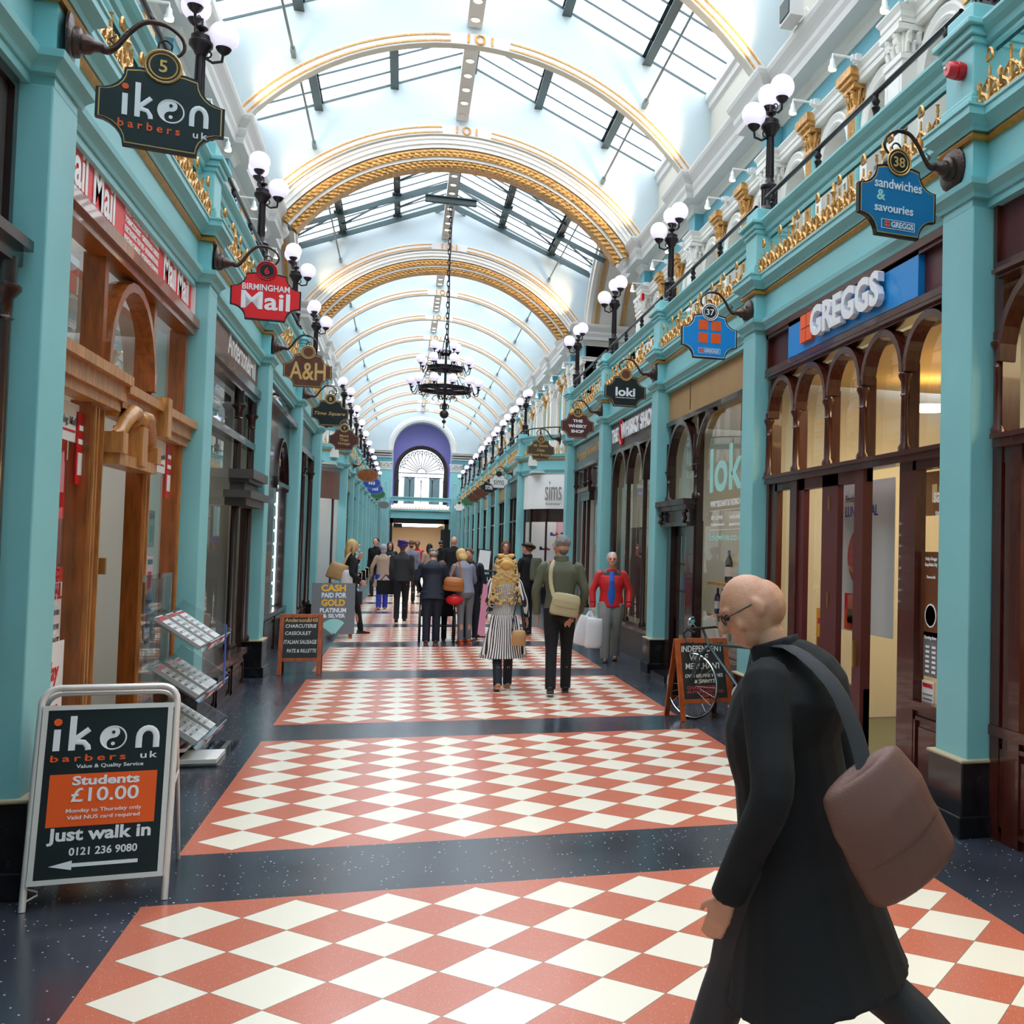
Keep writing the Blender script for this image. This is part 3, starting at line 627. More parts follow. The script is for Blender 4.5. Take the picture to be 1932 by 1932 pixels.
# open ring (no filled end caps)
def oring(mb,r,z,h,n=40,t=.03):
    pr=[(r,z),(r+.015,z+.01),(r,z+.02),(r,z+h-.02),(r+.02,z+h-.01),(r,z+h),(r-t,z+h),(r-t,z)]
    vs=[(a*math.cos(2*PI*i/n),a*math.sin(2*PI*i/n),b) for i in range(n) for a,b in pr]; m=len(pr)
    mb.add(vs,[(i*m+j,i*m+(j+1)%m,((i+1)%n)*m+(j+1)%m,((i+1)%n)*m+j) for i in range(n) for j in range(m)])
tiers=[(.62,5.40,.11,12,.83,.30),(.42,5.93,.09,8,.62,.30),(.14,6.30,.05,4,.33,.26)]
gi=0
for r,z,h,n,rg,gh in tiers:
    b=MB(); oring(b,r,z,h); b.build('ring','iron',e,smooth=30)
    a_=MB(); c_=MB()
    for i in range(n):
        a=2*PI*(i+.35)/n; ca,sa=math.cos(a),math.sin(a)
        R_=rg
        pts=[(r-.02,z+h*.5),(r+.06,z+.10),(r+.08,z+.0),(r+(R_-r)*.6,z-.07),(R_-.02,z-.04),(R_,z+.05),(R_,z+.10)]
        a_.tube([(ca*p,sa*p,q) for p,q in pts],.013,5)
        a_.tube([(ca*(r+.02+.03*math.cos(t)),sa*(r+.02+.03*math.cos(t)),z+h+.03+.03*math.sin(t)) for t in [2*PI*k/8 for k in range(8)]],.008,4,closed=True)
        a_.tube([(ca*(r-.02+.035*math.cos(t)),sa*(r-.02+.035*math.cos(t)),z-.05+.035*math.sin(t)) for t in [2*PI*k/8 for k in range(8)]],.009,4,closed=True)
        c_.lathe([(.012,z+.08),(.03,z+.10),(.055,z+.12),(.05,z+.125)],(ca*R_,sa*R_,0),10)
        MB().sphere((0,0,0),.11,18,10).build('globe','globe',e,smooth=60).location=(ca*R_,sa*R_,z+.225)
    for i in range(4):
        a=PI/4+PI/2*i; a_.bar((0,0,z+h*.3),(r*math.cos(a),r*math.sin(a),z+h*.3),.03,.05)
        a_.tube([(r*.92*math.cos(a),r*.92*math.sin(a),z+h),(r*.7*math.cos(a),r*.7*math.sin(a),z+h+.2),(.05*math.cos(a),.05*math.sin(a),z+h+.42)],.010,4)
    a_.build('arm','iron',e,smooth=40); c_.build('globe_holder','iron',e,smooth=40)
s_=MB().lathe([(.02,4.93),(.035,5.05),(.02,5.2),(.04,5.35),(.06,5.45),(.03,5.6),(.03,5.85),(.06,5.98),(.03,6.1),(.025,6.28),(.06,6.33),(.02,6.45),(.02,6.62)],(0,0,0),12)
s_.build('stem','iron',e,smooth=40)
k=MB()
for i in range(6):
    a=2*PI*i/6
    k.tube([(.03*math.cos(a),.03*math.sin(a),5.25),(.10*math.cos(a),.10*math.sin(a),5.2),(.16*math.cos(a),.16*math.sin(a),5.3),(.26*math.cos(a),.26*math.sin(a),5.28),(.30*math.cos(a),.30*math.sin(a),5.2),(.25*math.cos(a),.25*math.sin(a),5.17)],.01,4)
    k.tube([(.03*math.cos(a),.03*math.sin(a),5.0),(.09*math.cos(a),.09*math.sin(a),4.97),(.1*math.cos(a),.1*math.sin(a),5.05),(.06*math.cos(a),.06*math.sin(a),5.1)],.014,5)
    k.tube([(.42*math.cos(a),.42*math.sin(a),5.93),(.5*math.cos(a),.5*math.sin(a),5.75),(.58*math.cos(a),.58*math.sin(a),5.5)],.008,4)
k.build('scroll','iron',e,smooth=50)
MB().sphere((0,0,4.845),.108,20,12).lathe([(.02,4.95),(.05,4.97),(.02,4.99)],(0,0,0),10).sphere((0,0,4.66),.05,14,8).tube([(0,0,4.75),(0,0,4.52)],.012,6).sphere((0,0,4.52),.02).build('pendant_ball','bronze',e,smooth=50)
ch=MB()
for i in range(26):
    z=6.62+i*.133
    ch.tube([((.03*math.cos(t) if i%2 else 0),(0 if i%2 else .03*math.cos(t)),z+.09*math.sin(t)) for t in [2*PI*q/8 for q in range(8)]],.011,4,closed=True)
ch.tube([(.03,.02,6.5),(.04,.0,7.5),(.02,.03,8.6),(.04,0,9.6),(.02,0,10.1)],.014,5)
ch.build('chain','iron',e)
MB().box(CX-.62,CX+.62,CY-.07,CY+.07,10.08,10.11).box(CX-.62,CX+.62,CY-.01,CY+.01,10.08,10.24).box(CX-.62,CX+.62,CY-.07,CY+.07,10.22,10.25).box(CX-.05,CX+.05,CY-.05,CY+.05,9.98,10.1).build('chandelier_beam','steelpaint',kind=KS)
# ------------------------------------------------------------------ end wall
E_=YE
def xzarch(cx,r,zs,n=24,a=0,b=PI): return [(cx-r*math.cos(a+(b-a)*i/n),zs+r*math.sin(a+(b-a)*i/n)) for i in range(n+1)]
w=MB(); cx=.92; F=Matrix(((1,0,0,0),(0,0,-1,E_),(0,1,0,0),(0,0,0,1)))
archwall(w,F,-5,7,4.2,12,[cx],1.84,7.9,1.3); w.box(-5,-.95,E_,E_+.3,0,4.2).box(2.8,7,E_,E_+.3,0,4.2).build('wall_end','vault',kind=KS)
m=MB(); archmould(m,F,cx,1.84,7.9,7.8,[(0,0),(0,.06),(.08,.08),(.1,.12),(.3,.12),(.34,.08),(.38,0)]); m.build('trim_end_arch','palecornice',kind=KS,smooth=30)
w2=MB(); F2=Matrix(((1,0,0,0),(0,0,-1,E_+1.3),(0,1,0,0),(0,0,0,1))); archwall(w2,F2,-1.2,3.1,4.2,10,[cx],1.72,6.55,.2); w2.build('wall_end_recess','purplewall',kind=KS)
MB().box(-1.0,-.9,E_+.1,E_+1.3,4.3,8).box(2.75,2.85,E_+.1,E_+1.3,4.3,8).build('wall_end_reveal','purplewall',kind=KS)
m=MB(); archmould(m,F2,cx,1.46,6.55,4.3,[(0,-.1),(0,.08),(.26,.1),(.27,-.1)]); m.build('window_1_frame','darkwood',kind=KS)
t=MB(); Y=E_+1.25
for i in range(1,14):
    a=PI*i/14; t.bar((cx-.3*math.cos(a),Y,6.42+.3*math.sin(a)),(cx-1.38*math.cos(a),Y,6.5+1.38*math.sin(a)),.05)
for i in range(13):
    a=PI*(i+.5)/14+PI/28; t.tube([(cx-1.3*math.cos(a)+.13*math.cos(q),Y,6.5+1.3*math.sin(a)+.13*math.sin(q)) for q in [2*PI*k/10 for k in range(10)]],.022,4,closed=True)
t.tube([(x,Y,z) for x,z in xzarch(cx,.3,6.42,12)],.025,5); t.tube([(x,Y,z) for x,z in xzarch(cx,1.4,6.5,20)],.02,5)
t.box(cx-1.46,cx+1.46,Y-.02,Y+.02,6.36,6.42).box(cx-1.46,cx+1.46,Y-.02,Y+.02,6.08,6.12)
for i in range(12): x=cx-1.4+i*.245; t.bar((x,Y,6.1),(x+.245,Y,6.4),.022); t.bar((x+.245,Y,6.1),(x,Y,6.4),.022)
for i in range(5):
    x=cx-1.46+i*.73; t.box(x-.025,x+.025,Y-.02,Y+.02,4.4,5.95)
    if i<4: t.tube([(a,Y,b) for a,b in xzarch(x+.365,.35,5.75,10)],.014,4)
t.build('window_1_tracery','iron',kind=KS)
MB().add([(cx-1.46,Y+.05,4.3),(cx+1.46,Y+.05,4.3),(cx+1.46,Y+.05,6.5)]+[(x,Y+.05,z) for x,z in xzarch(cx,1.46,6.5)][::-1][1:],[tuple(range(27))]).build('window_1_glass','glass',kind=KS)
for s,(a,b) in ((-1,(-1.67,-1.02)),(1,(2.76,3.46))):
    q=MB().box(a,b,E_-.18,E_+.1,0,6.5).build('pillar_end','teal',kind=KS)
    mm=MB().tube([(a+.15,E_-.19,.3),(a+.15,E_-.19,5.5)]+[((a+b)/2-(b-a-.3)/2*math.cos(PI*i/10),E_-.19,5.5+.2*math.sin(PI*i/10)) for i in range(11)]+[(b-.15,E_-.19,.3)],.02,5).build('panel_line','palecornice',q)
    MB().box(a-.04,b+.04,E_-.22,E_+.1,6.48,6.55).box(a-.02,b+.02,E_-.2,E_+.1,6.62,6.72).box(a-.08,b+.08,E_-.26,E_+.1,6.9,7.0).box(a,b,E_-.18,E_+.1,6.5,7.0).build('capital','palecornice',q)
    k=MB(); leafcap(k,a,b,E_-.18,E_,6.72,6.9,.06); k.build('capital_leaves','white',q)
for a,b in ((-3.4,-.98),(2.8,5.4)):
    MB().box(a,b,E_-.12,E_+.1,7.0,7.28).build('wall_end_frieze','tealdark',kind=KS)
    MB().box(a-.0,b+.0,E_-.2,E_,7.26,7.36).box(a,b,E_-.3,E_,7.42,7.5).box(a,b,E_-.42,E_,7.58,7.7).box(a,b,E_-.5,E_,7.7,7.8).build('trim_end_cornice','palecornice',kind=KS)
MB().box(-.98,2.8,E_-.3,E_-.1,4.44,4.70).box(-.98,2.8,E_-.36,E_-.08,4.64,4.72).build('beam_bridge','teal',kind=KS)
MB().box(-.98,2.8,E_-.25,E_+1.3,3.35,3.85).box(-.98,2.8,E_-.4,E_-.1,3.8,3.9).box(-.98,2.8,E_-.32,E_-.1,3.3,3.36).build('wall_bridge','teal',kind=KS)
cr=MB()
for i in range(20):
    x=-.9+i*.19; cr.tube([(x-.08,E_-.32,3.9),(x-.05,E_-.32,3.98),(x,E_-.32,4.03),(x+.05,E_-.32,3.98),(x+.08,E_-.32,3.9)],.02,4); cr.tube([(x,E_-.32,3.9),(x,E_-.32,4.12)],.016,4)
cr.box(-.98,2.8,E_-.34,E_-.3,3.88,3.93).build('bridge_cresting','leafgold',label='gilded cresting along the bridge at the far end of the arcade',cat='cresting',group='gold balcony crestings')
MB().box(-.98,-.82,E_-.05,E_+.25,0,3.3).box(2.48,2.76,E_-.05,E_+.25,0,3.3).box(-.98,2.76,E_-.05,E_+.25,2.98,3.32).build('door_1','black',kind=KS)
# hall beyond the doors and a pale building outside the arched window
MB().box(-3,6,E_+.3,E_+16,3.0,3.1).box(-3,-2.9,E_+.3,E_+16,0,3.1).box(5.9,6,E_+.3,E_+16,0,3.1).box(-3,6,E_+16,E_+16.1,0,3.1).build('wall_hall','cream',kind=KS)
l=bpy.data.lights.new('hall_fill_light','AREA'); l.energy=700; l.size=4; l.color=(1,.93,.8); lo=bpy.data.objects.new('hall_fill_light',l); COL.objects.link(lo); lo.location=(1,YE+6,2.9)  # added fill light that brightens the hall
h=MB()
for i in range(5): h.box(-.6,2.4,E_+2+i*2.6,E_+2.5+i*2.6,2.96,2.99)
h.build('hall_light_panels','spotwarm',label='row of long ceiling light panels in the hall beyond the far doorway',cat='light')
for i in range(6):
    y=E_+3+i*1.6; MB().box(-2.6,-2.2,y,y+.9,0,2.0).build('display_unit','shopbrown',label='dark display unit along the left of the far hall, %s from its doorway'%ORD[i],cat='display unit',group='display units in the far hall')
e=MB().box(-6,8,E_+9,E_+9.5,3.2,14).build('building','whitepaint',label='pale building with tall grey windows outside the far arched window',cat='building')
q=MB()
for x in (-1.5,-.2,1.6,2.6): q.box(x,x+.75,E_+8.95,E_+9,4.6,6.6)
q.build('window','steelpaint',e)
MB().box(-.75,-.2,E_-.5,E_-.42,2.68,2.95).tube([(-.48,E_-.46,2.95),(-.48,E_-.46,3.3)],.02).build('camera_housing','black',label='small black hanging box in the far doorway',cat='camera')
MB().box(2.2,2.8,E_-2.0,E_-1.95,0,2.6).build('notice_board','black',label='black panel standing at the right of the far doorway',cat='board')
# ------------------------------------------------------------------ shopfronts
# frame of a shop bay: a = metres from its viewer-left end, b up, c out of the shop plane into the aisle
def shopframe(s,y0,y1,x=3.36):
    if s>0: return frame((x,y1,0),(0,-1,0),(0,0,1)),(lambda Y:y1-Y)
    return frame((2*XC-x,y0,0),(0,1,0),(0,0,1)),(lambda Y:Y-y0)
class Shop:
    def __init__(S,s,y0,y1,label,wood='mahogany',room='shopcream',x=3.36,depth=3.2,lamps=None,lcol=(1,.85,.6),power=40,name='shopfront'):
        S.s=s;S.F,S.A=shopframe(s,y0,y1,x);S.W=y1-y0;S.wood=wood;S.e=empty(name,label,'shopfront',loc=(0,0,0));S.fr=MB(S.F)
        S.y0,S.y1=y0,y1;S.depth=depth
        r=MB(S.F);W=S.W;d=-depth
        for q in (((0,0,d),(W,0,d),(W,3.9,d),(0,3.9,d)),): r.add(q,[(0,1,2,3)])
        r.build('wall_shop_back',room,kind=KS)
        MB(S.F).box(0,W,3.3,3.36,d,-.25).build('ceiling_shop',room if room!='shopyellow' else 'shopcream',kind=KS)
        MB(S.F).box(0,W,0,.004,d,-.1).build('floor_shop','shopfloor',kind=KS)
        if power:
            l=bpy.data.lights.new('shop_lamp','AREA'); l.energy=power; l.color=lcol; l.size=1.6; l.shape='SQUARE'
            o=bpy.data.objects.new('shop_lamp',l); COL.objects.link(o); o.location=S.F@Vector((W/2,3.2,-depth*.45))
    def bx(S,*a): S.fr.box(*a); return S
    def part(S,name,m,boxes,label=None,parent=None):
        q=MB(S.F)
        for b in boxes: q.box(*b)
        o=q.build(name,m,parent or S.e); 
        if label: o['label']=label
        return o
    def txt(S,name,m,items,parent=None,c=.0):
        q=MB(S.F)
        for it in items:
            t,x,y,w,h=it[:5]; kw=it[5] if len(it)>5 else {}
            cc=kw.pop('c',c); text(q,t,Matrix.Translation((0,0,cc)),x,y,w,h,**kw)
        return q.build(name,m,parent or S.e)
    def sign(S,a0,a1,z0,z1,m,c=.02,frame_m=None,t=.03,name='signboard'):
        o=S.part(name,m,[(a0,a1,z0,z1,-.05,c)])
        if frame_m: S.part('sign_frame',frame_m,[(a0-t,a1+t,z1,z1+t,-.05,c+.03),(a0-t,a1+t,z0-t,z0,-.05,c+.03),(a0-t,a0,z0,z1,-.05,c+.03),(a1,a1+t,z0,z1,-.05,c+.03)],parent=o)
        return o
    def glass(S,panes,m='glass',c=-.05):
        for i,(a0,a1,z0,z1) in enumerate(panes): q=MB(S.F); q.add([(a0,z0,c),(a1,z0,c),(a1,z1,c),(a0,z1,c)],[(0,1,2,3)]); q.build('window_pane',m,S.e)
    def arch(S,a0,a1,zt,zb,w=.05,c0=-.06,c1=.05,m=None,panes=True):
        """round arch rail between two posts: top at zt, springing automatically"""
        r=(a1-a0)/2; cx=(a0+a1)/2; zs=zt-r*1.0; N=14; k=MB(S.F)
        P=[(cx-r*math.cos(PI*i/N),zs+r*math.sin(PI*i/N)) for i in range(N+1)]; Q=[(cx-(r-w)*math.cos(PI*i/N),zs+(r-w)*math.sin(PI*i/N)) for i in range(N+1)]
        for i in range(N):
            v=[(x,z,c) for c in (c0,c1) for x,z in (P[i],P[i+1],Q[i+1],Q[i])]
            k.add(v,[(4,5,6,7),(3,2,1,0),(0,1,5,4),(2,3,7,6)])
        return k.build('arch_rail',m or S.wood,S.e,smooth=20)
    def colonnette(S,a,z0,zc,z1,r=.032,c=.03):
        k=MB(); pr=[(r*1.5,z0),(r*1.5,z0+.05),(r,z0+.08),(r*.9,zc-.14),(r*1.15,zc-.13),(r*.95,zc-.12),(r*1.0,zc-.04),(r*1.6,zc),(r*1.6,zc+.02),(r*1.2,zc+.03),(r*1.2,z1)]
        M=S.F@Matrix.Translation((a,0,c))@Matrix.Rotation(-PI/2,4,'X')
        k.lathe([(b,z) for b,z in pr],(0,0,0),10,M); return k.build('colonnette',S.wood,S.e,smooth=40)
    def done(S): 
        if S.fr.v: S.fr.build('frame',S.wood,S.e)
def panelled(S,a0,a1,z0,z1,name='stall_riser',m=None,n=1,c=-.02):
    o=S.part(name,m or S.wood,[(a0,a1,z0,z1,-.1,c)]); w=(a1-a0)/n; q=MB(S.F)
    for i in range(n):
        x0=a0+i*w+.06;x1=a0+(i+1)*w-.06
        for b in ((x0,x1,z0+.06,z0+.085),(x0,x1,z1-.085,z1-.06),(x0,x0+.025,z0+.06,z1-.06),(x1-.025,x1,z0+.06,z1-.06)): q.box(b[0],b[1],b[2],b[3],c,c+.018)
        q.box(x0+.06,x1-.06,z0+.13,z1-.13,c,c+.01)
    q.build('panel_moulding',m or S.wood,o); return o
def poster(S,a,z,w,h,m,label,c=-.08,items=(),name='poster',group=None,cat='poster'):
    e=MB(S.F).box(a-w/2,a+w/2,z-h/2,z+h/2,c-.006,c).build(name,m,label=label,cat=cat,group=group)
    if items:
        by={}
        for it in items: by.setdefault(it[0],[]).append(it[1:])
        for mm,its in by.items():
            q=MB(S.F)
            for t in its:
                kw=t[5] if len(t)>5 else {}
                if isinstance(t[0],str): text(q,t[0],Matrix.Translation((0,0,c+.001)),a+t[1],z+t[2],t[3],t[4],ext=.003,**kw)
                elif t[0]==1: q.lathe([(t[3],0),(t[3],.003)],(0,0,0),20,Matrix.Translation((a+t[1],z+t[2],c+.001)))
                else: q.box(a+t[1]-t[3]/2,a+t[1]+t[3]/2,z+t[2]-t[4]/2,z+t[2]+t[4]/2,c,c+.003)
            q.build('print',mm,e)
    return e
def arcs_bay(S,posts,caps=2.90,top=3.30,trans=2.35):
    """row of round arches on colonnettes above a transom"""
    for x in posts: S.colonnette(x,trans,caps,top-.32,c=.02); S.bx(x-.025,x+.025,trans,top-.3,-.08,.0)
    for x0,x1 in zip(posts,posts[1:]): S.arch(x0,x1,top,trans)
    S.bx(posts[0],posts[-1],top,top+.06,-.08,.05); S.bx(posts[0],posts[-1],top+.02,top+.045,.05,.08)
    S.bx(posts[0],posts[-1],trans-.06,trans,-.08,.06); S.bx(posts[0],posts[-1],trans-.01,trans+.02,-.08,.08)
# ===== right side, first bay: bakery with five arches
y0,y1=5.98,9.69
S=Shop(1,y0,y1,'reddish wooden bakery shopfront with five arches and a bright blue fascia sign','mahogany','shopyellow',power=75,lcol=(1,.78,.42)); A=S.A
S.sign(.04,S.W-.02,3.40,3.76,'maroon',.0); S.part('sign_frame','mahogany',[(0,S.W,3.74,3.80,-.05,.07),(0,S.W,3.71,3.74,-.05,.05),(0,S.W,3.36,3.41,-.05,.06),(0,.05,3.36,3.8,-.05,.05)])
b=S.part('blue_panel','gregblue',[(A(9.07),A(6.50),3.42,3.77,.0,.05)])
q=MB(S.F); text(q,'GREGGS',Matrix.Translation((0,0,.07)),(A(8.36)+A(6.99))/2,3.60,1.37,.26,bold=.035,ext=.05); q.build('raised_lettering','letterwhite',b)
q=MB(S.F)
for i in (0,1):
    for j in (0,1): q.box(A(8.68)+i*.145,A(8.68)+i*.145+.13,3.485+j*.125,3.485+j*.125+.115,.05,.085)
q.build('raised_logo','orange',b)
posts=[A(9.64),A(8.90),A(8.15),A(7.45),A(6.73),A(6.0)]; arcs_bay(S,posts)
# lower part: side light, folding doors, opening, fixed light
S.bx(0,.07,0,3.36,-.1,.02); S.bx(S.W-.05,S.W,0,3.36,-.1,.0)
S.bx(A(9.62),A(9.44),.0,2.30,-.06,.0); S.bx(A(9.03),A(8.86),0,2.30,-.06,.02); S.bx(A(9.5),A(8.9),2.22,2.3,-.06,0); 
panelled(S,A(9.62),A(8.9),0,.62)
S.part('gilt_bead','goldpaint',[(A(9.55),A(8.95),.62,.66,-.06,.01)])
d=S.part('folding_door','maroon',[(A(8.88),A(8.72),0,2.30,-.05,.0),(A(8.30),A(7.96),0,2.30,-.05,.0),(A(7.56),A(7.40),0,2.30,-.05,.03),(A(8.88),A(7.4),2.2,2.3,-.05,0),(A(8.88),A(7.4),0,.62,-.05,0)])
S.part('door_handle','brass',[(A(7.49),A(7.47),.78,.98,.03,.06)],parent=d); S.part('hinge','brass',[(A(8.14),A(8.12),2.0,2.12,0,.01),(A(8.14),A(8.12),1.2,1.32,0,.01)],parent=d)
S.bx(A(6.80),A(6.55),0,2.33,-.06,.02); S.bx(A(6.6),A(6.0),2.23,2.33,-.06,.02); panelled(S,A(6.6),A(6.0),0,.62,c=.0); S.bx(A(6.6),A(6.0),.60,.66,-.06,.03)
S.glass([(A(9.44),A(9.03),.62,2.22),(A(8.72),A(8.3),.6,2.2),(A(7.96),A(7.56),.6,2.2),(A(6.55),A(6.0),.64,2.23)]+[(posts[i]+.02,posts[i+1]-.02,2.36,3.3) for i in range(5)])
S.done()
# inside the bakery
F=S.F
poster(S,A(7.95),1.62,1.05,1.25,'shopwhite','tall white lunch deal poster with a red price disc behind the bakery folding door',-.25,[('greycard','Freshly made',-.2,.48,.45,.08),('blue','LUNCH DEAL',-.1,.38,.65,.09),('redalarm',1,-.12,.0,.24,0),('whitepaint','ONLY',-.12,.10,.16,.05,{}),('whitepaint','£3',-.12,-.03,.26,.2,{}),('redalarm',2,-.2,-.46,.42,.3),('goldpaint',2,-.2,-.5,.3,.12)])
poster(S,A(8.62),.95,.22,.42,'yellow','small yellow poster with a roll at the foot of the bakery door glass',-.14,[('redalarm',2,0,.1,.14,.05),('brownboard',2,0,-.1,.15,.12)])
poster(S,A(7.05),2.12,.8,.34,'shopbrown','brown panel with a loaf picture above the bakery doorway',-.5,[('goldpaint',1,0,0,.14,0),('shopcream',2,-.2,.0,.08,.14)])
poster(S,A(6.83),1.78,.85,.2,'yellow','yellow meal deal header sign hanging inside the bakery doorway',-.9,[('green','Deal',-.27,.01,.28,.12),('green','us',.22,.01,.16,.09)])
u=empty('chiller_cabinet','tall open-fronted bakery chiller cabinet with yellow shelf edges seen through the doorway','cabinet')
MB(F).box(A(7.5),A(6.2),0,1.75,-1.75,-1.7).box(A(7.5),A(7.46),0,1.75,-1.7,-1.1).box(A(6.24),A(6.2),0,1.75,-1.7,-1.1).box(A(7.5),A(6.2),0,.1,-1.7,-1.1).box(A(7.5),A(6.2),1.7,1.78,-1.7,-1.1).build('casing','shopbrown',u)
for i,z in enumerate((.45,.75,1.02,1.28,1.52)):
    MB(F).box(A(7.46),A(6.24),z,z+.02,-1.7,-1.15).build('shelf','trayyellow',u)
    q=MB(F).box(A(7.46),A(6.24),z-.02,z+.03,-1.15,-1.13).build('shelf_edge','yellow',u)
    MB(F).box(A(7.40),A(6.3),z+.03,z+.16,-1.68,-1.5).build('tray_backing','trayyellow',u)
q=MB(F).box(A(7.52),A(7.40),.5,1.72,-1.1,-1.07).build('side_card','shopwhite',u)
MB(F).lathe([(.06,0),(.06,.01)],(0,0,0),16,Matrix.Translation((A(7.46),1.55,-1.07))).lathe([(.06,0),(.06,.01)],(0,0,0),16,Matrix.Translation((A(7.46),.72,-1.07))).build('price_disc','redalarm',u)
t=MB(F).box(A(7.3),A(6.5),0,.62,-1.0,-.6).build('tray_stack','trayyellow',label='low stack of wire bread trays on the bakery floor',cat='trays')
for i,y in enumerate((8.9,7.6,6.5)):
    q=MB(F).lathe([(.16,0),(.2,.03)],(0,0,0),20,Matrix.Translation((A(y),2.95+.12*i,-1.2))@Matrix.Rotation(PI/2,4,'X')) if 0 else MB().lathe([(.17,0),(.2,.04)],tuple((F@Vector((A(y),3.0,-1.3)))),20)
    q.build('ceiling_lamp','warmlamp',label='round glowing ceiling lamp inside the bakery, %s from its far end'%ORD[i],cat='lamp',group='bakery ceiling lamps')
poster(S,A(6.42),1.38,.20,.58,'shopbrown','dark brown keep tidy notice with a litter figure on the bakery glass',-.04,[('whitepaint','Help Greggs',0,.24,.16,.03),('whitepaint','Keep Britain Tidy',0,.20,.17,.03),('whitepaint','Please use a bin',0,.12,.12,.02),('whitepaint',1,0,-.14,.08,0),('shopbrown',1,0,-.14,.07,0,{}),('whitepaint',2,.01,-.12,.025,.09),('whitepaint',2,-.025,-.16,.035,.06)],name='notice',cat='notice')
poster(S,A(6.42),.98,.20,.30,'greycard','opening times notice under the litter notice on the bakery glass',-.04,[('whitepaint','Opening times',0,.11,.17,.03)]+[('whitepaint',2,-.04,.05-i*.033,.05,.016) for i in range(6)]+[('whitepaint',2,.05,.05-i*.033,.05,.016) for i in range(6)],name='notice',cat='notice')
poster(S,A(6.45),.72,.17,.16,'paper','white warning notice low on the bakery glass',-.04,[('redalarm','WARNING',0,.05,.14,.03),('greycard',2,0,-.01,.13,.008),('greycard',2,0,-.04,.12,.008)],name='notice',cat='notice')
q=MB(F); text(q,'sandwiches',Matrix.Translation((0,0,-.04)),A(6.15),2.05,.5,.1,ext=.002); text(q,'teas, rolls, bread',Matrix.Translation((0,0,-.04)),A(6.15),1.93,.45,.045,ext=.002); q.build('window_lettering','letterwhite',S.e)
# ===== right side, bay nearest the camera: same bakery
S=Shop(1,1.85,5.56,'nearest bakery window with arches and tall glazed panels at the right edge','mahogany','shopyellow',power=75,lcol=(1,.8,.45)); A=S.A
S.sign(.04,S.W-.02,3.40,3.76,'maroon',.0,'mahogany',.04)
arcs_bay(S,[A(5.5),A(4.5),A(3.5),A(2.6),A(1.9)],top=3.30)
S.bx(0,.1,0,3.36,-.1,.02)
for a in (5.3,4.2,3.1,2.0): S.bx(A(a)-.12,A(a)+.05,0,2.33,-.06,.02)
S.bx(0,S.W,2.2,2.32,-.06,.01); panelled(S,0.05,S.W,0,.62,n=4,c=0); S.bx(0,S.W,.6,.66,-.06,.03)
S.glass([(A(5.3),A(2),.64,2.22),(A(5.5),A(1.9),2.36,3.3)]); S.done()
poster(S,A(4.95),.95,.28,.32,'shopbrown','brown product poster at the foot of the nearest bakery window',-.1,[('whitepaint','Hand made',-.03,.08,.16,.03),('gregblue',1,.08,.02,.05,0),('goldpaint',2,0,-.1,.2,.08)])
# ===== right side, second bay: wine merchant
y0,y1=10.11,13.82
S=Shop(1,y0,y1,'dark framed wine merchant shopfront under a plain tan fascia board','darkwood','shopcream',power=25); A=S.A
S.sign(0,S.W,3.34,3.81,'beigeboard',.0); S.part('sign_frame','darkwood',[(0,S.W,3.28,3.34,-.08,.04)])
S.part('board_seam','darkwood',[(A(12.75),A(12.73),3.4,3.74,0,.005)])
for p in (13.74,12.36): S.colonnette(A(p),2.27,2.66,3.05,r=.038,c=.0)
S.arch(A(13.74),A(12.36),3.30,2.3,w=.06); S.arch(A(12.36),A(9.9),3.33,2.3,w=.06) if 0 else None
k=MB(S.F); P=[(A(12.36)+.75*(1-math.cos(PI/2*i/8)),2.62+.66*math.sin(PI/2*i/8)) for i in range(9)]; k.tube([(a,b,0) for a,b in P],.035,6); k.build('arch_rail','darkwood',S.e,smooth=40)
S.bx(A(12.4),A(12.32),0,3.3,-.08,-.0); S.bx(A(13.8),A(13.7),0,3.3,-.08,.0); S.bx(A(10.2),S.W,.5,3.34,-.08,-.02)
h=S.part('door_hood','darkwood',[(A(13.86),A(12.34),2.20,2.27,-.05,.16),(A(13.82),A(12.38),2.14,2.2,-.05,.12),(A(13.78),A(12.42),1.99,2.14,-.05,.06),(A(13.80),A(12.40),1.94,1.99,-.05,.10)])
q=MB(S.F)
for a in (13.72,12.48): q.tube([(A(a),2.13,.08),(A(a),2.10,.12),(A(a),2.04,.10),(A(a),1.98,.13)],.03,6)
q.build('hood_bracket','darkwood',h,smooth=40)
d=S.part('door','darkwood',[(A(13.5),A(13.42),.08,1.94,-.1,-.05),(A(12.82),A(12.72),.08,1.94,-.1,-.05),(A(13.5),A(12.72),1.82,1.94,-.1,-.05),(A(13.5),A(12.72),.08,.75,-.1,-.05)]+[(A(13.5),A(12.72),z,z+.025,-.1,-.05) for z in (1.1,1.45)]+[(A(13.2),A(13.18),.75,1.85,-.1,-.05),(A(12.98),A(12.96),.75,1.85,-.1,-.05)])
MB(S.F).tube([(A(12.78),.82,-.05),(A(12.78),.84,.0),(A(12.78),1.1,.0),(A(12.78),1.12,-.05)],.012,6).build('door_handle','brass',d)
S.part('letter_plate','brass',[(A(13.2),A(13.0),.5,.56,-.05,-.04)],parent=d)
MB(S.F).box(A(13.5),A(12.74),0,.075,.03,.25).build('doorstep','blackstone',label='dark stone step in front of the wine merchant door',cat='step')
S.bx(A(13.7),A(13.5),0,2,-.1,.02); S.bx(A(12.72),A(12.36),0,2,-.1,.02); panelled(S,A(12.36),S.W,0,.56,n=2,c=0); S.bx(A(12.36),S.W,.54,.60,-.1,.05)
S.glass([(A(12.32),A(10.2),.6,3.28),(A(13.7),A(12.4),2.3,3.28),(A(13.42),A(12.82),.75,1.82)])
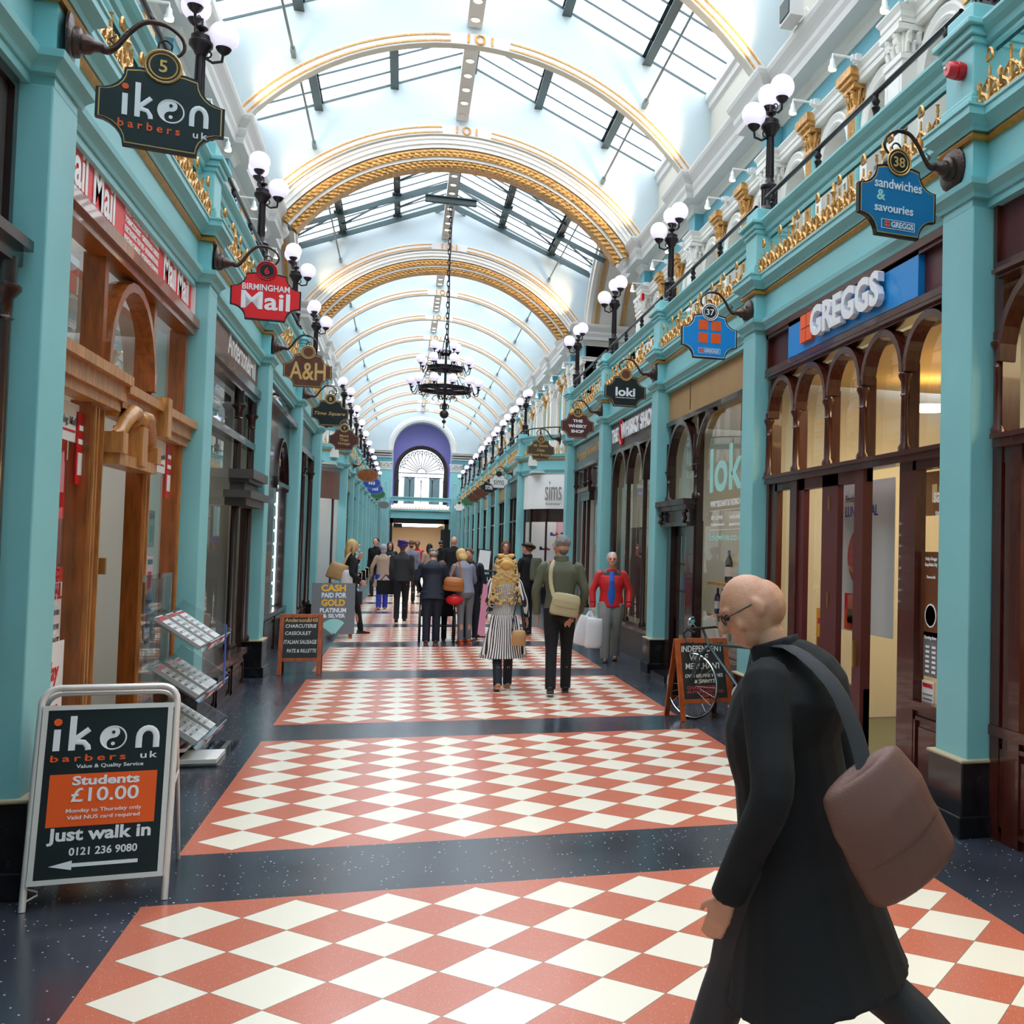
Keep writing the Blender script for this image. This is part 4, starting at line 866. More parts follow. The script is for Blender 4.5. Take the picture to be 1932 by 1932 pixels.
S.txt('window_lettering','turqletter',[('loki',(A(11.9)+A(10.55))/2,2.57,1.38,.52,{'bold':.02,'ext':.003}),('lokiwine.co.uk',(A(11.87)+A(10.52))/2,1.80,1.35,.08,{'ext':.003})],c=-.045)
S.txt('window_small_print','letterwhite',[('WINE MERCHANT & TASTING HOUSE',(A(11.87)+A(10.5))/2,2.18,1.38,.07,{'ext':.003}),('0121 212 9440',A(11.6),2.02,.45,.045,{'ext':.003}),('twitter.com/lokiwine',A(10.8),2.02,.6,.045,{'ext':.003}),('hello@lokiwine.co.uk',A(11.55),1.94,.5,.04,{'ext':.003}),('facebook.com/lokiwine',A(10.8),1.94,.62,.04,{'ext':.003})],c=-.045)
S.part('window_rule','letterwhite',[(A(11.88),A(10.5),2.10,2.105,-.046,-.043),(A(11.88),A(10.5),1.88,1.885,-.046,-.043)]); S.done()
MB(S.F).box(A(12.30),A(10.25),1.24,1.27,-.45,-.15).build('shelf','oaklight',label='upper pale wooden display shelf in the wine shop window',cat='shelf')
MB(S.F).box(A(12.30),A(10.25),.86,.89,-.45,-.15).build('shelf','oaklight',label='lower pale wooden display shelf in the wine shop window',cat='shelf')
# bottles
def bottle(m,label,big=1.0):
    e=empty('wine_bottle',label,'bottle'); R=.037*big
    MB().lathe([(R*.9,0),(R,.01),(R,.19*big),(R*.8,.215*big),(R*.38,.25*big),(R*.36,.30*big)],(0,0,0),14).build('glass_body',m,e,smooth=50)
    MB().lathe([(R*1.02,.06*big),(R*1.02,.15*big)],(0,0,0),14).build('label_band','paper',e); MB().lathe([(R*.40,.27*big),(R*.40,.305*big)],(0,0,0),10).build('capsule','redalarm' if m=='bottlered' else 'bottleblue',e); return e
bl={}
for i in range(18):
    m=['bottleblue','bottlegreen','bottlered'][i//3%3 if i<9 else i%3]
    if m not in bl: o=bottle(m,'','') if 0 else bottle(m,None); bl[m]=(o,kidmap(o))
    else: o=copytree(bl[m][0],bl[m][1])
    o.location=S.F@Vector((A(12.22)+.108*i,.89,-.26-.05*(i%2))); o['category']='bottle'; o['group']='wine bottles on the lower window shelf'
    o['label']='%s wine bottle, %s from the left on the lower wine window shelf'%({'bottleblue':'dark blue','bottlegreen':'dark green','bottlered':'red'}[m],ORD[i])
for i,(y,m) in enumerate(((11.85,'bottlegreen'),(10.95,'bottlegreen'),(10.75,'bottlegreen'))):
    o=bottle(m,'large dark wine bottle, %s from the left on the upper shelf of the wine shop window'%ORD[i],1.25); o.location=S.F@Vector((A(y),1.27,-.28)); o['group']='large bottles on the upper window shelf'
for i in range(4):
    MB(S.F).lathe([(.03,0),(.045,.12),(.04,.14)],(0,0,0),12,Matrix.Translation((A(12.1)+i*.13,.60,-.25))@Matrix.Rotation(-PI/2,4,'X')).build('glass_jar','paper',label='pale jar, %s from the left on the wine shop window sill'%ORD[i],cat='jar',group='jars on the wine shop sill')
# ===== right side, third bay: whisky shop
y0,y1=14.24,17.95
S=Shop(1,y0,y1,'dark grey fascia whisky shop with slender dark arched columns','darkwood','shopcream',power=20); A=S.A
S.sign(0,S.W,3.28,3.81,'greyboard',.01)
S.txt('raised_lettering','letterwhite',[('THE',A(17.47),3.53,.55,.23,{'bold':.03,'ext':.03}),('WHISKY SHOP',A(15.75),3.55,2.45,.25,{'bold':.03,'ext':.03})],c=.02)
MB(S.F).tube([(A(16.98)+.15*math.cos(t),3.55+.21*math.sin(t),.03) for t in [2*PI*i/20 for i in range(20)]],.018,6,closed=True).build('red_ring','red',S.e)
for p in (17.62,16.42,15.22,14.3): S.colonnette(A(p),.5,2.82,3.05,r=.036,c=.0)
for p0,p1 in ((17.62,16.42),(16.42,15.22),(15.22,14.02)): S.arch(A(p0),A(p1),3.27,2.3)
S.bx(0,S.W,3.22,3.28,-.08,.03); S.bx(0,.1,0,3.28,-.1,.0); S.part('stall_riser','greyboard',[(0,S.W,0,.44,-.1,.0)]); S.bx(0,S.W,.43,.49,-.1,.06)
S.part('brown_panel','mahogany',[(A(17.9),A(17.1),.5,2.0,-.4,-.35)])
S.glass([(.1,S.W,.49,3.24)]); S.done()
# ===== right side, fourth bay: sweet shop
y0,y1=18.37,22.08
S=Shop(1,y0,y1,'green-grey fascia sweet shop with a dark narrow doorway','darkwood','shopdark',power=8); A=S.A
S.sign(0,S.W,3.28,3.72,'greenboard',.01)
S.txt('painted_lettering','goldletter',[('Mr Simms',A(21.2),3.50,1.1,.2,{'bold':.01,'shear':.2}),('Olde Sweet Shoppe',A(19.6),3.50,2.0,.2,{'bold':.01,'shear':.2})],c=.012)
for p in (21.85,20.7,20.2,18.5): S.colonnette(A(p),.5,2.9,3.2,r=.036,c=.0)
S.bx(A(21.0),A(19.9),2.55,2.75,-.05,.05); S.bx(A(21.1),A(19.8),2.72,2.8,-.05,.09); S.bx(0,S.W,3.22,3.28,-.08,.03)
S.part('stall_riser','teal',[(0,A(21.0),0,.5,-.1,0),(A(19.9),S.W,0,.5,-.1,0)])
S.glass([(0,A(21),.5,3.24),(A(19.9),S.W,.5,3.24),(A(21.0),A(19.9),2.8,3.2)])
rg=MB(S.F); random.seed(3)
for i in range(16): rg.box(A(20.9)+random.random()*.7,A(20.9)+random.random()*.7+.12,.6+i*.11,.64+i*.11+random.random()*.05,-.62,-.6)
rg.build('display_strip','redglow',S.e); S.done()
# ===== left side, first bay: newsagent
y0,y1=5.98,9.69+.02
S=Shop(-1,y0,y1,'orange-brown wooden newsagent shopfront with a red and white newspaper fascia','oak','shopwhite',power=30,lcol=(1,.95,.85)); A=S.A
# lightbox fascia
sb=S.sign(.0,A(9.66),3.50,3.90,'signred',.03,'whitepaint',.025,'fascia_lightbox')
its=[]; wl=[]
for y in (5.95,6.65): pass
S.txt('white_lettering','whitepaint',[('BIRMINGHAM',A(6.45),3.84,.42,.07,{'bold':.03}),('Mail',A(6.42),3.67,.46,.24,{'bold':.02}),('BIRMINGHAM',A(7.02),3.84,.42,.07,{'bold':.03}),('Mail',A(7.0),3.67,.46,.24,{'bold':.02}),
 ('WESTERN NEWS',A(7.95),3.82,.85,.075,{'bold':.03}),('NEWS · CONFECTIONERY · SOUVENIRS',A(7.95),3.74,.95,.04,{'bold':.02}),('TOBACCONIST · GREETINGS CARDS',A(7.95),3.68,.95,.04,{'bold':.02}),('ELECTRONIC TOP UPS · INTERNATIONAL',A(7.95),3.62,.95,.04,{'bold':.02}),('PHONE CARDS · POSTAGE STAMPS',A(7.95),3.56,.95,.04,{'bold':.02}),
 ('BIRMINGHAM',A(8.82),3.84,.38,.06,{'bold':.03}),('Mail',A(8.82),3.67,.42,.23,{'bold':.02}),('BIRMINGHAM',A(9.32),3.84,.38,.06,{'bold':.03}),('Mail',A(9.32),3.67,.42,.23,{'bold':.02})],parent=sb,c=.031)
S.bx(0,A(9.68),3.40,3.475,-.06,.10); S.bx(0,A(9.68),3.34,3.40,-.06,.07)
for a0,a1 in ((0,.04),(A(7.14),A(7.22)),(A(8.45),A(8.53)),(A(9.58),A(9.68))): S.bx(a0,a1,2.6,3.36,-.1,.02)
S.arch(A(7.20),A(8.47),3.33,2.65,w=.06,c0=-.06,c1=.05)
S.part('transom_band','oaklight',[(0,A(7.46),2.50,2.64,-.05,.09),(0,A(7.46),2.60,2.66,-.05,.13),(0,A(7.46),2.44,2.50,-.05,.06),(A(7.46),A(9.72),2.47,2.60,-.05,.07),(A(7.46),A(9.72),2.56,2.62,-.05,.11),(A(7.46),A(9.72),2.41,2.47,-.05,.04),(A(8.43),A(8.56),2.38,2.66,-.05,.14)])
for a0,a1 in ((0,.04),(A(7.02),A(7.30)),(A(8.36),A(8.54)),(A(9.55),A(9.68))): S.bx(a0,a1,0,2.45,-.1,.01)
k=MB(S.F)
for a in (7.06,7.12,7.24,8.40,8.50,9.6): k.box(A(a),A(a)+.015,0.05,2.42,.01,.025)
k.build('moulding_strip','oaklight',S.e)
# carved hood over the door
h=S.part('door_hood','oaklight',[(A(7.32),A(8.34),2.10,2.17,-.05,.10),(A(7.30),A(7.42),2.17,2.30,-.05,.12),(A(8.24),A(8.36),2.17,2.28,-.05,.12),(A(7.76),A(7.90),2.12,2.38,-.05,.13)])
k=MB(S.F)
for sg in (-1,1):
    cx=A(7.83); pts=[(cx+sg*.5,2.28,.06),(cx+sg*.42,2.30,.07),(cx+sg*.33,2.38,.08),(cx+sg*.2,2.46,.09),(cx+sg*.1,2.46,.09),(cx+sg*.07,2.41,.09),(cx+sg*.1,2.38,.09)]
    k.tube(pts,[.03,.04,.045,.05,.045,.035,.02],8)
    k.box(*sorted((cx+sg*.14,cx+sg*.44)),2.17,2.3,-.03,.05)
k.sphere((cx,2.44,.09),.045,10,6); k.build('carved_scroll','oaklight',h,smooth=50)
d=S.part('open_door','oak',[(A(7.44),A(7.48),0,2.12,-.75,-.05),(A(7.48),A(7.50),.1,2.0,-.7,-.1)]); S.part('door_handle','brass',[(A(7.30),A(7.33),1.42,1.52,.01,.05)],parent=d)
d2=S.part('inner_door','oak',[(A(7.46),A(7.94),0,2.12,-.30,-.26),(A(7.55),A(7.86),.2,1.0,-.26,-.245),(A(7.55),A(7.86),1.15,1.95,-.26,-.245)]); S.part('inner_door_dark','mahogany',[(A(7.99),A(8.36),0,2.12,-.32,-.28)]); S.part('door_gap_shade','black',[(A(7.93),A(8.0),0,2.12,-.34,-.31)]); S.part('hinge','brass',[(A(7.90),A(7.94),1.85,1.97,-.26,-.24),(A(7.90),A(7.94),.95,1.07,-.26,-.24)],parent=d2)  # black strip stands in for the shade in the slot between the leaves
S.part('stall_riser','oak',[(0,A(7.1),0,.25,-.1,.0),(A(8.5),A(9.66),0,.25,-.1,0)])
S.glass([(0,A(7.02),.25,2.45),(0,A(7.14),2.66,3.36),(A(7.22),A(8.45),2.66,3.34),(A(8.53),A(9.58),2.62,3.36),(A(8.54),A(9.55),.25,2.42)]); S.done()
poster(S,A(6.65),2.0,.62,.5,'signred','large red poster frame in the left newsagent window',-.09,[('greycard',2,-.08,-.1,.42,.28)])
random.seed(11)
def mag(a,z,w,h,m,label,items=(),c=-.10): return poster(S,a,z,w,h,m,label,c,items,name='magazine',group='magazines in the newsagent windows',cat='magazine')
mag(A(6.62),1.62,.24,.34,'yellow','yellow magazine in the left newsagent window',[('redalarm','SG',0,.12,.14,.06),('greycard',2,0,-.06,.16,.16)])
mag(A(6.66),1.28,.30,.30,'shopbrown','brown and gold magazine below the yellow one',[('goldpaint',1,0,0,.09,0)])
poster(S,A(6.78),1.16,.19,.62,'paper','narrow white newspaper bill reading MAIL in the left window',-.06,[('redalarm',2,0,.27,.17,.08),('redalarm','MAIL',0,.18,.16,.09),('greycard','GET ONE',0,.06,.12,.03),('greycard','GET ONE',0,-.02,.12,.03),('black','FREE',0,-.11,.15,.06),('black',"FRIDAY",0,-.25,.16,.05)],name='newspaper_bill',cat='poster')
poster(S,A(6.72),.78,.42,.55,'whitepaint','white lottery panel with red handwriting low in the left window',-.05,[('redalarm','play',0,.1,.24,.14,{'shear':.2}),('redalarm','here',0,-.1,.26,.13,{'shear':.2})],name='lottery_sign')
for i,(y,z) in enumerate(((6.45,2.36),(6.75,2.33))):
    pass
poster(S,A(6.72),2.30,.5,.22,'paper','white evening paper strip at the top of the left newsagent window',-.04,[('greycard','Evening Mail',0,0,.4,.06,{'shear':.2}),('redalarm',2,0,-.05,.36,.012)])
poster(S,A(9.0),2.28,.62,.24,'paper','white evening paper strip at the top of the right newsagent window',-.04,[('greycard','Evening Mail',-.13,0,.25,.05,{'shear':.2}),('greycard','Evening Mail',.16,0,.25,.05,{'shear':.2}),('redalarm',2,0,-.06,.5,.012)])
for i,(a,z) in enumerate(((7.0,2.16),(8.60,2.20),(9.40,2.18))):
    poster(S,A(a),z,.16,.42,'redalarm','red hanging newspaper pennant, %s from the left in the newsagent windows'%ORD[i],-.03,[('whitepaint',2,0,.12,.1,.03),('whitepaint',2,0,.04,.12,.03),('paper',2,0,-.09,.11,.13)],name='pennant',group='newspaper pennants',cat='pennant')
cols=['paper','pink','yellow','signred','gregblue','greycard','whitepaint']
titles={0:('GOLF','black'),2:('Goldy','signmaroon')}
k=0
for j,z in enumerate((1.72,1.36,1.04,.74)):
    for i in range(3):
        y=8.78+i*.27; m=cols[(j*3+i*2+1)%7] if (i,j)!=(1,0) else 'paper'
        it=[('black','GOLF',0,.10,.19,.06),('steelpaint',2,0,-.04,.1,.14)] if (i,j)==(1,0) else [(['redalarm','blue','black'][k%3],2,0,.1,.16,.04),(['shopbrown','signred','green','greycard'][k%4],2,0,-.04,.11,.13)]
        mag(A(y),z,.22,.29,m,'%s magazine, row %s, %s from the left, in the window beside the newspaper stand'%({'paper':'white','pink':'pink','yellow':'yellow','signred':'red','gregblue':'blue','greycard':'grey','whitepaint':'plain white'}[m],ORD[j],ORD[i]),it,-.12); k+=1
q=MB(S.F); q.box(A(8.6),A(9.5),2.0,2.02,-1.6,-.2)
q=MB(S.F).box(A(6.1),A(7.1),2.12,2.17,-1.4,-1.3).build('strip_light','warmlamp',label='yellow strip light inside the newsagent left window',cat='light')
# ===== left side, bay nearest the camera: dark panelled barber front
S=Shop(-1,1.85,5.56,'dark mahogany barber shopfront at the left edge','darkwood','shopdark',power=6); A=S.A
S.sign(A(2),A(5.5),3.05,3.7,'greyboard',.0,'darkwood',.05); S.bx(A(2),A(5.55),2.95,3.0,-.05,.12); S.bx(A(2),A(5.55),2.88,2.95,-.05,.08)
for p in (5.45,4.2,3.0): S.colonnette(A(p),0.1,2.75,2.9,r=.05,c=.03)
S.bx(A(5.35),A(5.56),0,2.9,-.1,.0); panelled(S,A(2),A(5.35),0,.6,n=3,c=0); S.glass([(A(2),A(5.35),.6,2.88)],'darkglass'); S.done()
# ===== left side, second bay: delicatessen
y0,y1=10.11,13.82
S=Shop(-1,y0,y1,'dark brown delicatessen shopfront with painted serif lettering on its fascia','darkwood','shopdark',power=14,lcol=(1,.8,.5)); A=S.A
S.sign(0,S.W,3.44,3.86,'brownboard',.03)
S.txt('painted_lettering','paper',[('Anderson&Hill',A(12.6),3.66,2.0,.26,{'bold':.01})],c=.031)
S.bx(0,S.W,3.34,3.44,-.06,.08); S.bx(0,S.W,3.28,3.34,-.06,.04)
for p in (10.2,12.70,13.72): S.colonnette(A(p),.45,3.12,3.3,r=.045,c=.0)
S.bx(0,S.W,2.72,2.80,-.06,.04)
h=S.part('door_hood','greyboard',[(A(12.2),A(13.8),2.10,2.18,-.05,.22),(A(12.3),A(13.75),2.02,2.10,-.05,.16),(A(12.6),A(13.7),2.18,2.32,-.05,.1),(A(12.5),A(13.75),2.32,2.42,-.05,.2),(A(12.55),A(13.72),2.28,2.34,-.05,.15)])
S.part('door','darkwood',[(A(12.9),A(13.0),0,2.02,-.06,.0),(A(13.55),A(13.65),0,2.02,-.06,0)]); MB(S.F).box(A(13.0),A(13.55),0,2.02,-.6,-.58).build('inner_door','black',S.e)
panelled(S,0,A(12.85),.0,.40,n=3,c=.12); S.bx(0,A(12.85),.40,.46,-.1,.16); S.bx(0,A(12.9),0,.06,-.1,.15)
S.glass([(0,A(12.65),.46,2.72),(0,A(12.65),2.8,3.3),(A(12.74),A(13.7),2.8,3.3)]); S.done()
random.seed(5)
for i in range(9):
    y=10.4+i*.25; z=[.46,.9,1.3][i%3]
    if z>.46: pass
    w=.09
    MB(S.F).lathe([(.05,0),(.06,.03),(.055,.16),(.03,.18),(.03,.2)],(0,0,0),12,Matrix.Translation((A(y),.46,-.25))@Matrix.Rotation(-PI/2,4,'X')).build('jar','%s'%['goldpaint','signbrown','paper'][i%3],label='%s jar, %s from the left on the delicatessen window sill'%(['golden','brown','pale'][i%3],ORD[i]),cat='jar',group='jars on the delicatessen sill')
# ===== left side, third bay: jeweller with a tall arched window
y0,y1=14.24,17.95
S=Shop(-1,y0,y1,'dark jeweller shopfront with one tall arched window and lit glass shelves','darkwood','shopdark',power=10); A=S.A
S.sign(0,S.W,3.54,3.86,'greyboard',.0); pr=S.part('mirror_panel','darkglass',[(A(15.3),A(17.2),3.5,3.84,.0,.02)])
S.bx(0,S.W,3.42,3.50,-.05,.12)
F=S.F; w=MB(F)
archwall(w,F@Matrix.Translation((0,0,.0)) if 0 else Matrix(),A(15.0),S.W,.6,3.42,[A(17.0)],.78,2.4,.1); w.build('arched_panel','darkwood',S.e)
S.arch(A(16.22),A(17.78),3.18,.6,w=.05,c0=-.04,c1=.04); S.bx(A(16.2),A(17.8),2.44,2.5,-.06,.05); S.bx(A(14.3),A(15.1),0,3.4,-.05,.0)
panelled(S,0,S.W,.0,.6,n=3,c=0); S.bx(0,S.W,.58,.64,-.1,.05); S.glass([(A(16.22),A(17.78),.64,2.44),(A(16.22),A(17.78),2.5,3.2)])
S.txt('gilt_lettering','goldletter',[('Cara',A(17.0),2.85,.5,.16,{'shear':.3,'ext':.003})],c=-.04)
S.part('light_tube','coollamp',[(A(17.62),A(17.65),.66,2.4,-.12,-.1)]); S.part('red_panel','signred',[(A(16.3),A(17.2),2.05,2.35,-.6,-.58)])
for i,z in enumerate((.95,1.3,1.62,1.95)):
    MB(F).box(A(16.25),A(17.75),z,z+.012,-.4,-.1).build('glass_shelf','acrylic',S.e)
for i in range(8):
    o=MB().sphere(tuple(F@Vector((A(17.45)-.04*(i%2),.80+.2*i,-.10))),.022,10,6).build('display_spotlight','coollamp',label='tiny bright display spotlight, %s from the bottom in the jeweller window'%ORD[i],cat='spotlight',group='jeweller display spotlights')
S.done()
# ===== left side, fourth bay
y0,y1=18.37,22.08
S=Shop(-1,y0,y1,'narrow dark shopfront with grey fascia before the left corner of the crossing','darkwood','shopdark',power=8); A=S.A
S.sign(0,S.W,3.3,3.78,'greenboard',.0); S.bx(0,S.W,3.2,3.3,-.05,.06)
for p in (18.6,20.2,21.8): S.colonnette(A(p),.45,2.95,3.2,r=.05,c=.02)
panelled(S,0,S.W,0,.45,n=3,c=0); S.glass([(0,S.W,.45,3.2)]); S.done()
# ===== curved corner shops beyond the crossing
for s,brd,lab in ((1,'whitepaint','white curved fascia shoe shop at the right corner beyond the crossing'),(-1,'brownboard','brown curved fascia shop at the left corner beyond the crossing')):
    e=empty('corner_shopfront',lab,'shopfront'); pc=[(6.6,30.02),(5.2,30.07),(4.45,30.37),(3.9,30.82),(3.52,31.42),(3.42,32.1)]; P=[(sx(s,x),y) for x,y in pc]; P=P if s>0 else P[::-1]
    zb,zt=(2.74,3.72) if s>0 else (2.85,3.60)
    MB().sweep(P,[(-.1,zb),(.05 if s>0 else .02,zb),(.05 if s>0 else .02,zt),(-.1,zt)]).build('signboard',brd,e,smooth=50)
    if s>0:
        MB().sweep(P,[(-.1,2.36),(0,2.36),(0,2.75),(-.1,2.75)]).build('dark_band','shopbrown' if 0 else 'darkwood',e,smooth=50)
        F=frame((3.95,30.72,0),Vector((.42,-.36,0)).normalized(),(0,0,1))
        q=MB(F); text(q,'sims',Matrix.Translation((0,0,.09)),.2,3.25,.55,.55,ext=.02,bold=-.005); text(q,'footwear',Matrix.Translation((0,0,.09)),.2,2.88,.5,.07,ext=.01); q.build('lettering','lettergrey',e)
    MB().sweep(P,[(-.1,0),(.04,0),(.04,.45),(-.1,.5)]).build('stall_riser','blackstone',e,smooth=50)
    MB().sweep(P,[(-.08,.5),(-.08,2.8 if s<0 else 2.36)]).build('window_pane','glass',e)
    fr=MB()
    for x,y in P[1:]: fr.tube([(x,y,.45),(x,y,2.85)],.035,6)
    fr.build('window_post','darkwood' if s>0 else 'mahogany',e)
    back=MB().sweep([(sx(s,a+.9),b+.7) for a,b in pc][::s],[(0,0),(0,3.9)]).build('wall_shop_back','shopwhite' if s<0 else 'pink',kind=KS)
    MB().box(*sorted((sx(s,3.45),sx(s,6.6))),30.9,33.0,3.78,3.84).build('ceiling_shop','shopwhite',kind=KS)
    l=bpy.data.lights.new('shop_lamp','AREA'); l.energy=30; l.size=1; lo=bpy.data.objects.new('shop_lamp',l); COL.objects.link(lo); lo.location=(sx(s,4.6),31.2,3.6)
    if s>0:
        random.seed(2); q0=None
        for i in range(22):
            t=(i%6)/6; x=3.75+.9*(1-t)*.9; y=31.5-.75*(1-t); z=.7+(i//6)*.42
            m=['signred','paper','blue','redalarm','orange','black'][random.randrange(6)]
            o=MB().box(-.09,.09,-.04,.04,0,.05).prism([(-.09,.0),(.02,.0),(-.03,.10),(-.09,.11)],-.035,.035,Matrix.Rotation(PI/2,4,'X')).build('shoe',m,label='%s display shoe, row %s, %s along, in the shoe shop window'%({'signred':'bright red','paper':'cream','blue':'blue','redalarm':'dark red','orange':'orange','black':'black'}[m],ORD[i//6],ORD[i%6]),cat='shoe',group='shoes in the corner shop window'); o.location=(x,y,z)

# ===== repeating fronts farther down
for s in (1,-1):
    for i,(ya,yb) in enumerate(zip(GF,GF[1:]+[YE])):
        if yb-ya<2: continue
        S=Shop(s,ya+.21,yb-.21,'dark framed shopfront on the %s, %s beyond the crossing'%(SN[s],ORD[i]),'darkwood',['shopcream','shopdark','shopbrown'][(i+s)%3],power=12 if i<5 else 0); W=S.W
        S.e['group']='shopfronts beyond the crossing'
        S.sign(0,W,3.25,3.74,['brownboard','greyboard','signmaroon','beigeboard'][(i*2+s)%4],.0); S.bx(0,W,3.18,3.25,-.05,.05)
        for k in range(4): S.bx(W*k/3-.04,W*k/3+.04,0,3.2,-.08,.0)
        S.bx(0,W,2.4,2.46,-.06,.02); S.bx(0,W*.66,0,.45,-.1,0); S.glass([(0,W,.45,3.2)]); S.done()
def crs(P,R,k):
    P=[Vector(p) for p in P]; out=[];ro=[]; n=len(P)
    for i in range(n-1):
        a,b,c,d=P[max(i-1,0)],P[i],P[i+1],P[min(i+2,n-1)]
        for j in range(k):
            t=j/k; out.append(.5*((2*b)+(c-a)*t+(2*a-5*b+4*c-d)*t*t+(3*b-a-3*c+d)*t**3))
            if isinstance(R[0],(tuple,list)): ro.append(tuple(R[i][q]+(R[i+1][q]-R[i][q])*t for q in range(2)))
            else: ro.append(R[i]+(R[i+1]-R[i])*t)
    out.append(P[-1]); ro.append(R[-1]); return out,ro
# ------------------------------------------------------------------ hanging signs on scrolled brackets
def octo(w,h,r=.12,n=6,top=.10):
    """sign outline with hollow corners and a round crest for the number; anticlockwise from lower left"""
    W,H=w/2,h/2; P=[]
    def cove(cx,cz,a0,a1): 
        for i in range(n+1): a=a0+(a1-a0)*i/n; P.append((cx+r*math.cos(a),cz+r*math.sin(a)))
    P.append((-W,-H+r)); cove(-W,-H,PI/2,0); cove(W,-H,PI,PI/2); P.append((W,H-r)); cove(W,H,-PI/2,-PI)
    q=top*.72; P.append((q+.03,H+.012)); P.append((-q-.03,H+.012))
    cove(-W,H,0,-PI/2)
    out=[]
    for p in P:
        if not out or math.hypot(p[0]-out[-1][0],p[1]-out[-1][1])>1e-4: out.append(p)
    return out
def fanprism(mb,pts,z0,z1,M):
    n=len(pts); vs=[M@Vector((a,b,z)) for z in (z0,z1) for a,b in pts]+[M@Vector((0,0,z0)),M@Vector((0,0,z1))]
    fs=[]
    for i in range(n):
        j=(i+1)%n; fs+=[(n*2,j,i),(2*n+1,n+i,n+j),(i,j,j+n,i+n)]
    mb.add(vs,fs)
def hanging(s,y,label,face,rim='black',edge='goldletter',num=None,w=.565,h=.40,zc=3.755,lines=(),shape='octo',disc='black',rot=0):
    X=sx(s,2.785)
    e=empty('hanging_sign',label,'sign','hanging shop signs on brackets',loc=(X,y,zc),rz=rot)
    F=frame((0,0,0),(1,0,0),(0,0,1))
    o=octo(w,h) if shape=='octo' else [(w/2*math.cos(a),h/2*math.sin(a)) for a in [2*PI*i/28 for i in range(28)]]
    q=MB(); fanprism(q,o,-.018,.018,F); b=q.build('board',rim,e)
    sc=lambda k,kk: [(x*k,z*kk) for x,z in o]
    q=MB(); fanprism(q,sc(.955,.94),.016,.0195,F); fanprism(q,sc(.955,.94),-.0195,-.016,F); q.build('gold_line',edge,b)
    q=MB(); fanprism(q,sc(.935,.91),.018,.021,F); fanprism(q,sc(.935,.91),-.021,-.018,F); q.build('face',face,b)
    dz=h/2+.035
    if shape=='octo':
        k=MB().lathe([(.083,-.026),(.083,.026)],(0,0,0),24,F@Matrix.Translation((0,dz,0))); dd=k.build('number_disc','signbrown' if disc=='brown' else disc,e)
        q=MB()
        for c in (.027,-.027):
            q.tube([F@Vector((.062*math.cos(a),dz+.062*math.sin(a),c)) for a in [2*PI*i/20 for i in range(20)]],.004,4,closed=True); q.tube([F@Vector((.08*math.cos(a),dz+.08*math.sin(a),c)) for a in [2*PI*i/20 for i in range(20)]],.006,4,closed=True)
        if num: text(q,num,F@Matrix.Translation((0,0,.026)),0,dz,None,.062,ext=.003,bold=.015)
        q.build('number_lettering',edge,dd)
    by={}
    for it in lines: by.setdefault(it[0],[]).append(it[1:])
    for m,its in by.items():
        q=MB()
        for t in its:
            kw=t[5] if len(t)>5 else {}
            if isinstance(t[0],str): text(q,t[0],F@Matrix.Translation((0,0,.021)),t[1],t[2],t[3],t[4],ext=.003,**kw)
            elif t[0]==2: q.box(*[v for v in (t[1]-t[3]/2,t[1]+t[3]/2,t[2]-t[4]/2,t[2]+t[4]/2,.0,.024)],F)
            elif callable(t[0]): t[0](q,F@Matrix.Translation((0,0,.0215)),*t[1:5])
        if m=='_': continue
        q.build('lettering',m,b)
    # bracket: wall rose, arm, scroll
    sg=s; hx=sx(s,3.19)-X; z0=.27+0.0
    R=MB().lathe([(.135,0),(.135,.012),(.12,.02),(.075,.025),(.07,.05),(.05,.06),(.045,.09),(.028,.11),(.022,.15)],(0,0,0),18,Matrix.Translation((hx,0,z0))@Matrix.Rotation(-sg*PI/2,4,'Y'))
    R.build('wall_rose','bronze',e,smooth=40)
    P=[(hx-sg*.12,z0),(hx-sg*.16,z0-.01),(hx-sg*.20,z0+.02),(hx-sg*.25,z0+.10),(hx-sg*.31,z0+.165),(hx-sg*.37,z0+.18),(sg*-.02,z0+.17),(-sg*.075,z0+.13),(-sg*.09,z0+.075),(-sg*.06,z0+.03),(-sg*.015,z0+.02),(sg*.02,z0+.045),(sg*.02,z0+.085),(-sg*.01,z0+.1),(-sg*.035,z0+.08),(-sg*.03,z0+.055)]
    P=[(x,0,z) for x,z in P]; RR=[.018,.02,.014,.013,.013,.014,.010,.009,.009,.008,.007,.007,.006,.006,.005,.004]; P,RR=crs(P,RR,3)
    MB().tube(P,RR,7).tube([(sg*.03,0,z0+.178),(sg*.06,0,z0+.2),(sg*.07,0,z0+.225)],[.008,.01,.003],5).tube([(hx-sg*.2,0,z0+.02),(hx-sg*.17,0,z0+.05),(hx-sg*.2,0,z0+.075)],[.006,.007,.003],5).tube([(0,0,z0+.02),(0,0,z0-.01),(0,0,dz+.075)],.007,5).build('bracket_arm','bronze',e,smooth=60)
    return e
E0=0
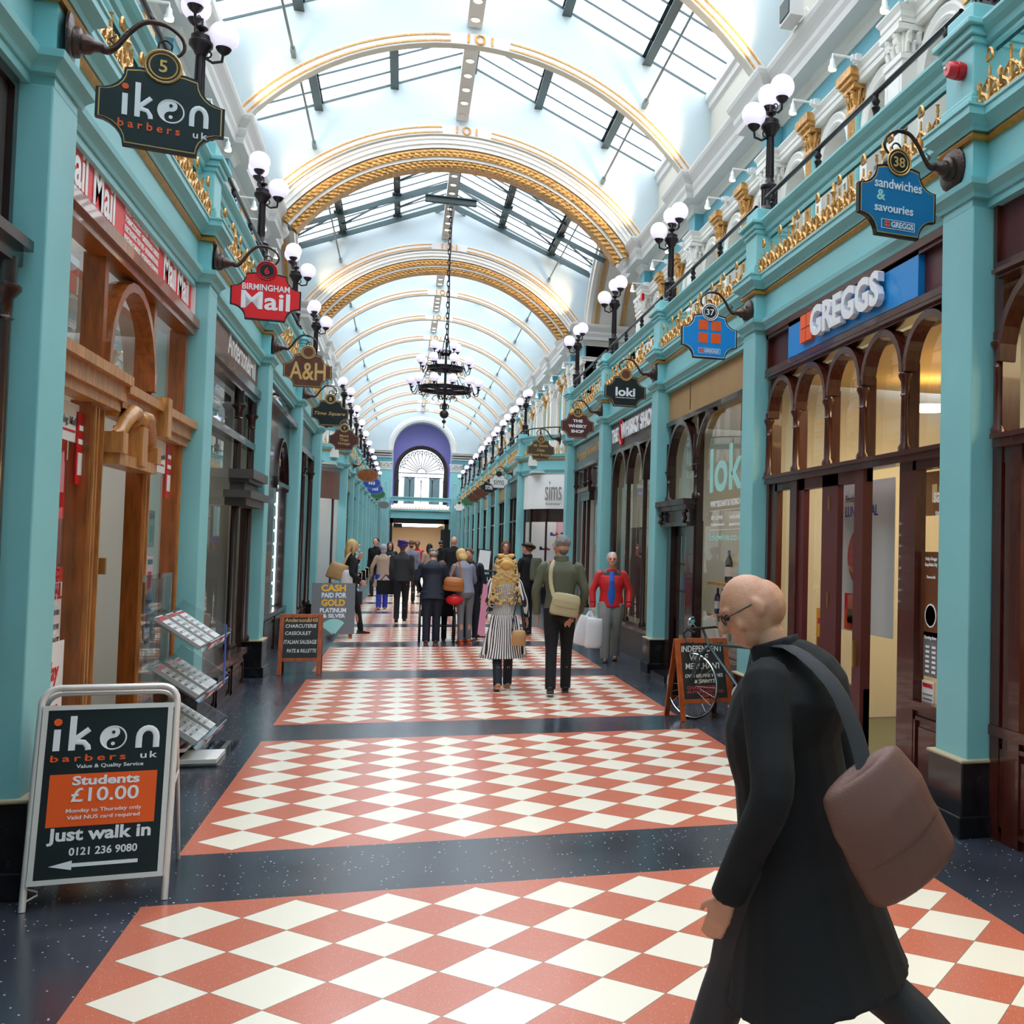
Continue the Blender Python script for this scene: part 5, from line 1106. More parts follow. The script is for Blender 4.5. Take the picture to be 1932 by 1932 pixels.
# ikon wordmark with the black and white circle
def ikon(q,M,x,y,w,h):
    """part: 'i','k','n' strokes in white, or circle pieces"""
    u=w/4.35; t=u*.27
    bx=lambda a,b,c,d: q.box(x-w/2+a,x-w/2+b,y-h/2+c,y-h/2+d,0,.003,M)
    hh=h*.62
    bx(0,t,0,hh)
    x0=u*.62; bx(x0,x0+t,0,h)
    q.tube([M@Vector((x-w/2+x0+t*.6,y-h/2+hh*.42,.001)),M@Vector((x-w/2+x0+t*1.3,y-h/2+hh*.6,.001)),M@Vector((x-w/2+x0+u*.80,y-h/2+hh*.98,.001))],t*.45,6)
    q.tube([M@Vector((x-w/2+x0+t*.6,y-h/2+hh*.42,.001)),M@Vector((x-w/2+x0+u*.62,y-h/2+hh*.36,.001)),M@Vector((x-w/2+x0+u*.78,y-h/2+hh*.16,.001)),M@Vector((x-w/2+x0+u*.80,y-h/2,.001))],t*.45,6)
    cx=x-w/2+u*2.42; cy=y-h/2+hh*.52; r=hh*.54
    q.tube([M@Vector((cx+r*math.cos(a),cy+r*math.sin(a),.001)) for a in [2*PI*i/28 for i in range(28)]],r*.07,5,closed=True)
    # white half of the circle
    n=12; P=[(cx+r*math.cos(a),cy+r*math.sin(a)) for a in [PI/2+PI*i/n for i in range(n+1)]]
    P+=[(cx+r*.5*math.sin(a),cy-r*.5-r*.5*math.cos(a)) for a in [-PI*i/n for i in range(1,n)]][0:0]
    low=[(cx-(r/2)*math.sin(PI*i/n),cy-r/2-(r/2)*math.cos(PI*i/n)) for i in range(1,n+1)]
    upp=[(cx+(r/2)*math.sin(PI*i/n),cy+r/2-(r/2)*math.cos(PI*i/n)) for i in range(1,n)]
    P=P+low+upp; q.add([M@Vector((a,b,.002)) for a,b in P],[tuple(range(len(P)))])
    q.lathe([(r*.16,.003),(r*.16,.004)],(cx-0,cy-r/2,0),14,M)
    x1=u*3.35; wn=u*1.0
    wi=(wn-t)/2; N_=[(x1+t/2,0),(x1+t/2,hh*.5)]+[(x1+wn/2-wi*math.cos(PI*i/8),hh*.5+hh*.43*math.sin(PI*i/8)) for i in range(1,8)]+[(x1+wn-t/2,hh*.5),(x1+wn-t/2,0)]
    q.tube([M@Vector((x-w/2+a,y-h/2+b,.001)) for a,b in N_],t*.5,6)
def flat(q,M,x,y,w,h): pass
def ikondots(q,M,x,y,w,h):
    u=w/4.35; t=u*.27; q.lathe([(t*.62,0),(t*.62,.004)],(x-w/2+t/2,y-h/2+h*.83,0),14,M)
def ikoneye(q,M,x,y,w,h):
    u=w/4.35; hh=h*.62; r=hh*.54; q.lathe([(r*.14,.003),(r*.14,.005)],(x-w/2+u*2.42,y-h/2+hh*.52+r/2,0),14,M)
def squash(fn):           # keep the strokes almost flat against the board
    def g(q,M,*a):
        k=MB(); fn(k,Matrix(),*a); q.add([M@Vector((v[0],v[1],v[2]*.25 if abs(v[2])>.006 else v[2])) for v in k.v],k.f)
    return g
A1=PIT
hanging(-1,5.77,'black barber sign numbered 5 with a split circle, on the nearest left pillar','signblack',num='5',h=.385,
 lines=[('letterwhite',squash(ikon),.02,.04,.38,.17),('orange',squash(ikondots),.02,.04,.38,.17),('signblack',squash(ikoneye),.02,.04,.38,.17),('orange','barbers',-.05,-.085,.27,.04,{'sp':1.5}),('letterwhite','uk',.175,-.085,.065,.034,{'sp':1.3})],rot=.17)
hanging(-1,9.9,'bright red newspaper sign numbered 6 with bold white lettering','signred','black','signred','6',h=.40,lines=[('letterwhite','BIRMINGHAM',0,.085,.38,.055,{'bold':.02}),('letterwhite','Mail',0,-.03,.39,.155,{'bold':.022})],rot=.07)
hanging(-1,14.03,'brown wooden sign with large yellow letters A and H','signbrown','signolive','goldletter',None,h=.40,zc=3.76,lines=[('goldletter','A&H',0,0,.42,.22,{'bold':.015})],disc='brown',rot=.05)
hanging(-1,18.16,'black sign numbered 8 with slanted gold script lettering','signblack','signolive','goldletter','8',h=.40,zc=3.72,lines=[('goldletter','Time Square',0,-.01,.47,.07,{'shear':.35})])
hanging(-1,22.29,'maroon sign numbered 9 with three lines of gold lettering','signmaroon','signolive','goldletter','9',h=.40,zc=3.68,lines=[('goldletter','More',0,.08,.16,.06),('goldletter','Than',0,0,.17,.06),('goldletter','Vintage',0,-.08,.24,.065)])
hanging(1,5.77,'blue sign numbered 38 with white lettering, on the nearest right pillar','signblue','black','goldletter','38',h=.42,zc=3.775,
 lines=[('letterwhite','sandwiches',-.0,.105,.33,.06),('turqletter','&',-.12,.03,.06,.065,{'bold':.03}),('letterwhite','savouries',-.03,-.045,.27,.05),('letterwhite','GREGGS',.03,-.14,.155,.036,{'bold':.02}),('letterwhite',2,.0,-.115,.23,.003),('letterwhite',2,.0,-.168,.23,.003),('letterwhite',2,-.115,-.14,.003,.053),('letterwhite',2,.115,-.14,.003,.053)]+[('orange',2,-.085+.018*i,-.15+.02*j,.014,.016) for i in (0,1) for j in (0,1)],rot=.10,w=.54)
hanging(1,9.9,'blue sign numbered 37 with four orange squares above a small bakery logo','gregblue','black','letterwhite','37',h=.42,zc=3.73,
 lines=[('orange',2,-.065+.13*i,-.01+.125*j,.095,.095) for i in (0,1) for j in (0,1)]+[('letterwhite','GREGGS',.02,-.135,.15,.034,{'bold':.02}),('letterwhite',2,0,-.112,.22,.003),('letterwhite',2,0,-.16,.22,.003),('letterwhite',2,-.11,-.136,.003,.048),('letterwhite',2,.11,-.136,.003,.048)]+[('orange',2,-.085+.018*i,-.145+.02*j,.014,.016) for i in (0,1) for j in (0,1)])
hanging(1,14.03,'black wine merchant sign with plain white lettering and a blank brown disc','signblack','signblack','goldletter',None,h=.40,zc=3.76,lines=[('letterwhite','loki',0,.0,.27,.12,{'bold':.03}),('letterwhite','WINE MERCHANT & TASTING HOUSE',0,-.08,.27,.014)],disc='brown')
hanging(1,18.16,'dark red whisky shop sign numbered 35 with three lines of white capitals','signmaroon','signmaroon','goldletter','35',h=.41,zc=3.735,lines=[('letterwhite','THE',0,.09,.17,.05,{'bold':.04}),('letterwhite','WHISKY',0,.0,.32,.055,{'bold':.04}),('letterwhite','SHOP',0,-.09,.22,.055,{'bold':.04})])
hanging(1,22.29,'brown sweet shop sign numbered 33 with gold lettering near the right corner of the crossing','signolive','signolive','goldletter','33',h=.40,zc=3.66,lines=[('goldletter','Mr Simms',0,.1,.3,.06,{'shear':.2}),('goldletter','Olde',0,0,.16,.06),('goldletter','Sweet Shoppe',0,-.1,.42,.065)]).location.x=2.66
hanging(1,32.35,'pale shoe shop sign with thin dark lettering beyond the crossing','paper','black','black',None,h=.40,zc=3.56,lines=[('black','sims',0,0,.3,.19,{'bold':-.005})]).location.x=2.64
far=[(1,36.5,'signblack','square black sign with small white lettering'),(1,40.6,'signbrown','plain dark brown sign'),(1,44.75,'signbrown','second plain dark brown sign'),(1,48.9,'green','green and cream sign'),(1,57.1,'whitepaint','white sign with small coloured lettering'),
     (-1,32.35,'oak','plain orange wood oval sign'),(-1,36.5,'blue','blue oval sign with white ring'),(-1,40.6,'blue','second blue oval sign with white ring'),(-1,44.75,'green','green oval sign'),(-1,57.1,'greycard','dark grey oval sign')]
for s,y,m,lab in far:
    li=[('letterwhite','STORE',0,0,.24,.14,{'bold':.03})] if y==36.5 and s>0 else ([('letterwhite','iti',0,0,.2,.1,{'bold':.03})] if m=='blue' else [])
    o=hanging(s,y,lab+' on the %s beyond the crossing'%SN[s],m,m if s<0 else 'signblack','letterwhite' if m=='blue' else 'goldletter',None,h=.38,zc=3.6,lines=li,shape='oval' if s<0 else 'octo'); o.location.x=sx(s,2.66)
# ------------------------------------------------------------------ pavement boards
def tubeframe(mb,w,h,y0,y1,r=.014,rc=.07,z0=0): 
    """rounded hoop from the ground up and over; leans from y0 at the foot to y1 at the top"""
    P=[(-w/2,z0),(-w/2,h-rc)]+[(-w/2+rc*(1-math.cos(a)),h-rc+rc*math.sin(a)) for a in [PI/2*i/5 for i in range(1,6)]]+[(w/2-rc*(1-math.cos(a)),h-rc+rc*math.sin(a)) for a in [PI/2*(5-i)/5 for i in range(0,5)]]+[(w/2,h-rc),(w/2,z0)]
    mb.tube([(x,y0+(y1-y0)*(z/h),z) for x,z in P],r,8)
# barber board in the left foreground
e=empty('pavement_sign','black barber pavement sign with an orange price panel in a silver hoop frame','pavement sign',loc=(-1.275,5.40,0),rz=.085)
W_,H_=.555,.945; ly=.36
q=MB(); tubeframe(q,W_,H_,0,ly*.62,.015); q.build('front_hoop','alu',e,smooth=60)
q=MB(); tubeframe(q,W_-.02,H_-.03,ly*1.85,ly*.68,.011); q.build('rear_hoop','alu',e,smooth=60)
sl=ly*.62/H_; th=math.atan(sl); Fp=frame((0,-.012,0),(1,0,0),(0,math.sin(th),math.cos(th)))
zp0,zp1=.13,.87
b=MB(Fp).box(-W_/2+.012,W_/2-.012,zp0,zp1,-.006,.006).build('panel','signblack',e)
MB(Fp).box(-W_/2+.01,W_/2-.01,zp1,zp1+.022,-.01,.012).box(-W_/2+.01,W_/2-.01,zp0-.022,zp0,-.01,.012).box(-W_/2+.012,-W_/2+.034,zp0,zp1,-.008,.012).box(W_/2-.034,W_/2-.012,zp0,zp1,-.008,.012).build('panel_frame','alu',e)
MB(Fp).box(-.215,.215,.352,.582,.006,.0085).build('price_panel','orange',b)
T_=lambda c: Matrix.Translation((0,0,c))
q=MB(Fp); squash(ikon)(q,T_(.0065),.0,.765,.43,.155); squash(lambda k,M,*a:None)(q,T_(0))
for t,x,y,w,h,kw in (('uk',.175,.655,.07,.03,{'sp':1.2}),('Value & Quality Service',.02,.613,.27,.022,{}),('Just walk in',.0,.31,.41,.075,{'bold':.03}),('0121 236 9080',.02,.243,.27,.035,{'bold':.02})): text(q,t,T_(.0065),x,y,w,h,ext=.002,**kw)
q.prism([(-.19,.185),(-.10,.205),(-.10,.193),(.16,.193),(.16,.177),(-.10,.177),(-.10,.165)],.006,.009); q.build('white_lettering','letterwhite',b)
q=MB(Fp); squash(ikondots)(q,T_(.0065),.0,.765,.43,.155); text(q,'barbers',T_(.0065),-.07,.653,.30,.03,ext=.002,sp=1.4); q.build('orange_lettering','orange',b)
q=MB(Fp); squash(ikoneye)(q,T_(.0065),.0,.765,.43,.155); q.build('circle_eye','signblack',b)
q=MB(Fp)
for t,x,y,w,h,kw in (('Students',.01,.552,.27,.042,{'bold':.03}),('£10.00',.01,.489,.27,.062,{}),('Monday to Thursday only',.01,.418,.30,.022,{}),('Valid NUS card required',.01,.388,.29,.022,{})): text(q,t,T_(.0088),x,y,w,h,ext=.002,**kw)
q.build('price_lettering','letterwhite',b)
MB().box(-W_/2+.03,W_/2-.03,ly*1.5,ly*1.5+.006,.12,.7,Matrix()).build('rear_panel','greycard',e) if 0 else None
Fr=frame((0,ly*1.85,0),(1,0,0),Vector((0,-(ly*1.17)/H_,1)).normalized()); MB(Fr).box(-W_/2+.03,W_/2-.03,.14,.82,-.004,.004).build('rear_panel','greycard',e)
MB().bar((W_/2+.004,ly*.62*.5,.47),(W_/2-.004,ly*1.25,.50),.004,.018).bar((-W_/2-.004,ly*.62*.5,.47),(-W_/2+.004,ly*1.25,.50),.004,.018).build('hinge_strap','alu',e)
MB().tube([(-W_/2+.01,.03,.09),(-W_/2+.05,.03,.075),(-W_/2+.05,.03,.06),(-W_/2+.012,.02,.04)],.005,5).build('catch','alu',e)
# wooden A-boards
def aboard(x,y,w,h,rz,label,framem,lines,head=None,lean=.2,board='chalkboard'):
    e=empty('pavement_board',label,'pavement sign',loc=(x,y,0),rz=rz); th=math.atan(lean/h)
    for sg,nm in ((1,'front_frame'),(-1,'rear_frame')):
        F=frame((0,0 if sg>0 else 2*lean,0),(1,0,0),(0,sg*math.sin(th),math.cos(th)))
        q=MB(F).box(-w/2,-w/2+.05,0,h,-.012,.012).box(w/2-.05,w/2,0,h,-.012,.012).box(-w/2+.05,w/2-.05,h-.045,h,-.01,.01).box(-w/2+.05,w/2-.05,.17,.21,-.01,.01)
        o=q.build(nm,framem,e); k=MB(F).box(-w/2+.05,w/2-.05,.21,h-.045,-.005,.005).build('chalk_panel',board,o)
        if sg>0:
            by={}
            for l in lines: by.setdefault(l[0],[]).append(l[1:])
            for m,its in by.items():
                q=MB(F)
                for t in its: text(q,t[0],T_(.005),t[1],t[2],t[3],t[4],ext=.002,**(t[5] if len(t)>5 else {}))
                q.build('chalk_lettering' if m.startswith('chalk') else 'lettering',m,k)
    return e
aboard(-1.2,14.05,.50,.76,.02,'small chalkboard listing charcuterie dishes outside the delicatessen','frameorange',[('goldletter','Anderson&Hill',0,.685,.38,.05),('chalk','CHARCUTERIE',0,.61,.36,.045,{'shear':.1}),('chalk','CASSOULET',-.03,.52,.3,.045,{'shear':.1}),('chalk','ITALIAN SAUSAGE',0,.41,.38,.05,{'shear':.1}),('chalk','PATE & RILLETTE',.02,.30,.34,.045,{'shear':.1})])
e=aboard(-1.13,19.2,.64,.93,.08,'grey board offering cash for gold with a fan of banknotes printed on it','frameorange',[('yellow','CASH',.0,.85,.40,.13,{'bold':.04}),('letterwhite','PAID FOR',.01,.71,.40,.09,{'bold':.04}),('yellow','GOLD',.0,.585,.38,.13,{'bold':.04}),('letterwhite','PLATINUM',.0,.46,.42,.08,{'bold':.04}),('letterwhite','& SILVER',.02,.37,.36,.07,{'bold':.04})],board='greycard')
Fg=frame((0,-.02,0),(1,0,0),(0,math.sin(.21),math.cos(.21)))
MB(Fg).box(-.35,.35,.08,.96,-.004,.010).build('grey_card','greycard',e)
q=MB(Fg)
for t,x,z,w,h in (('PAID FOR',.01,.75,.40,.09),('PLATINUM',.0,.49,.42,.08),('& SILVER',.02,.395,.36,.07)): text(q,t,T_(.0105),x,z,w,h,bold=.04,ext=.002)
q.build('lettering','letterwhite',e)
q=MB(Fg)
for t,x,z,w,h in (('CASH',0,.875,.40,.12),('GOLD',0,.62,.38,.12)): text(q,t,T_(.0105),x,z,w,h,bold=.04,ext=.002)
q.build('lettering','yellow',e)
q=MB(Fg)
for i in range(8): a=-.9+i*.22; q.box(-.03,.03,.0,.24,.011+i*.0006,.0115+i*.0006,Matrix.Translation((.02,.10,0))@Matrix.Rotation(-a,4,'Z'))
q.build('banknote_print','turqletter',e)
aboard(2.86,9.9,.56,.80,.14,'tall wine merchant chalkboard with white and red chalk lettering on the right','frameorange',[('chalk','INDEPENDENT',0,.70,.44,.06,{'shear':.1,'bold':.01}),('chalk','WINE',-.04,.615,.2,.06,{'shear':.1,'bold':.01}),('chalk','MERCHANT',0,.53,.38,.06,{'shear':.1,'bold':.01}),('chalk','OVER 600 FINE WINES',0,.435,.4,.035,{'shear':.1}),('chalk','& SPIRITS',0,.38,.22,.035,{'shear':.1}),('chalkred','CHAMPAGNE',-.04,.32,.3,.03),('chalkred','IN-STORE TASTINGS',0,.28,.38,.028),('chalkred','GIFTS',.03,.24,.14,.028)],lean=.22)
# bicycle behind the chalkboard
e=empty('bicycle','silver-wheeled bicycle parked behind the wine merchant chalkboard','bicycle',loc=(3.02,9.62,0),rz=2.19)
def wheel(x): 
    q=MB().tube([(x+.31*math.cos(a),0,.325+.31*math.sin(a)) for a in [2*PI*i/36 for i in range(36)]],.014,6,closed=True); t=q.build('tyre','chrome',e,smooth=60)
    q=MB().tube([(x+.322*math.cos(a),0,.325+.322*math.sin(a)) for a in [2*PI*i/36 for i in range(36)]],.008,5,closed=True); q.build('tread','rubber',t)
    q=MB()
    for i in range(20): a=2*PI*i/20; q.tube([(x,.02*(-1)**i,.325),(x+.3*math.cos(a),0,.325+.3*math.sin(a))],.0018,3)
    q.lathe([(.02,-.03),(.02,.03)],(0,0,0),8,Matrix.Translation((x,0,.325))@Matrix.Rotation(PI/2,4,'X')); q.build('spokes','alu',t)
wheel(-.50); wheel(.50)
MB().tube([(-.50,0,.325),(-.12,0,.30),(.30,0,.72),(.34,0,.80)],.016,6).tube([(-.12,0,.30),(-.24,0,.82)],.016,6).tube([(-.22,0,.74),(.30,0,.74)],.014,6).tube([(-.5,.03,.325),(-.22,.02,.74)],.009,5).tube([(.50,.04,.325),(.40,.04,.62),(.33,0,.70)],.012,6).tube([(.50,-.04,.325),(.40,-.04,.62),(.33,0,.70)],.012,6).build('bike_frame','steelpaint',e,smooth=60)
MB().tube([(.34,0,.8),(.38,0,.88)],.012,6).tube([(.28,-.24,.86),(.40,-.22,.89),(.38,0,.89),(.40,.22,.89),(.28,.24,.86)],.012,6).tube([(.40,.2,.89),(.46,.2,.84),(.42,.2,.76),(.34,.2,.76)],.011,6).build('handlebar','rubber',e,smooth=60)
MB().sphere((-.26,0,.86),.07,12,6,(1.6,.9,.45)).build('saddle','rubber',e,smooth=60)
MB().lathe([(.09,-.01),(.09,.01)],(0,0,0),18,Matrix.Translation((-.12,.05,.30))@Matrix.Rotation(PI/2,4,'X')).tube([(-.12,.06,.3),(-.02,.09,.18)],.01,5).tube([(-.12,-.06,.3),(-.22,-.09,.42)],.01,5).build('crankset','alu',e)
MB().tube([(.43,.03,.88),(.47,.05,.93)],.006,5).lathe([(.045,0),(.05,.012),(.03,.02)],(0,0,0),16,Matrix.Translation((.48,.05,.95))@Matrix.Rotation(1.2,4,'Y')).build('bell_mirror','chrome',e)
# ------------------------------------------------------------------ acrylic newspaper stand
e=empty('newspaper_stand','clear acrylic newspaper stand with tilted trays at the left newsagent','stand',loc=(-1.52,8.95,0))
MB().box(-.26,-.25,-.55,.45,.02,1.38).box(-.25,-.22,-.28,-.22,.02,1.35).box(-.25,-.22,.22,.28,.02,1.35).build('back_panel','acrylic',e)
MB().box(-.26,.24,-.50,-.48,0,.03).box(-.26,.24,.42,.44,0,.03).build('foot','acrylic',e)
trays=[(1.12,'t'),(.76,'m'),(.42,'b')]
TS=[]
for i,z in enumerate((1.08,.72,.38)):
    F=frame((-.22,0,z),(0,1,0),Vector((.80,0,-.55)).normalized())      # u along Y, v down the slope, n up
    F=Matrix(((0,.82,.57,-.22),(1,0,0,0),(0,-.57,.82,z),(0,0,0,1)))
    q=MB(F).box(-.5,.42,0,.44,-.006,0).box(-.5,.42,.435,.445,0,.09).box(-.5,-.49,0,.44,0,.11).box(.41,.42,0,.44,0,.11).box(-.04,-.034,0,.44,0,.10)
    q.build('tray','acrylic',e); TS.append(F)
    q=MB(F).box(-.46,-.20,.45,.452,.02,.08).box(.04,.28,.45,.452,.02,.08); o=q.build('tray_label','redalarm',e); 
    q=MB(F@Matrix.Translation((0,.453,0))@Matrix.Rotation(PI/2,4,'X')) if 0 else MB(F)
    Ft=Matrix(((1,0,0,0),(0,0,1,.4525),(0,1,0,.05),(0,0,0,1)))
    text(q,'Mail',Ft,-.33,0,.2,.045,bold=.05,ext=.002); text(q,'Mail',Ft,.16,0,.2,.045,bold=.05,ext=.002); q.build('label_lettering','whitepaint',o)
MB().box(-.24,.0,-.52,.46,.10,.106).box(-.02,-.014,-.52,.46,.1,.16).box(-.24,.30,-.50,.50,.012,.018).build('bottom_tray','acrylic',e)
MB().box(.23,.236,-.1,-.05,.55,1.0).build('spine_label','blue',e)
k=0
for i,F in enumerate(TS):
    for j in range(3):
        k+=1; a=-.34+j*.29
        if (i,j)==(1,2): pass
        n=MB(F).box(a-.12,a+.12,.03+.01*j,.40,.002,.022+.008*((i+j)%3)); lab='stack of newspapers, %s from the left on the %s tray of the acrylic stand'%(ORD[j],['top','middle','lower'][i])
        n=n.build('newspaper','paper',label=lab,cat='newspaper',group='newspapers on the acrylic stand'); n.location=(-1.52,8.95,0)
        z=.0225+.008*((i+j)%3)
        p=MB(F).box(a-.12,a+.12,.04+.01*j,.085,z,z+.001).box(a-.12,a-.115,.04,.40,z,z+.001); p.build('masthead','redalarm',n)
        p=MB(F)
        for r in range(5): p.box(a-.09,a-.01,.12+r*.05,.14+r*.05,z,z+.001).box(a+.01,a+.10,.12+r*.05,.125+r*.05,z,z+.001).box(a+.01,a+.10,.135+r*.05,.14+r*.05,z,z+.001)
        p.build('newsprint','greycard',n)
for j in range(2):
    n=MB().box(-.2,.05,-.46+j*.5,-.06+j*.46,.108,.13).build('newspaper','paper',label='stack of newspapers, %s from the left in the bottom tray of the acrylic stand'%ORD[j],cat='newspaper',group='newspapers on the acrylic stand'); n.location=(-1.52,8.95,0)
    MB().box(-.18,-.15,-.44+j*.5,-.08+j*.46,.13,.131).box(.0,.03,-.44+j*.5,-.08+j*.46,.13,.131).build('masthead','redalarm',n)
n=MB().box(.0,.26,-.45,-.05,.02,.05).build('newspaper','paper',label='stack of newspapers lying on the floor plate of the acrylic stand',cat='newspaper'); n.location=(-1.52,8.95,0)
# zig-zag lattice stand far left
q=MB()
for k in range(2):
    P=[(-.12*(-1)**i*(1 if k else -1),.02*k,.05+i*.14) for i in range(12)]; q.tube(P,.012,4)
o=q.build('folding_lattice','whitepaint',label='white zig-zag folding display lattice by the far left pillars',cat='stand'); o.location=(-1.3,31.0,0)
MB().box(-.15,.15,-.3,.3,0,.35).build('black_case','rubber',label='black case beside the folding lattice',cat='case').location=(-1.2,30.0,0)
# menu stand in the middle distance
e=empty('menu_stand','black menu stand with a white sheet and a chalk poster behind the striped coat','stand',loc=(1.32,19.6,0))
MB().tube([(0,0,0),(0,0,1.2)],.025,6).box(-.16,.16,-.16,.16,0,.02).tube([(-.35,0,1.18),(.35,0,1.18)],.018,5).build('post','iron',e)
F=frame((.06,-.02,1.38),(1,0,-.1),(.1,.2,1)); MB(F).box(-.12,.12,-.19,.19,-.01,.01).build('frame','iron',e); MB(F).box(-.10,.10,-.17,.17,.01,.013).build('sheet','paper',e)
p=MB().box(.05,.55,-.01,.01,.45,1.12).build('poster','chalkboard',e); q=MB(frame((0,-.011,0),(1,0,0),(0,0,1)))
for i,t in enumerate(('LUNCH','CAKES','COFFEE','TEAS','SOUPS')): text(q,t,Matrix(),.3,1.04-.12*i,.36,.07,ext=.002)
q.build('chalk_lettering','chalk',p)
# ------------------------------------------------------------------ people
def loft(mb,pts,rad,n=14,side=(1,0,0),k=3):
    pts,rad=crs(pts,[r if isinstance(r,tuple) else (r,r) for r in rad],k); m=len(pts); side=Vector(side); vs=[];fs=[]
    for i,p in enumerate(pts):
        t=(pts[min(i+1,m-1)]-pts[max(i-1,0)])
        t=t.normalized() if t.length>1e-9 else Vector((0,0,1))
        a=(side-t*side.dot(t)); a=a.normalized() if a.length>1e-4 else t.orthogonal().normalized(); b=t.cross(a)
        for j in range(n): u=2*PI*j/n; vs.append(p+a*math.cos(u)*rad[i][0]+b*math.sin(u)*rad[i][1])
    for i in range(m-1):
        for j in range(n): fs.append((i*n+j,i*n+(j+1)%n,(i+1)*n+(j+1)%n,(i+1)*n+j))
    fs+=[tuple(range(n))[::-1],tuple((m-1)*n+j for j in range(n))]; mb.add(vs,fs)
def fused(mb,name,m,parent,vox=.011,sm=3):
    o=mb.build(name,m,parent)
    r=o.modifiers.new('r','REMESH'); r.mode='VOXEL'; r.voxel_size=vox; r.use_smooth_shade=True
    if sm: s=o.modifiers.new('s','SMOOTH'); s.factor=.5; s.iterations=sm
    return o
def hand(mb,w,d,fwd,curl=.5,s=1,side=1):
    """palm, four fingers and a thumb from wrist w along d; fwd is where the palm's thumb edge looks"""
    d=Vector(d).normalized(); f=Vector(fwd); f=(f-d*f.dot(d)).normalized(); nrm=d.cross(f)*side; w=Vector(w)
    loft(mb,[w-d*.02*s,w+d*.03*s,w+d*.075*s,w+d*.09*s],[(.024*s,.019*s),(.036*s,.017*s),(.040*s,.016*s),(.036*s,.012*s)],10,f)
    for i,L_ in enumerate((.066,.075,.07,.055)):
        b=w+d*.082*s+f*(.027-.018*i)*s; p=[b]; dd=d.copy()
        for q in range(3):
            dd=(dd-nrm*curl*(.5+.2*q)).normalized(); p.append(p[-1]+dd*L_*s*(.45,.32,.25)[q])
        loft(mb,p,[.0095*s,.009*s,.008*s,.0065*s],8)
    b=w+d*.025*s+f*.03*s; loft(mb,[b,b+(d*.03+f*.022-nrm*.01)*s,b+(d*.058+f*.024-nrm*.025*curl*2)*s],[.012*s,.010*s,.008*s],8)
def person(label,x,y,H,face,skin='skin',top=None,legs='charcoal',shoes='shoeblack',hair=('short','hairgrey'),stride=.22,step=1,lean=0,arms=None,bulk=1.0,fem=False,turn=0,nod=0,legr=1.0,vox=.012,glasses=False,facef=True,hands=True,legz=None,group=None,inner=None,spread=0,hunch=0):
    k=H/1.75; e=empty('person',label,'person',group,loc=(x,y,0),rz=face); e.scale=(k,k,k)
    U=Matrix.Translation((0,0,.93))@Matrix.Rotation(-lean,4,'X')@Matrix.Translation((0,0,-.93)); T=lambda p:(U@Vector(p))
    sw=.165 if fem else .19; b=bulk
    # legs
    js=[]; low=9
    for sg in (-1,1):
        a=stride*sg*step; kb=(.10 if a>0 else .35*abs(stride)/.3) if stride>.05 else .03
        hp=Vector((sg*(.085+spread*.3),0,.93)); kn=hp+Vector((sg*spread*.3,.44*math.sin(a),-.44*math.cos(a))); an=kn+Vector((sg*spread*.2,.42*math.sin(a-kb),-.42*math.cos(a-kb))); js.append((sg,hp,kn,an,a)); low=min(low,an.z-.075)
    dz=Vector((0,0,-low)); 
    Z=Matrix.Translation(dz); js=[(sg,hp+dz,kn+dz,an+dz,a) for sg,hp,kn,an,a in js]; U=Z@U; 
    # body
    m=MB(); tor=[(0,0,.88),(0,0,.97),(0,0,1.10),(0,.01,1.24),(0,-.005-hunch*.3,1.38),(0,-.01-hunch*.2,1.44),(0,.0,1.49),(0,.012,1.56)]
    tr=[(.14*b,.095*b),(.15*b,.10*b),(.125*b,.095*b),(.14*b,.10*b),(.155*b,.095),(.10,.075),(.056,.056),(.052,.054)]
    loft(m,[T(p) for p in tor],tr,16)
    for sg,hp,kn,an,a in js: loft(m,[hp+Vector((0,0,.03)),hp-Vector((0,0,.1)),kn,(kn+an)/2+Vector((0,-.015,0)),an],[.085*b,.08*b,.05,.048,.035],10); loft(m,[an,an-Vector((0,-.03,.04)),an+Vector((0,.12,-.05))],[.03,.035,.025],8)
    HT=U@Matrix.Translation((0,.012,1.55))@Matrix.Rotation(turn,4,'Z')@Matrix.Rotation(-nod,4,'X')
    hd=MB(HT); hd.sphere((0,.01,.10),.082,18,12,(.92,1.14,1.30)); hd.sphere((0,.045,.035),.052,14,8,(1,1.05,1.05)); hd.sphere((0,-.03,.09),.075,12,8,(1,1,1.1))
    if facef:
        loft(hd,[(0,.098,.115),(0,.112,.095),(0,.122,.078),(0,.10,.07)],[.010,.012,.016,.012],8); hd.sphere((0,.088,.128),.03,10,6,(1.7,.6,.4)); hd.sphere((0,.088,.045),.016,10,6,(1.6,.8,.5)); hd.sphere((0,.088,.022),.022,10,6,(1,.8,.7))
        for sg in (-1,1): hd.sphere((sg*.078,.0,.095),.022,10,6,(.4,.8,1.4)); hd.sphere((sg*.045,.07,.07),.022,8,6)
    m.add(hd.v,hd.f)
    # arms
    arms=arms or [((-sw-.03,-.03,1.14),(-sw-.02,.05,.88)),((sw+.03,-.03,1.14),(sw+.02,.05,.88))]
    J=[]
    for sg,(el,wr) in zip((-1,1),arms):
        sh=T((sg*sw,-.01,1.405)); el=T(el); wr=T(wr); J.append((sg,sh,el,wr))
        loft(m,[T((sg*.08,-.01,1.41)),sh,(sh+el)/2,el,(el+wr)/2,wr],[.055,.052,.043,.036,.035,.025],10)
        if hands: hand(m,wr,wr-el,(0,1,0) if abs((wr-el).normalized().y)<.8 else (-sg,0,.2),.35,1,sg)
    fused(m,'body',skin,e,vox*.8)
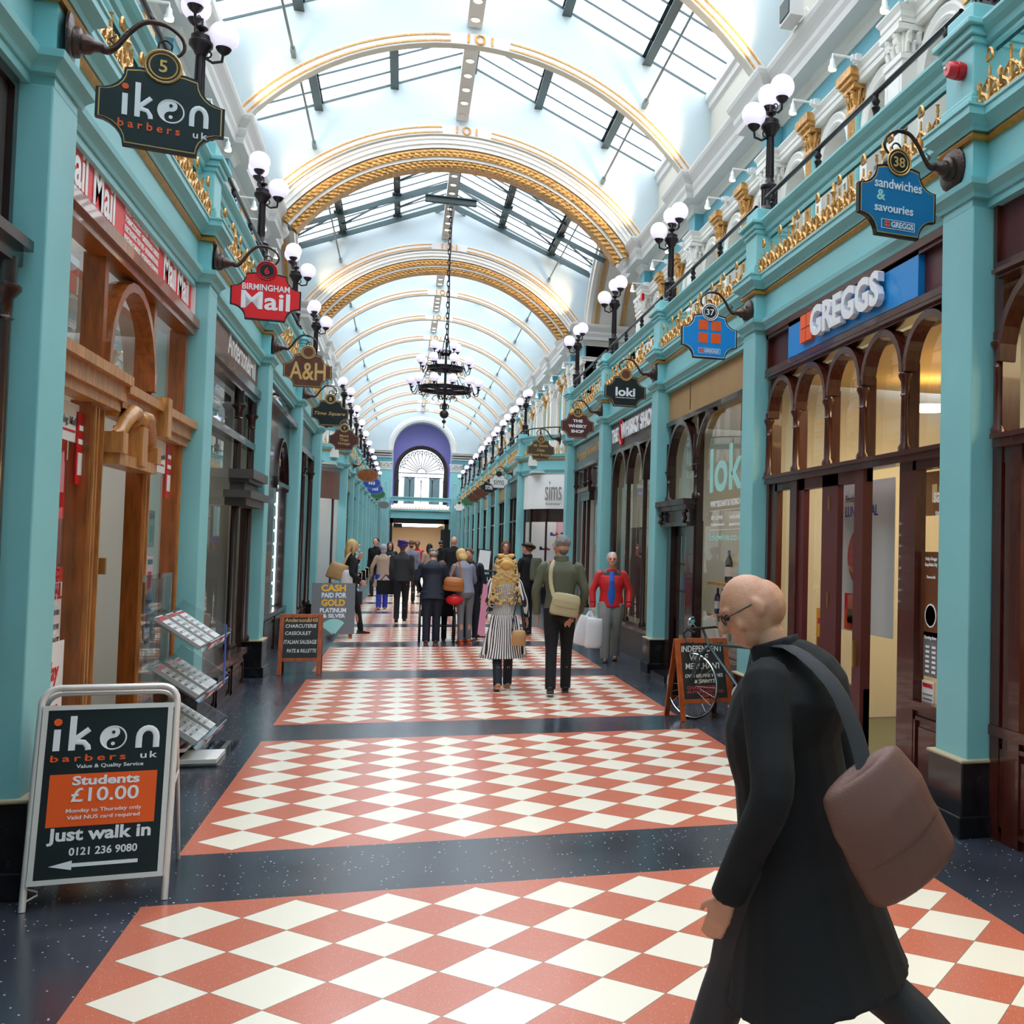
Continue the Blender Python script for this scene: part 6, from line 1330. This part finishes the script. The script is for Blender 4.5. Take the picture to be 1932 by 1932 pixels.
    if facef and glasses!='none':
        q=MB(HT)
        for sg in (-1,1): q.sphere((sg*.031,.094,.108),.0105,8,6)
        q.build('eyes','shoeblack',e,smooth=60)
    if glasses is True:
        q=MB(HT)
        for sg in (-1,1): q.tube([(sg*.033+.024*math.cos(t),.108,.106+.017*math.sin(t)) for t in [2*PI*i/12 for i in range(12)]],.0022,4,closed=True); q.tube([(sg*.056,.105,.11),(sg*.08,.0,.112)],.002,4)
        q.tube([(-.01,.11,.11),(.01,.11,.11)],.002,4); q.build('glasses','shoeblack',e)
    # trousers
    if legs:
        q=MB(); loft(q,[T((0,0,1.0)),T((0,0,.93)),T((0,-.01,.87)),T((0,0,.80))],[(.14*b,.10*b),(.158*b,.115*b),(.155*b,.115*b),(.09,.07)],16)
        for sg,hp,kn,an,a in js: loft(q,[hp+Vector((0,-.01,.02)),hp*.6+kn*.4,kn,(kn+an)/2,an+Vector((0,0,-.03))],[(.095*b*legr),.088*b*legr,.066*legr,.062*legr,.060*legr],12)
        fused(q,'trousers',legs,e,vox)
    for sg,hp,kn,an,a in js:
        tip=max(-.5,min(.3,-(a)*1.1 if a<0 else a*.4)); M=Matrix.Translation(an)@Matrix.Rotation(-(-abs(a)*1.0 if a<0 else 0)*-1 if 0 else (-abs(a)*.9 if a<0 else 0),4,'X')
        q=MB(M); loft(q,[(0,-.065,-.045),(0,-.03,-.035),(0,.05,-.045),(0,.12,-.055),(0,.165,-.062)],[(.034,.03),(.04,.042),(.042,.03),(.045,.022),(.03,.014)],10); q.box(-.04,.04,-.085,.16,-.078,-.066); fused(q,'shoe',shoes,e,.008,1)
    # upper garment
    if top:
        hem=top.get('hem',.86); fl=top.get('flare',0); mt=top['m']; q=MB(); bs=b*.6+.4
        P=[];R=[]
        if hem<.8:
            P+=[(0,0,hem),(0,0,(hem+.88)/2)]; R+=[((.19+fl)*b,(.14+fl*.8)*b),((.18+fl*.5)*b,(.135+fl*.4)*b)]
        P+=[(0,0,max(hem,.88)),(0,0,.98),(0,0,1.12),(0,.005,1.26),(0,-.01-hunch*.5,1.37),(0,-.012-hunch*.4,1.43),(0,-.005,1.475),(0,.0,1.51)]
        wst=top.get('waist',1.0); R+=[(.172*b,.13*b),(.168*b,.125*b),(.152*b*wst,.12*b*wst),(.172*b,.125*b),(.188*(b*.5+.5) if not fem else .165,.118*(b*.5+.5)+hunch*.3),(.135,.092+hunch*.2),(.082,.074),(.07,.066)]
        loft(q,[T(p) for p in P],R,20)
        for sg,sh,el,wr in J:
            loft(q,[T((sg*.09,-.01,1.41)),sh+Vector((0,0,.004)),(sh+el)/2,el,(el+wr)/2,wr+(wr-el).normalized()*.0],[.06*bs,.060*bs,.055*bs,.050*bs,.046*bs,.042*bs],12)
        if top.get('sep'):
            pass
        g=fused(q,top.get('name','jacket'),mt,e,vox)
        if top.get('collar'):
            q=MB(U); loft(q,[(0,-.01,1.46),(0,-.008,1.50),(0,-.004,1.53)],[(.088,.082),(.082,.078),(.085,.08)],16,k=2); fused(q,'collar',top['collar'],g,.01,2)
        if top.get('open'):
            q=MB(U); loft(q,[(0,.05,.90),(0,.055,1.1),(0,.06,1.3),(0,.045,1.45)],[(.085*b,.085*b),(.08*b,.09*b),(.07*b,.085*b),(.04,.05)],16); fused(q,'shirt',top['open'],g,.01,2)
        if top.get('yoke'):
            q=MB(U); loft(q,[(0,-.005,1.36),(0,-.012,1.40),(0,-.01,1.45),(0,0,1.49)],[(.188,.121),(.186,.118),(.13,.094),(.07,.062)],18); 
            for sg,sh,el,wr in J: pass
            fused(q,'yoke',top['yoke'],g,.01,2)
            q=MB()
            for sg,sh,el,wr in J: loft(q,[sh+Vector((sg*.012,0,.01)),(sh*.5+el*.5)+Vector((sg*.012,0,0)),el+Vector((sg*.01,0,.02))],[(.05,.045),(.05,.045),(.045,.04)],10); loft(q,[el*.35+wr*.65,el*.25+wr*.75],[.053,.052],12)
            fused(q,'sleeve_panel',top['yoke'],g,.01,2)
    # hair
    st,hm=hair; q=MB(HT); hp=None
    if st=='short':
        q.sphere((0,-.016,.122),.084,18,12,(.98,1.10,1.15)); q.sphere((0,-.05,.06),.056,12,8,(1.1,.8,1.1)); random.seed(len(label))
        for i in range(46):
            t=random.uniform(PI*.95,PI*2.05); ph=random.uniform(.0,1.35); q.sphere((.082*math.cos(t)*math.cos(ph),-.016+.094*math.sin(t)*math.cos(ph)+.03*math.sin(ph),.115+.098*math.sin(ph)),random.uniform(.013,.022),7,5)
    elif st=='fringe':
        for t in [PI*1.05+PI*.9*i/10 for i in range(11)]: q.sphere((.078*math.cos(t),.0+.095*math.sin(t),.075),.020,8,6,(1,1,1.8))
    elif st=='bob':
        q.sphere((0,-.015,.12),.098,18,12,(1,1.1,1.15)); q.sphere((0,-.045,.04),.085,14,8,(1.12,.75,1.25))
        for sg in (-1,1): q.sphere((sg*.07,.0,.05),.04,10,8,(.7,1.2,1.9))
    elif st=='long':
        q.sphere((0,-.015,.12),.095,18,12,(1,1.1,1.15)); loft(q,[(0,-.06,.12),(0,-.085,.0),(0,-.09,-.12),(0,-.085,-.22)],[(.085,.05),(.095,.05),(.085,.04),(.04,.02)],14)
        for sg in (-1,1): loft(q,[(sg*.06,.02,.15),(sg*.085,.0,.05),(sg*.085,-.01,-.08)],[.03,.03,.02],8)
    elif st=='curly':
        random.seed(4)
        q.sphere((0,-.02,.12),.10,18,12,(1,1.05,1.1))
        for i in range(420):
            u=random.random(); a=random.uniform(-1,1)*PI*.62; rr=.10+.075*u; zz=.17-.60*u
            q.sphere((rr*1.25*math.sin(a),-.055-rr*.55*math.cos(a)*(1 if u<.5 else .8),zz),random.uniform(.012,.022),6,4)
        loft(q,[(0,-.06,.12),(0,-.08,.0),(0,-.09,-.15),(0,-.08,-.30)],[(.09,.05),(.12,.05),(.13,.04),(.05,.02)],14)
    elif st=='turban':
        q.sphere((0,-.01,.135),.105,18,12,(1,1.1,.95))
        for i in range(5): q.tube([(.105*math.cos(t),-.01+.118*math.sin(t),.11+.02*i+.03*math.sin(t+i)) for t in [2*PI*j/20 for j in range(20)]],.014,6,closed=True)
    elif st=='scarf':
        q.sphere((0,-.015,.115),.097,18,12,(1,1.08,1.18)); q.sphere((0,-.05,.03),.07,12,8,(1.1,.8,1.1))
    elif st=='bun':
        q.sphere((0,-.015,.12),.093,18,12,(1,1.1,1.12)); q.sphere((0,-.115,.12),.045,12,8)
    if q.v:
        o=fused(q,'headscarf' if st=='scarf' else 'turban' if st=='turban' else 'hair',hm,e,.009 if st!='curly' else .008,2 if st!='curly' else 1)
        if st!='curly':
            pass
    e['_U']=0; del e['_U']
    return e,U,HT,J
def W2(e,v): 
    k=e.scale.x; c,s=math.cos(e.rotation_euler.z),math.sin(e.rotation_euler.z); v=Vector(v)*k
    return Vector((e.location.x+v.x*c-v.y*s,e.location.y+v.x*s+v.y*c,v.z))
def bag(name,label,m,c,w,h,d,rz=0,tilt=0,flap=None,handle=None,sag=.15):
    """soft bag centred on c"""
    e=empty(name,label,'bag',loc=c,rz=rz); M=Matrix.Rotation(tilt,4,'Y'); q=MB(M)
    loft(q,[(0,0,-h/2),(0,0,-h*.42),(0,0,-h*.1),(0,0,h*.3),(0,0,h*.5)],[(w*.40,d*.4),(w*.5,d*.5),(w*.5,d*.52),(w*.46,d*.42),(w*.40,d*.22)],18); fused(q,'body',m,e,.009,2)
    if flap:
        q=MB(M); loft(q,[(0,-d*.06,-h*.12),(0,-d*.05,h*.2),(0,0,h*.5),(0,0,h*.54)],[(w*.47,d*.52),(w*.50,d*.5),(w*.43,d*.3),(w*.2,d*.1)],18); fused(q,'flap',flap,e,.009,1)
    return e
def strap(e,pts,r,m,name='strap'):
    P=[Vector(p)-e.location for p in pts]; c,s=math.cos(-e.rotation_euler.z),math.sin(-e.rotation_euler.z); P=[Vector((p.x*c-p.y*s,p.x*s+p.y*c,p.z)) for p in P]
    q=MB(); loft(q,P,[(r,r*.25)]*len(P),8,(1,0,0) if abs(s)<.6 else (0,1,0)); return q.build(name,m,e,smooth=60)
# --- foreground man striding left
e,U,HT,J=person('bald person in a long black coat striding left in the foreground',1.12,2.90,1.655,1.0,'skin',dict(m='coatblack',hem=.50,flare=.07,collar='coatblack2',name='coat'),'charcoal','shoeblack',('none','hairgrey'),stride=.42,step=-1,lean=.16,nod=.35,turn=.45,
  arms=[((-.33,-.02,1.12),(-.29,.16,.84)),((.32,-.10,1.14),(.30,-.16,.92))],bulk=1.42,legr=1.15,vox=.009,glasses=True,hunch=.10)
q=MB(U@Matrix.Translation((0,0,0))); 
for s_ in (-1,1): loft(q,[(s_*.02,-.06,.95),(s_*.04,-.12,.75),(s_*.05,-.20,.55)],[(.12,.05),(.14,.06),(.15,.05)],12)
fused(q,'coat_tail','coatblack',e,.012,2)
b=bag('shoulder_bag','brown leather shoulder bag swinging behind the person in the black coat','brownbag',(1.25,2.58,.93),.30,.34,.14,rz=.1,tilt=-.55,flap='brownbag')
strap(b,[(1.18,2.56,1.05),(1.16,2.61,1.18),(1.12,2.68,1.30),(1.05,2.82,1.38),(1.04,3.02,1.32),(1.14,3.12,1.1)],.026,'charcoal')
# --- green jacket
e,U,HT,J=person('grey-haired person in a green jacket and black trousers walking away with a khaki bag',1.70,12.0,1.77,-.12,'skin',dict(m='olive',hem=.86,collar='olive'),'coatblack2','shoeblack',('short','hairgrey'),stride=.20,step=1,bulk=1.05,turn=.5,glasses=True,arms=[((-.27,-.02,1.14),(-.25,.04,.88)),((.27,-.02,1.14),(.22,.12,.90))])
b=bag('messenger_bag','khaki canvas messenger bag on the back of the green jacket','canvasbag',(1.73,11.80,1.0),.33,.24,.10,rz=.0,tilt=.18,flap='canvasbag')
strap(b,[(1.60,11.80,1.10),(1.57,11.86,1.25),(1.58,11.9,1.42),(1.66,12.02,1.50),(1.8,12.13,1.3)],.022,'canvasbag')
# --- striped coat
e,U,HT,J=person('person with long curly blonde hair in a black and white striped coat, walking away',1.12,12.45,1.52,.05,'skin',dict(m='stripes',hem=.42,flare=.13,waist=.88,name='coat'),'navy','shoetan',('curly','hairblonde'),stride=.17,step=1,fem=True,facef=False,legr=1.0,arms=[((-.25,-.02,1.14),(-.25,.05,.92)),((.26,-.03,1.16),(.30,.0,.95))],vox=.01)
q=MB(); 
for a in range(7): loft(q,[(-.15+.05*a,-.13+.03*abs(a-3)/3,.98),(-.2+.067*a,-.17+.05*abs(a-3)/3,.75),(-.26+.087*a,-.21+.09*abs(a-3)/3,.46)],[(.02,.015),(.03,.02),(.045,.025)],8)
fused(q,'coat_skirt','stripes',e,.012,2)
o=MB(HT).sphere((0,-.02,.20),.085,16,8,(1.25,.9,.35)).build('headpiece','strawhat',e,smooth=60)
q=MB(HT)
for sg in (-1,1): loft(q,[(0,-.06,.20),(sg*.06,-.07,.215),(sg*.11,-.05,.235)],[(.03,.02),(.035,.02),(.012,.008)],10)
loft(q,[(0,-.11,.15),(0,-.13,.12),(0,-.12,.04)],[(.03,.02),(.075,.03),(.05,.02)],12)
for sg in (-1,1): q.sphere((sg*.05,-.125,.10),.04,12,8,(1,.5,.9))
fused(q,'headpiece_bow','strawhat',e,.008,1)
q=MB(frame((.875,12.40,.75),(1,0,0),(0,0,1))); q.prism([(-.05,-.12),(.03,-.14),(.05,.44),(-.0,.46)],-.02,.02); q.build('scarf','pinkscarf',label='long pink scarf hanging at the left of the striped coat',cat='scarf')
b=bag('handbag','small tan handbag hanging at the right hip of the striped coat','tanbag',(1.27,12.20,.60),.17,.17,.07,flap='tanbag'); strap(b,[(1.20,12.22,.67),(1.22,12.25,.9),(1.28,12.3,1.1),(1.32,12.28,.9),(1.33,12.22,.68)],.008,'charcoal')
# --- red jacket, facing the camera
e,U,HT,J=person('grey-haired person in glasses and a red and grey jacket carrying white bags towards the camera',2.90,15.25,1.57,PI-.15,'skinpink',dict(m='redjacket',hem=.80,open='tshirt',yoke='charcoal'),'lightgrey','shoeblack',('short','hairwhite'),stride=.16,step=1,bulk=1.18,legr=1.25,glasses=True,arms=[((-.29,.0,1.14),(-.28,.10,.88)),((.30,.0,1.14),(.29,.06,.88))])
for i,(dx,dz,w) in enumerate(((.0,0,.3),(.12,-.03,.26))):
    b=bag('carrier_bag','white plastic carrier bag, %s of the two held by the person in the red jacket'%('left one' if i==0 else 'right one'),'whiteplastic',(2.50+dx,15.05-.05*i,.46+dz),w,.42,.13,tilt=.25-.2*i); b['group']='white carrier bags'; strap(b,[(2.50+dx,15.05,.64+dz),(2.57,15.07,.74)],.02,'whiteplastic','handle')
# --- headband and backpack
e,U,HT,J=person('person in black with a dark headband and a rucksack looking left',2.22,20.1,1.70,.6,'skinpink',dict(m='coatblack2',hem=.86,collar='coatblack2'),'coatblack','shoeblack',('bun','hairbrown'),stride=.08,fem=True,turn=1.0,arms=[((-.25,.05,1.14),(-.12,.25,1.1)),((.25,.05,1.14),(.12,.25,1.1))],legr=1.05)
q=MB(HT); q.tube([(.095*math.cos(t),-.005+.108*math.sin(t),.15+.02*math.sin(t)) for t in [2*PI*i/20 for i in range(20)]],.022,6,closed=True).build('headband','coatblack',e,smooth=60)
b=bag('rucksack','dark green rucksack on the back of the person with the headband','olive',(2.36,19.93,1.22),.28,.42,.16,rz=.6)
# --- brown haired person in glasses behind
person('brown-haired person in glasses facing the camera behind the striped coat',2.02,22.5,1.72,PI,'skinpink',dict(m='navy',hem=.86),'charcoal','shoeblack',('bob','hairbrown'),stride=.05,glasses=True,fem=True)
# --- grey blazer
e,U,HT,J=person('person with a blonde bob in a grey blazer and grey trousers bending forward',1.0,18.3,1.60,.35,'skin',dict(m='greyblazer',hem=.84),'greytrouser','shoeorange',('bob','hairblonde'),stride=.03,fem=True,lean=.28,nod=.4,facef=False,arms=[((-.24,.12,1.17),(-.12,.30,1.12)),((.24,.1,1.16),(.16,.28,1.1))],legr=.95)
b=bag('handbag','tan leather handbag hanging from the elbow of the grey blazer','tanleather',(.80,18.15,.98),.34,.22,.14,tilt=.1,flap='tanleather'); strap(b,[(.72,18.15,1.06),(.80,18.2,1.25),(.88,18.25,1.36),(.92,18.2,1.06)],.012,'tanleather')
# --- navy suit
person('grey-haired person in a navy suit bending over a wheelchair with their back to the camera',.46,18.15,1.60,.0,'skin',dict(m='navy',hem=.78,flare=.0,name='jacket'),'navy','shoebrown',('short','hairgrey'),stride=.06,lean=.22,nod=.5,facef=False,bulk=1.12,legr=1.15,arms=[((-.27,.05,1.15),(-.2,.3,1.0)),((.27,.08,1.15),(.22,.32,1.0))],hunch=.05)
# --- turban
e,U,HT,J=person('person in a purple turban and charcoal suit walking away',-.04,23.5,1.69,.0,'skinbrown',dict(m='charcoal',hem=.80),'coatblack2','shoeblack',('turban','turban'),stride=.15,facef=False,bulk=1.1)
MB().box(-.18,.18,-.03,.03,-.3,0).tube([(-.1,0,0),(0,0,.12),(.1,0,0)],.012,5).build('black_coat','coatblack',label='folded black coat carried at the left side of the person in the turban',cat='coat').location=(-.36,23.55,.86)
# --- beige coat
person('person in a beige coat, patterned grey headscarf and bright blue trousers walking away',-.50,27.6,1.60,.05,'skin',dict(m='beigecoat',hem=.62,flare=.06,name='coat'),'trouserblue','shoetan',('scarf','scarfgrey'),stride=.12,fem=True,facef=False,legr=1.15,bulk=1.05,arms=[((-.28,-.02,1.14),(-.30,.08,.90)),((.26,-.02,1.14),(.28,.05,.9))])
# --- blonde with tan bag
e,U,HT,J=person('blonde person in black walking right with a tan shoulder bag and a carrier bag',-.92,20.35,1.70,-PI/2+.3,'skinpink',dict(m='coatblack2',hem=.84,collar='coatblack2'),'coatblack','shoeblack',('long','hairblonde'),stride=.28,fem=True,arms=[((-.22,.10,1.2),(-.10,.16,1.40)),((.26,-.05,1.14),(.22,.12,1.0))],legr=.85)
b=bag('shoulder_bag','slouchy tan shoulder bag on the blonde person at the left','tanbag',(-1.13,20.15,1.12),.36,.30,.14,tilt=.3); strap(b,[(-1.05,20.15,1.22),(-.98,20.2,1.4),(-.92,20.3,1.46),(-1.0,20.3,1.25)],.02,'tanbag')
bag('carrier_bag','pale blue and white carrier bag below the tan shoulder bag','whiteplastic',(-.98,20.12,.98),.22,.34,.1)
# --- person in dark jeans behind the grey blazer
person('person in dark blue jeans and dark trainers mostly hidden behind the grey blazer',1.12,18.75,1.62,PI*.9,'skin',dict(m='navy',hem=.86),'navy','shoeblack',('short','hairbrown'),stride=.05,lean=.3,nod=.3)
# --- seated person in the wheelchair
e=empty('wheelchair','black wheelchair with a red bag in front of the navy suit','wheelchair',loc=(.56,18.55,0),rz=.0)
q=MB()
for sx_ in (-.28,.28):
    MB().tube([(sx_,.0+.27*math.cos(t),.27+.27*math.sin(t)) for t in [2*PI*i/28 for i in range(28)]],.020,6,closed=True).build('wheel','rubber',e,smooth=60)
    q.tube([(sx_,-.1,.92),(sx_,-.02,.9),(sx_,0,.5),(sx_,.35,.45),(sx_,.42,.15)],.012,6); q.lathe([(.07,-.015),(.07,.015)],(0,0,0),14,Matrix.Translation((sx_,.42,.07))@Matrix.Rotation(PI/2,4,'Y'))
    for i in range(8): a=2*PI*i/8; q.tube([(sx_,0,.27),(sx_,.26*math.cos(a),.27+.26*math.sin(a))],.003,3)
q.tube([(-.28,0,.27),(.28,0,.27)],.012,6); q.build('chair_frame','iron',e,smooth=50)
MB().box(-.26,.26,-.0,.42,.43,.47).box(-.26,.26,-.03,.0,.45,.88).build('seat','coatblack',e)
person('seated person in dark clothes in the wheelchair, mostly hidden',.62,18.72,1.35,.0,'skin',dict(m='coatblack2',hem=.86),'coatblack','shoeblack',('short','hairbrown'),stride=.02,facef=False)
o=MB().sphere((0,0,0),.12,14,8,(1.2,.7,.75)); fused(o,'red_bag','signred',None,.012,1).location=(.82,18.2,.73); bpy.data.objects['red_bag']['label']='bright red bag hanging beside the wheelchair wheel'; bpy.data.objects['red_bag']['category']='bag'
# --- farther people
F_=[('person in a black and white varsity jacket standing by the left pillars',-.85,34.5,1.78,PI*.85,'skinpink','coatblack2','charcoal',('short','hairblack'),'whitepaint'),
 ('dark-haired person beside the varsity jacket',-.45,36,1.66,PI,'skinpink','navy','charcoal',('long','hairblack'),None),
 ('bald person in a dark suit standing with their back to the camera',1.25,29.0,1.85,0,'skin','coatblack2','charcoal',('none','hairblack'),None),
 ('person in a red and white tracksuit top facing the camera',.40,37,1.72,PI,'skinbrown','redjacket','charcoal',('short','hairblack'),'whitepaint'),
 ('dark-haired person in a pale coat walking away',.78,36,1.64,0,'skin','beigecoat','charcoal',('long','hairblack'),None),
 ('person in dark clothes walking away past the pale coat',1.30,41,1.75,0,'skin','coatblack','charcoal',('short','hairblack'),None),
 ('person in a grey coat partly hidden behind the turban',.18,31,1.72,0,'skin','greyblazer','charcoal',('short','hairbrown'),None)]
for lab,x,y,H,fc,sk,tm,lg,hr,yk in F_:
    person(lab,x,y,H,fc,sk,dict(m=tm,hem=.84,**({'yoke':yk} if 0 else {})),lg,'shoeblack',hr,stride=.08,vox=.016,facef=fc>1,hands=False,group='people in the distance')
# ------------------------------------------------------------------ camera, light, view
yaw,pit,rol=.2951,.0405,.0218; f=1993.6
fw=Vector((math.sin(yaw)*math.cos(pit),math.cos(yaw)*math.cos(pit),math.sin(pit))); rt=Vector((math.cos(yaw),-math.sin(yaw),0)); up=rt.cross(fw)
r2=rt*math.cos(rol)+up*math.sin(rol); u2=-rt*math.sin(rol)+up*math.cos(rol)
cam=bpy.data.cameras.new('camera'); co=bpy.data.objects.new('camera',cam); COL.objects.link(co); SC.camera=co
co.matrix_world=Matrix(((r2.x,u2.x,-fw.x,0),(r2.y,u2.y,-fw.y,0),(r2.z,u2.z,-fw.z,1.65),(0,0,0,1)))
cam.sensor_width=36; cam.lens=f/1932*36; cam.shift_x=(966-1371.96)/1932; cam.shift_y=(957.55-966)/1932; cam.clip_start=.05; cam.clip_end=400
W=bpy.data.worlds.new('sky'); SC.world=W; W.use_nodes=True; bg=W.node_tree.nodes['Background']; bg.inputs[0].default_value=L('#eaf4ff'); bg.inputs[1].default_value=5.5
for i,(ya,yb) in enumerate([(-2.3,9.9),(9.9,22.3),(22.8,31.2),(31.4,52),(52,73)]):
    for sg in (-1,1):
        l=bpy.data.lights.new('daylight_portal','AREA'); l.shape='RECTANGLE'; l.size=(yb-ya); l.size_y=4.4; l.cycles.is_portal=True
        o=bpy.data.objects.new('daylight_portal',l); COL.objects.link(o)
        c=Vector((XU+sg*2.05,(ya+yb)/2,ZR(XU+2.05)+.02)); nrm=Vector((-sg*.398,0,-.917)); xx=Vector((0,1,0)); yy=nrm.cross(xx)*-1
        zc=-nrm; yv=zc.cross(xx); o.matrix_world=Matrix(((xx.x,yv.x,zc.x,c.x),(xx.y,yv.y,zc.y,c.y),(xx.z,yv.z,zc.z,c.z),(0,0,0,1)))
SC.view_settings.view_transform='Standard'; SC.view_settings.look='None'; SC.view_settings.gamma=1; SC.view_settings.use_curve_mapping=False; SC.view_settings.exposure=.15
c=SC.cycles; c.use_denoising=True; c.max_bounces=7; c.diffuse_bounces=4; c.glossy_bounces=3; c.transmission_bounces=4; c.transparent_max_bounces=12; c.sample_clamp_indirect=6; c.caustics_reflective=False; c.caustics_refractive=False; c.use_adaptive_sampling=True; c.adaptive_threshold=.06
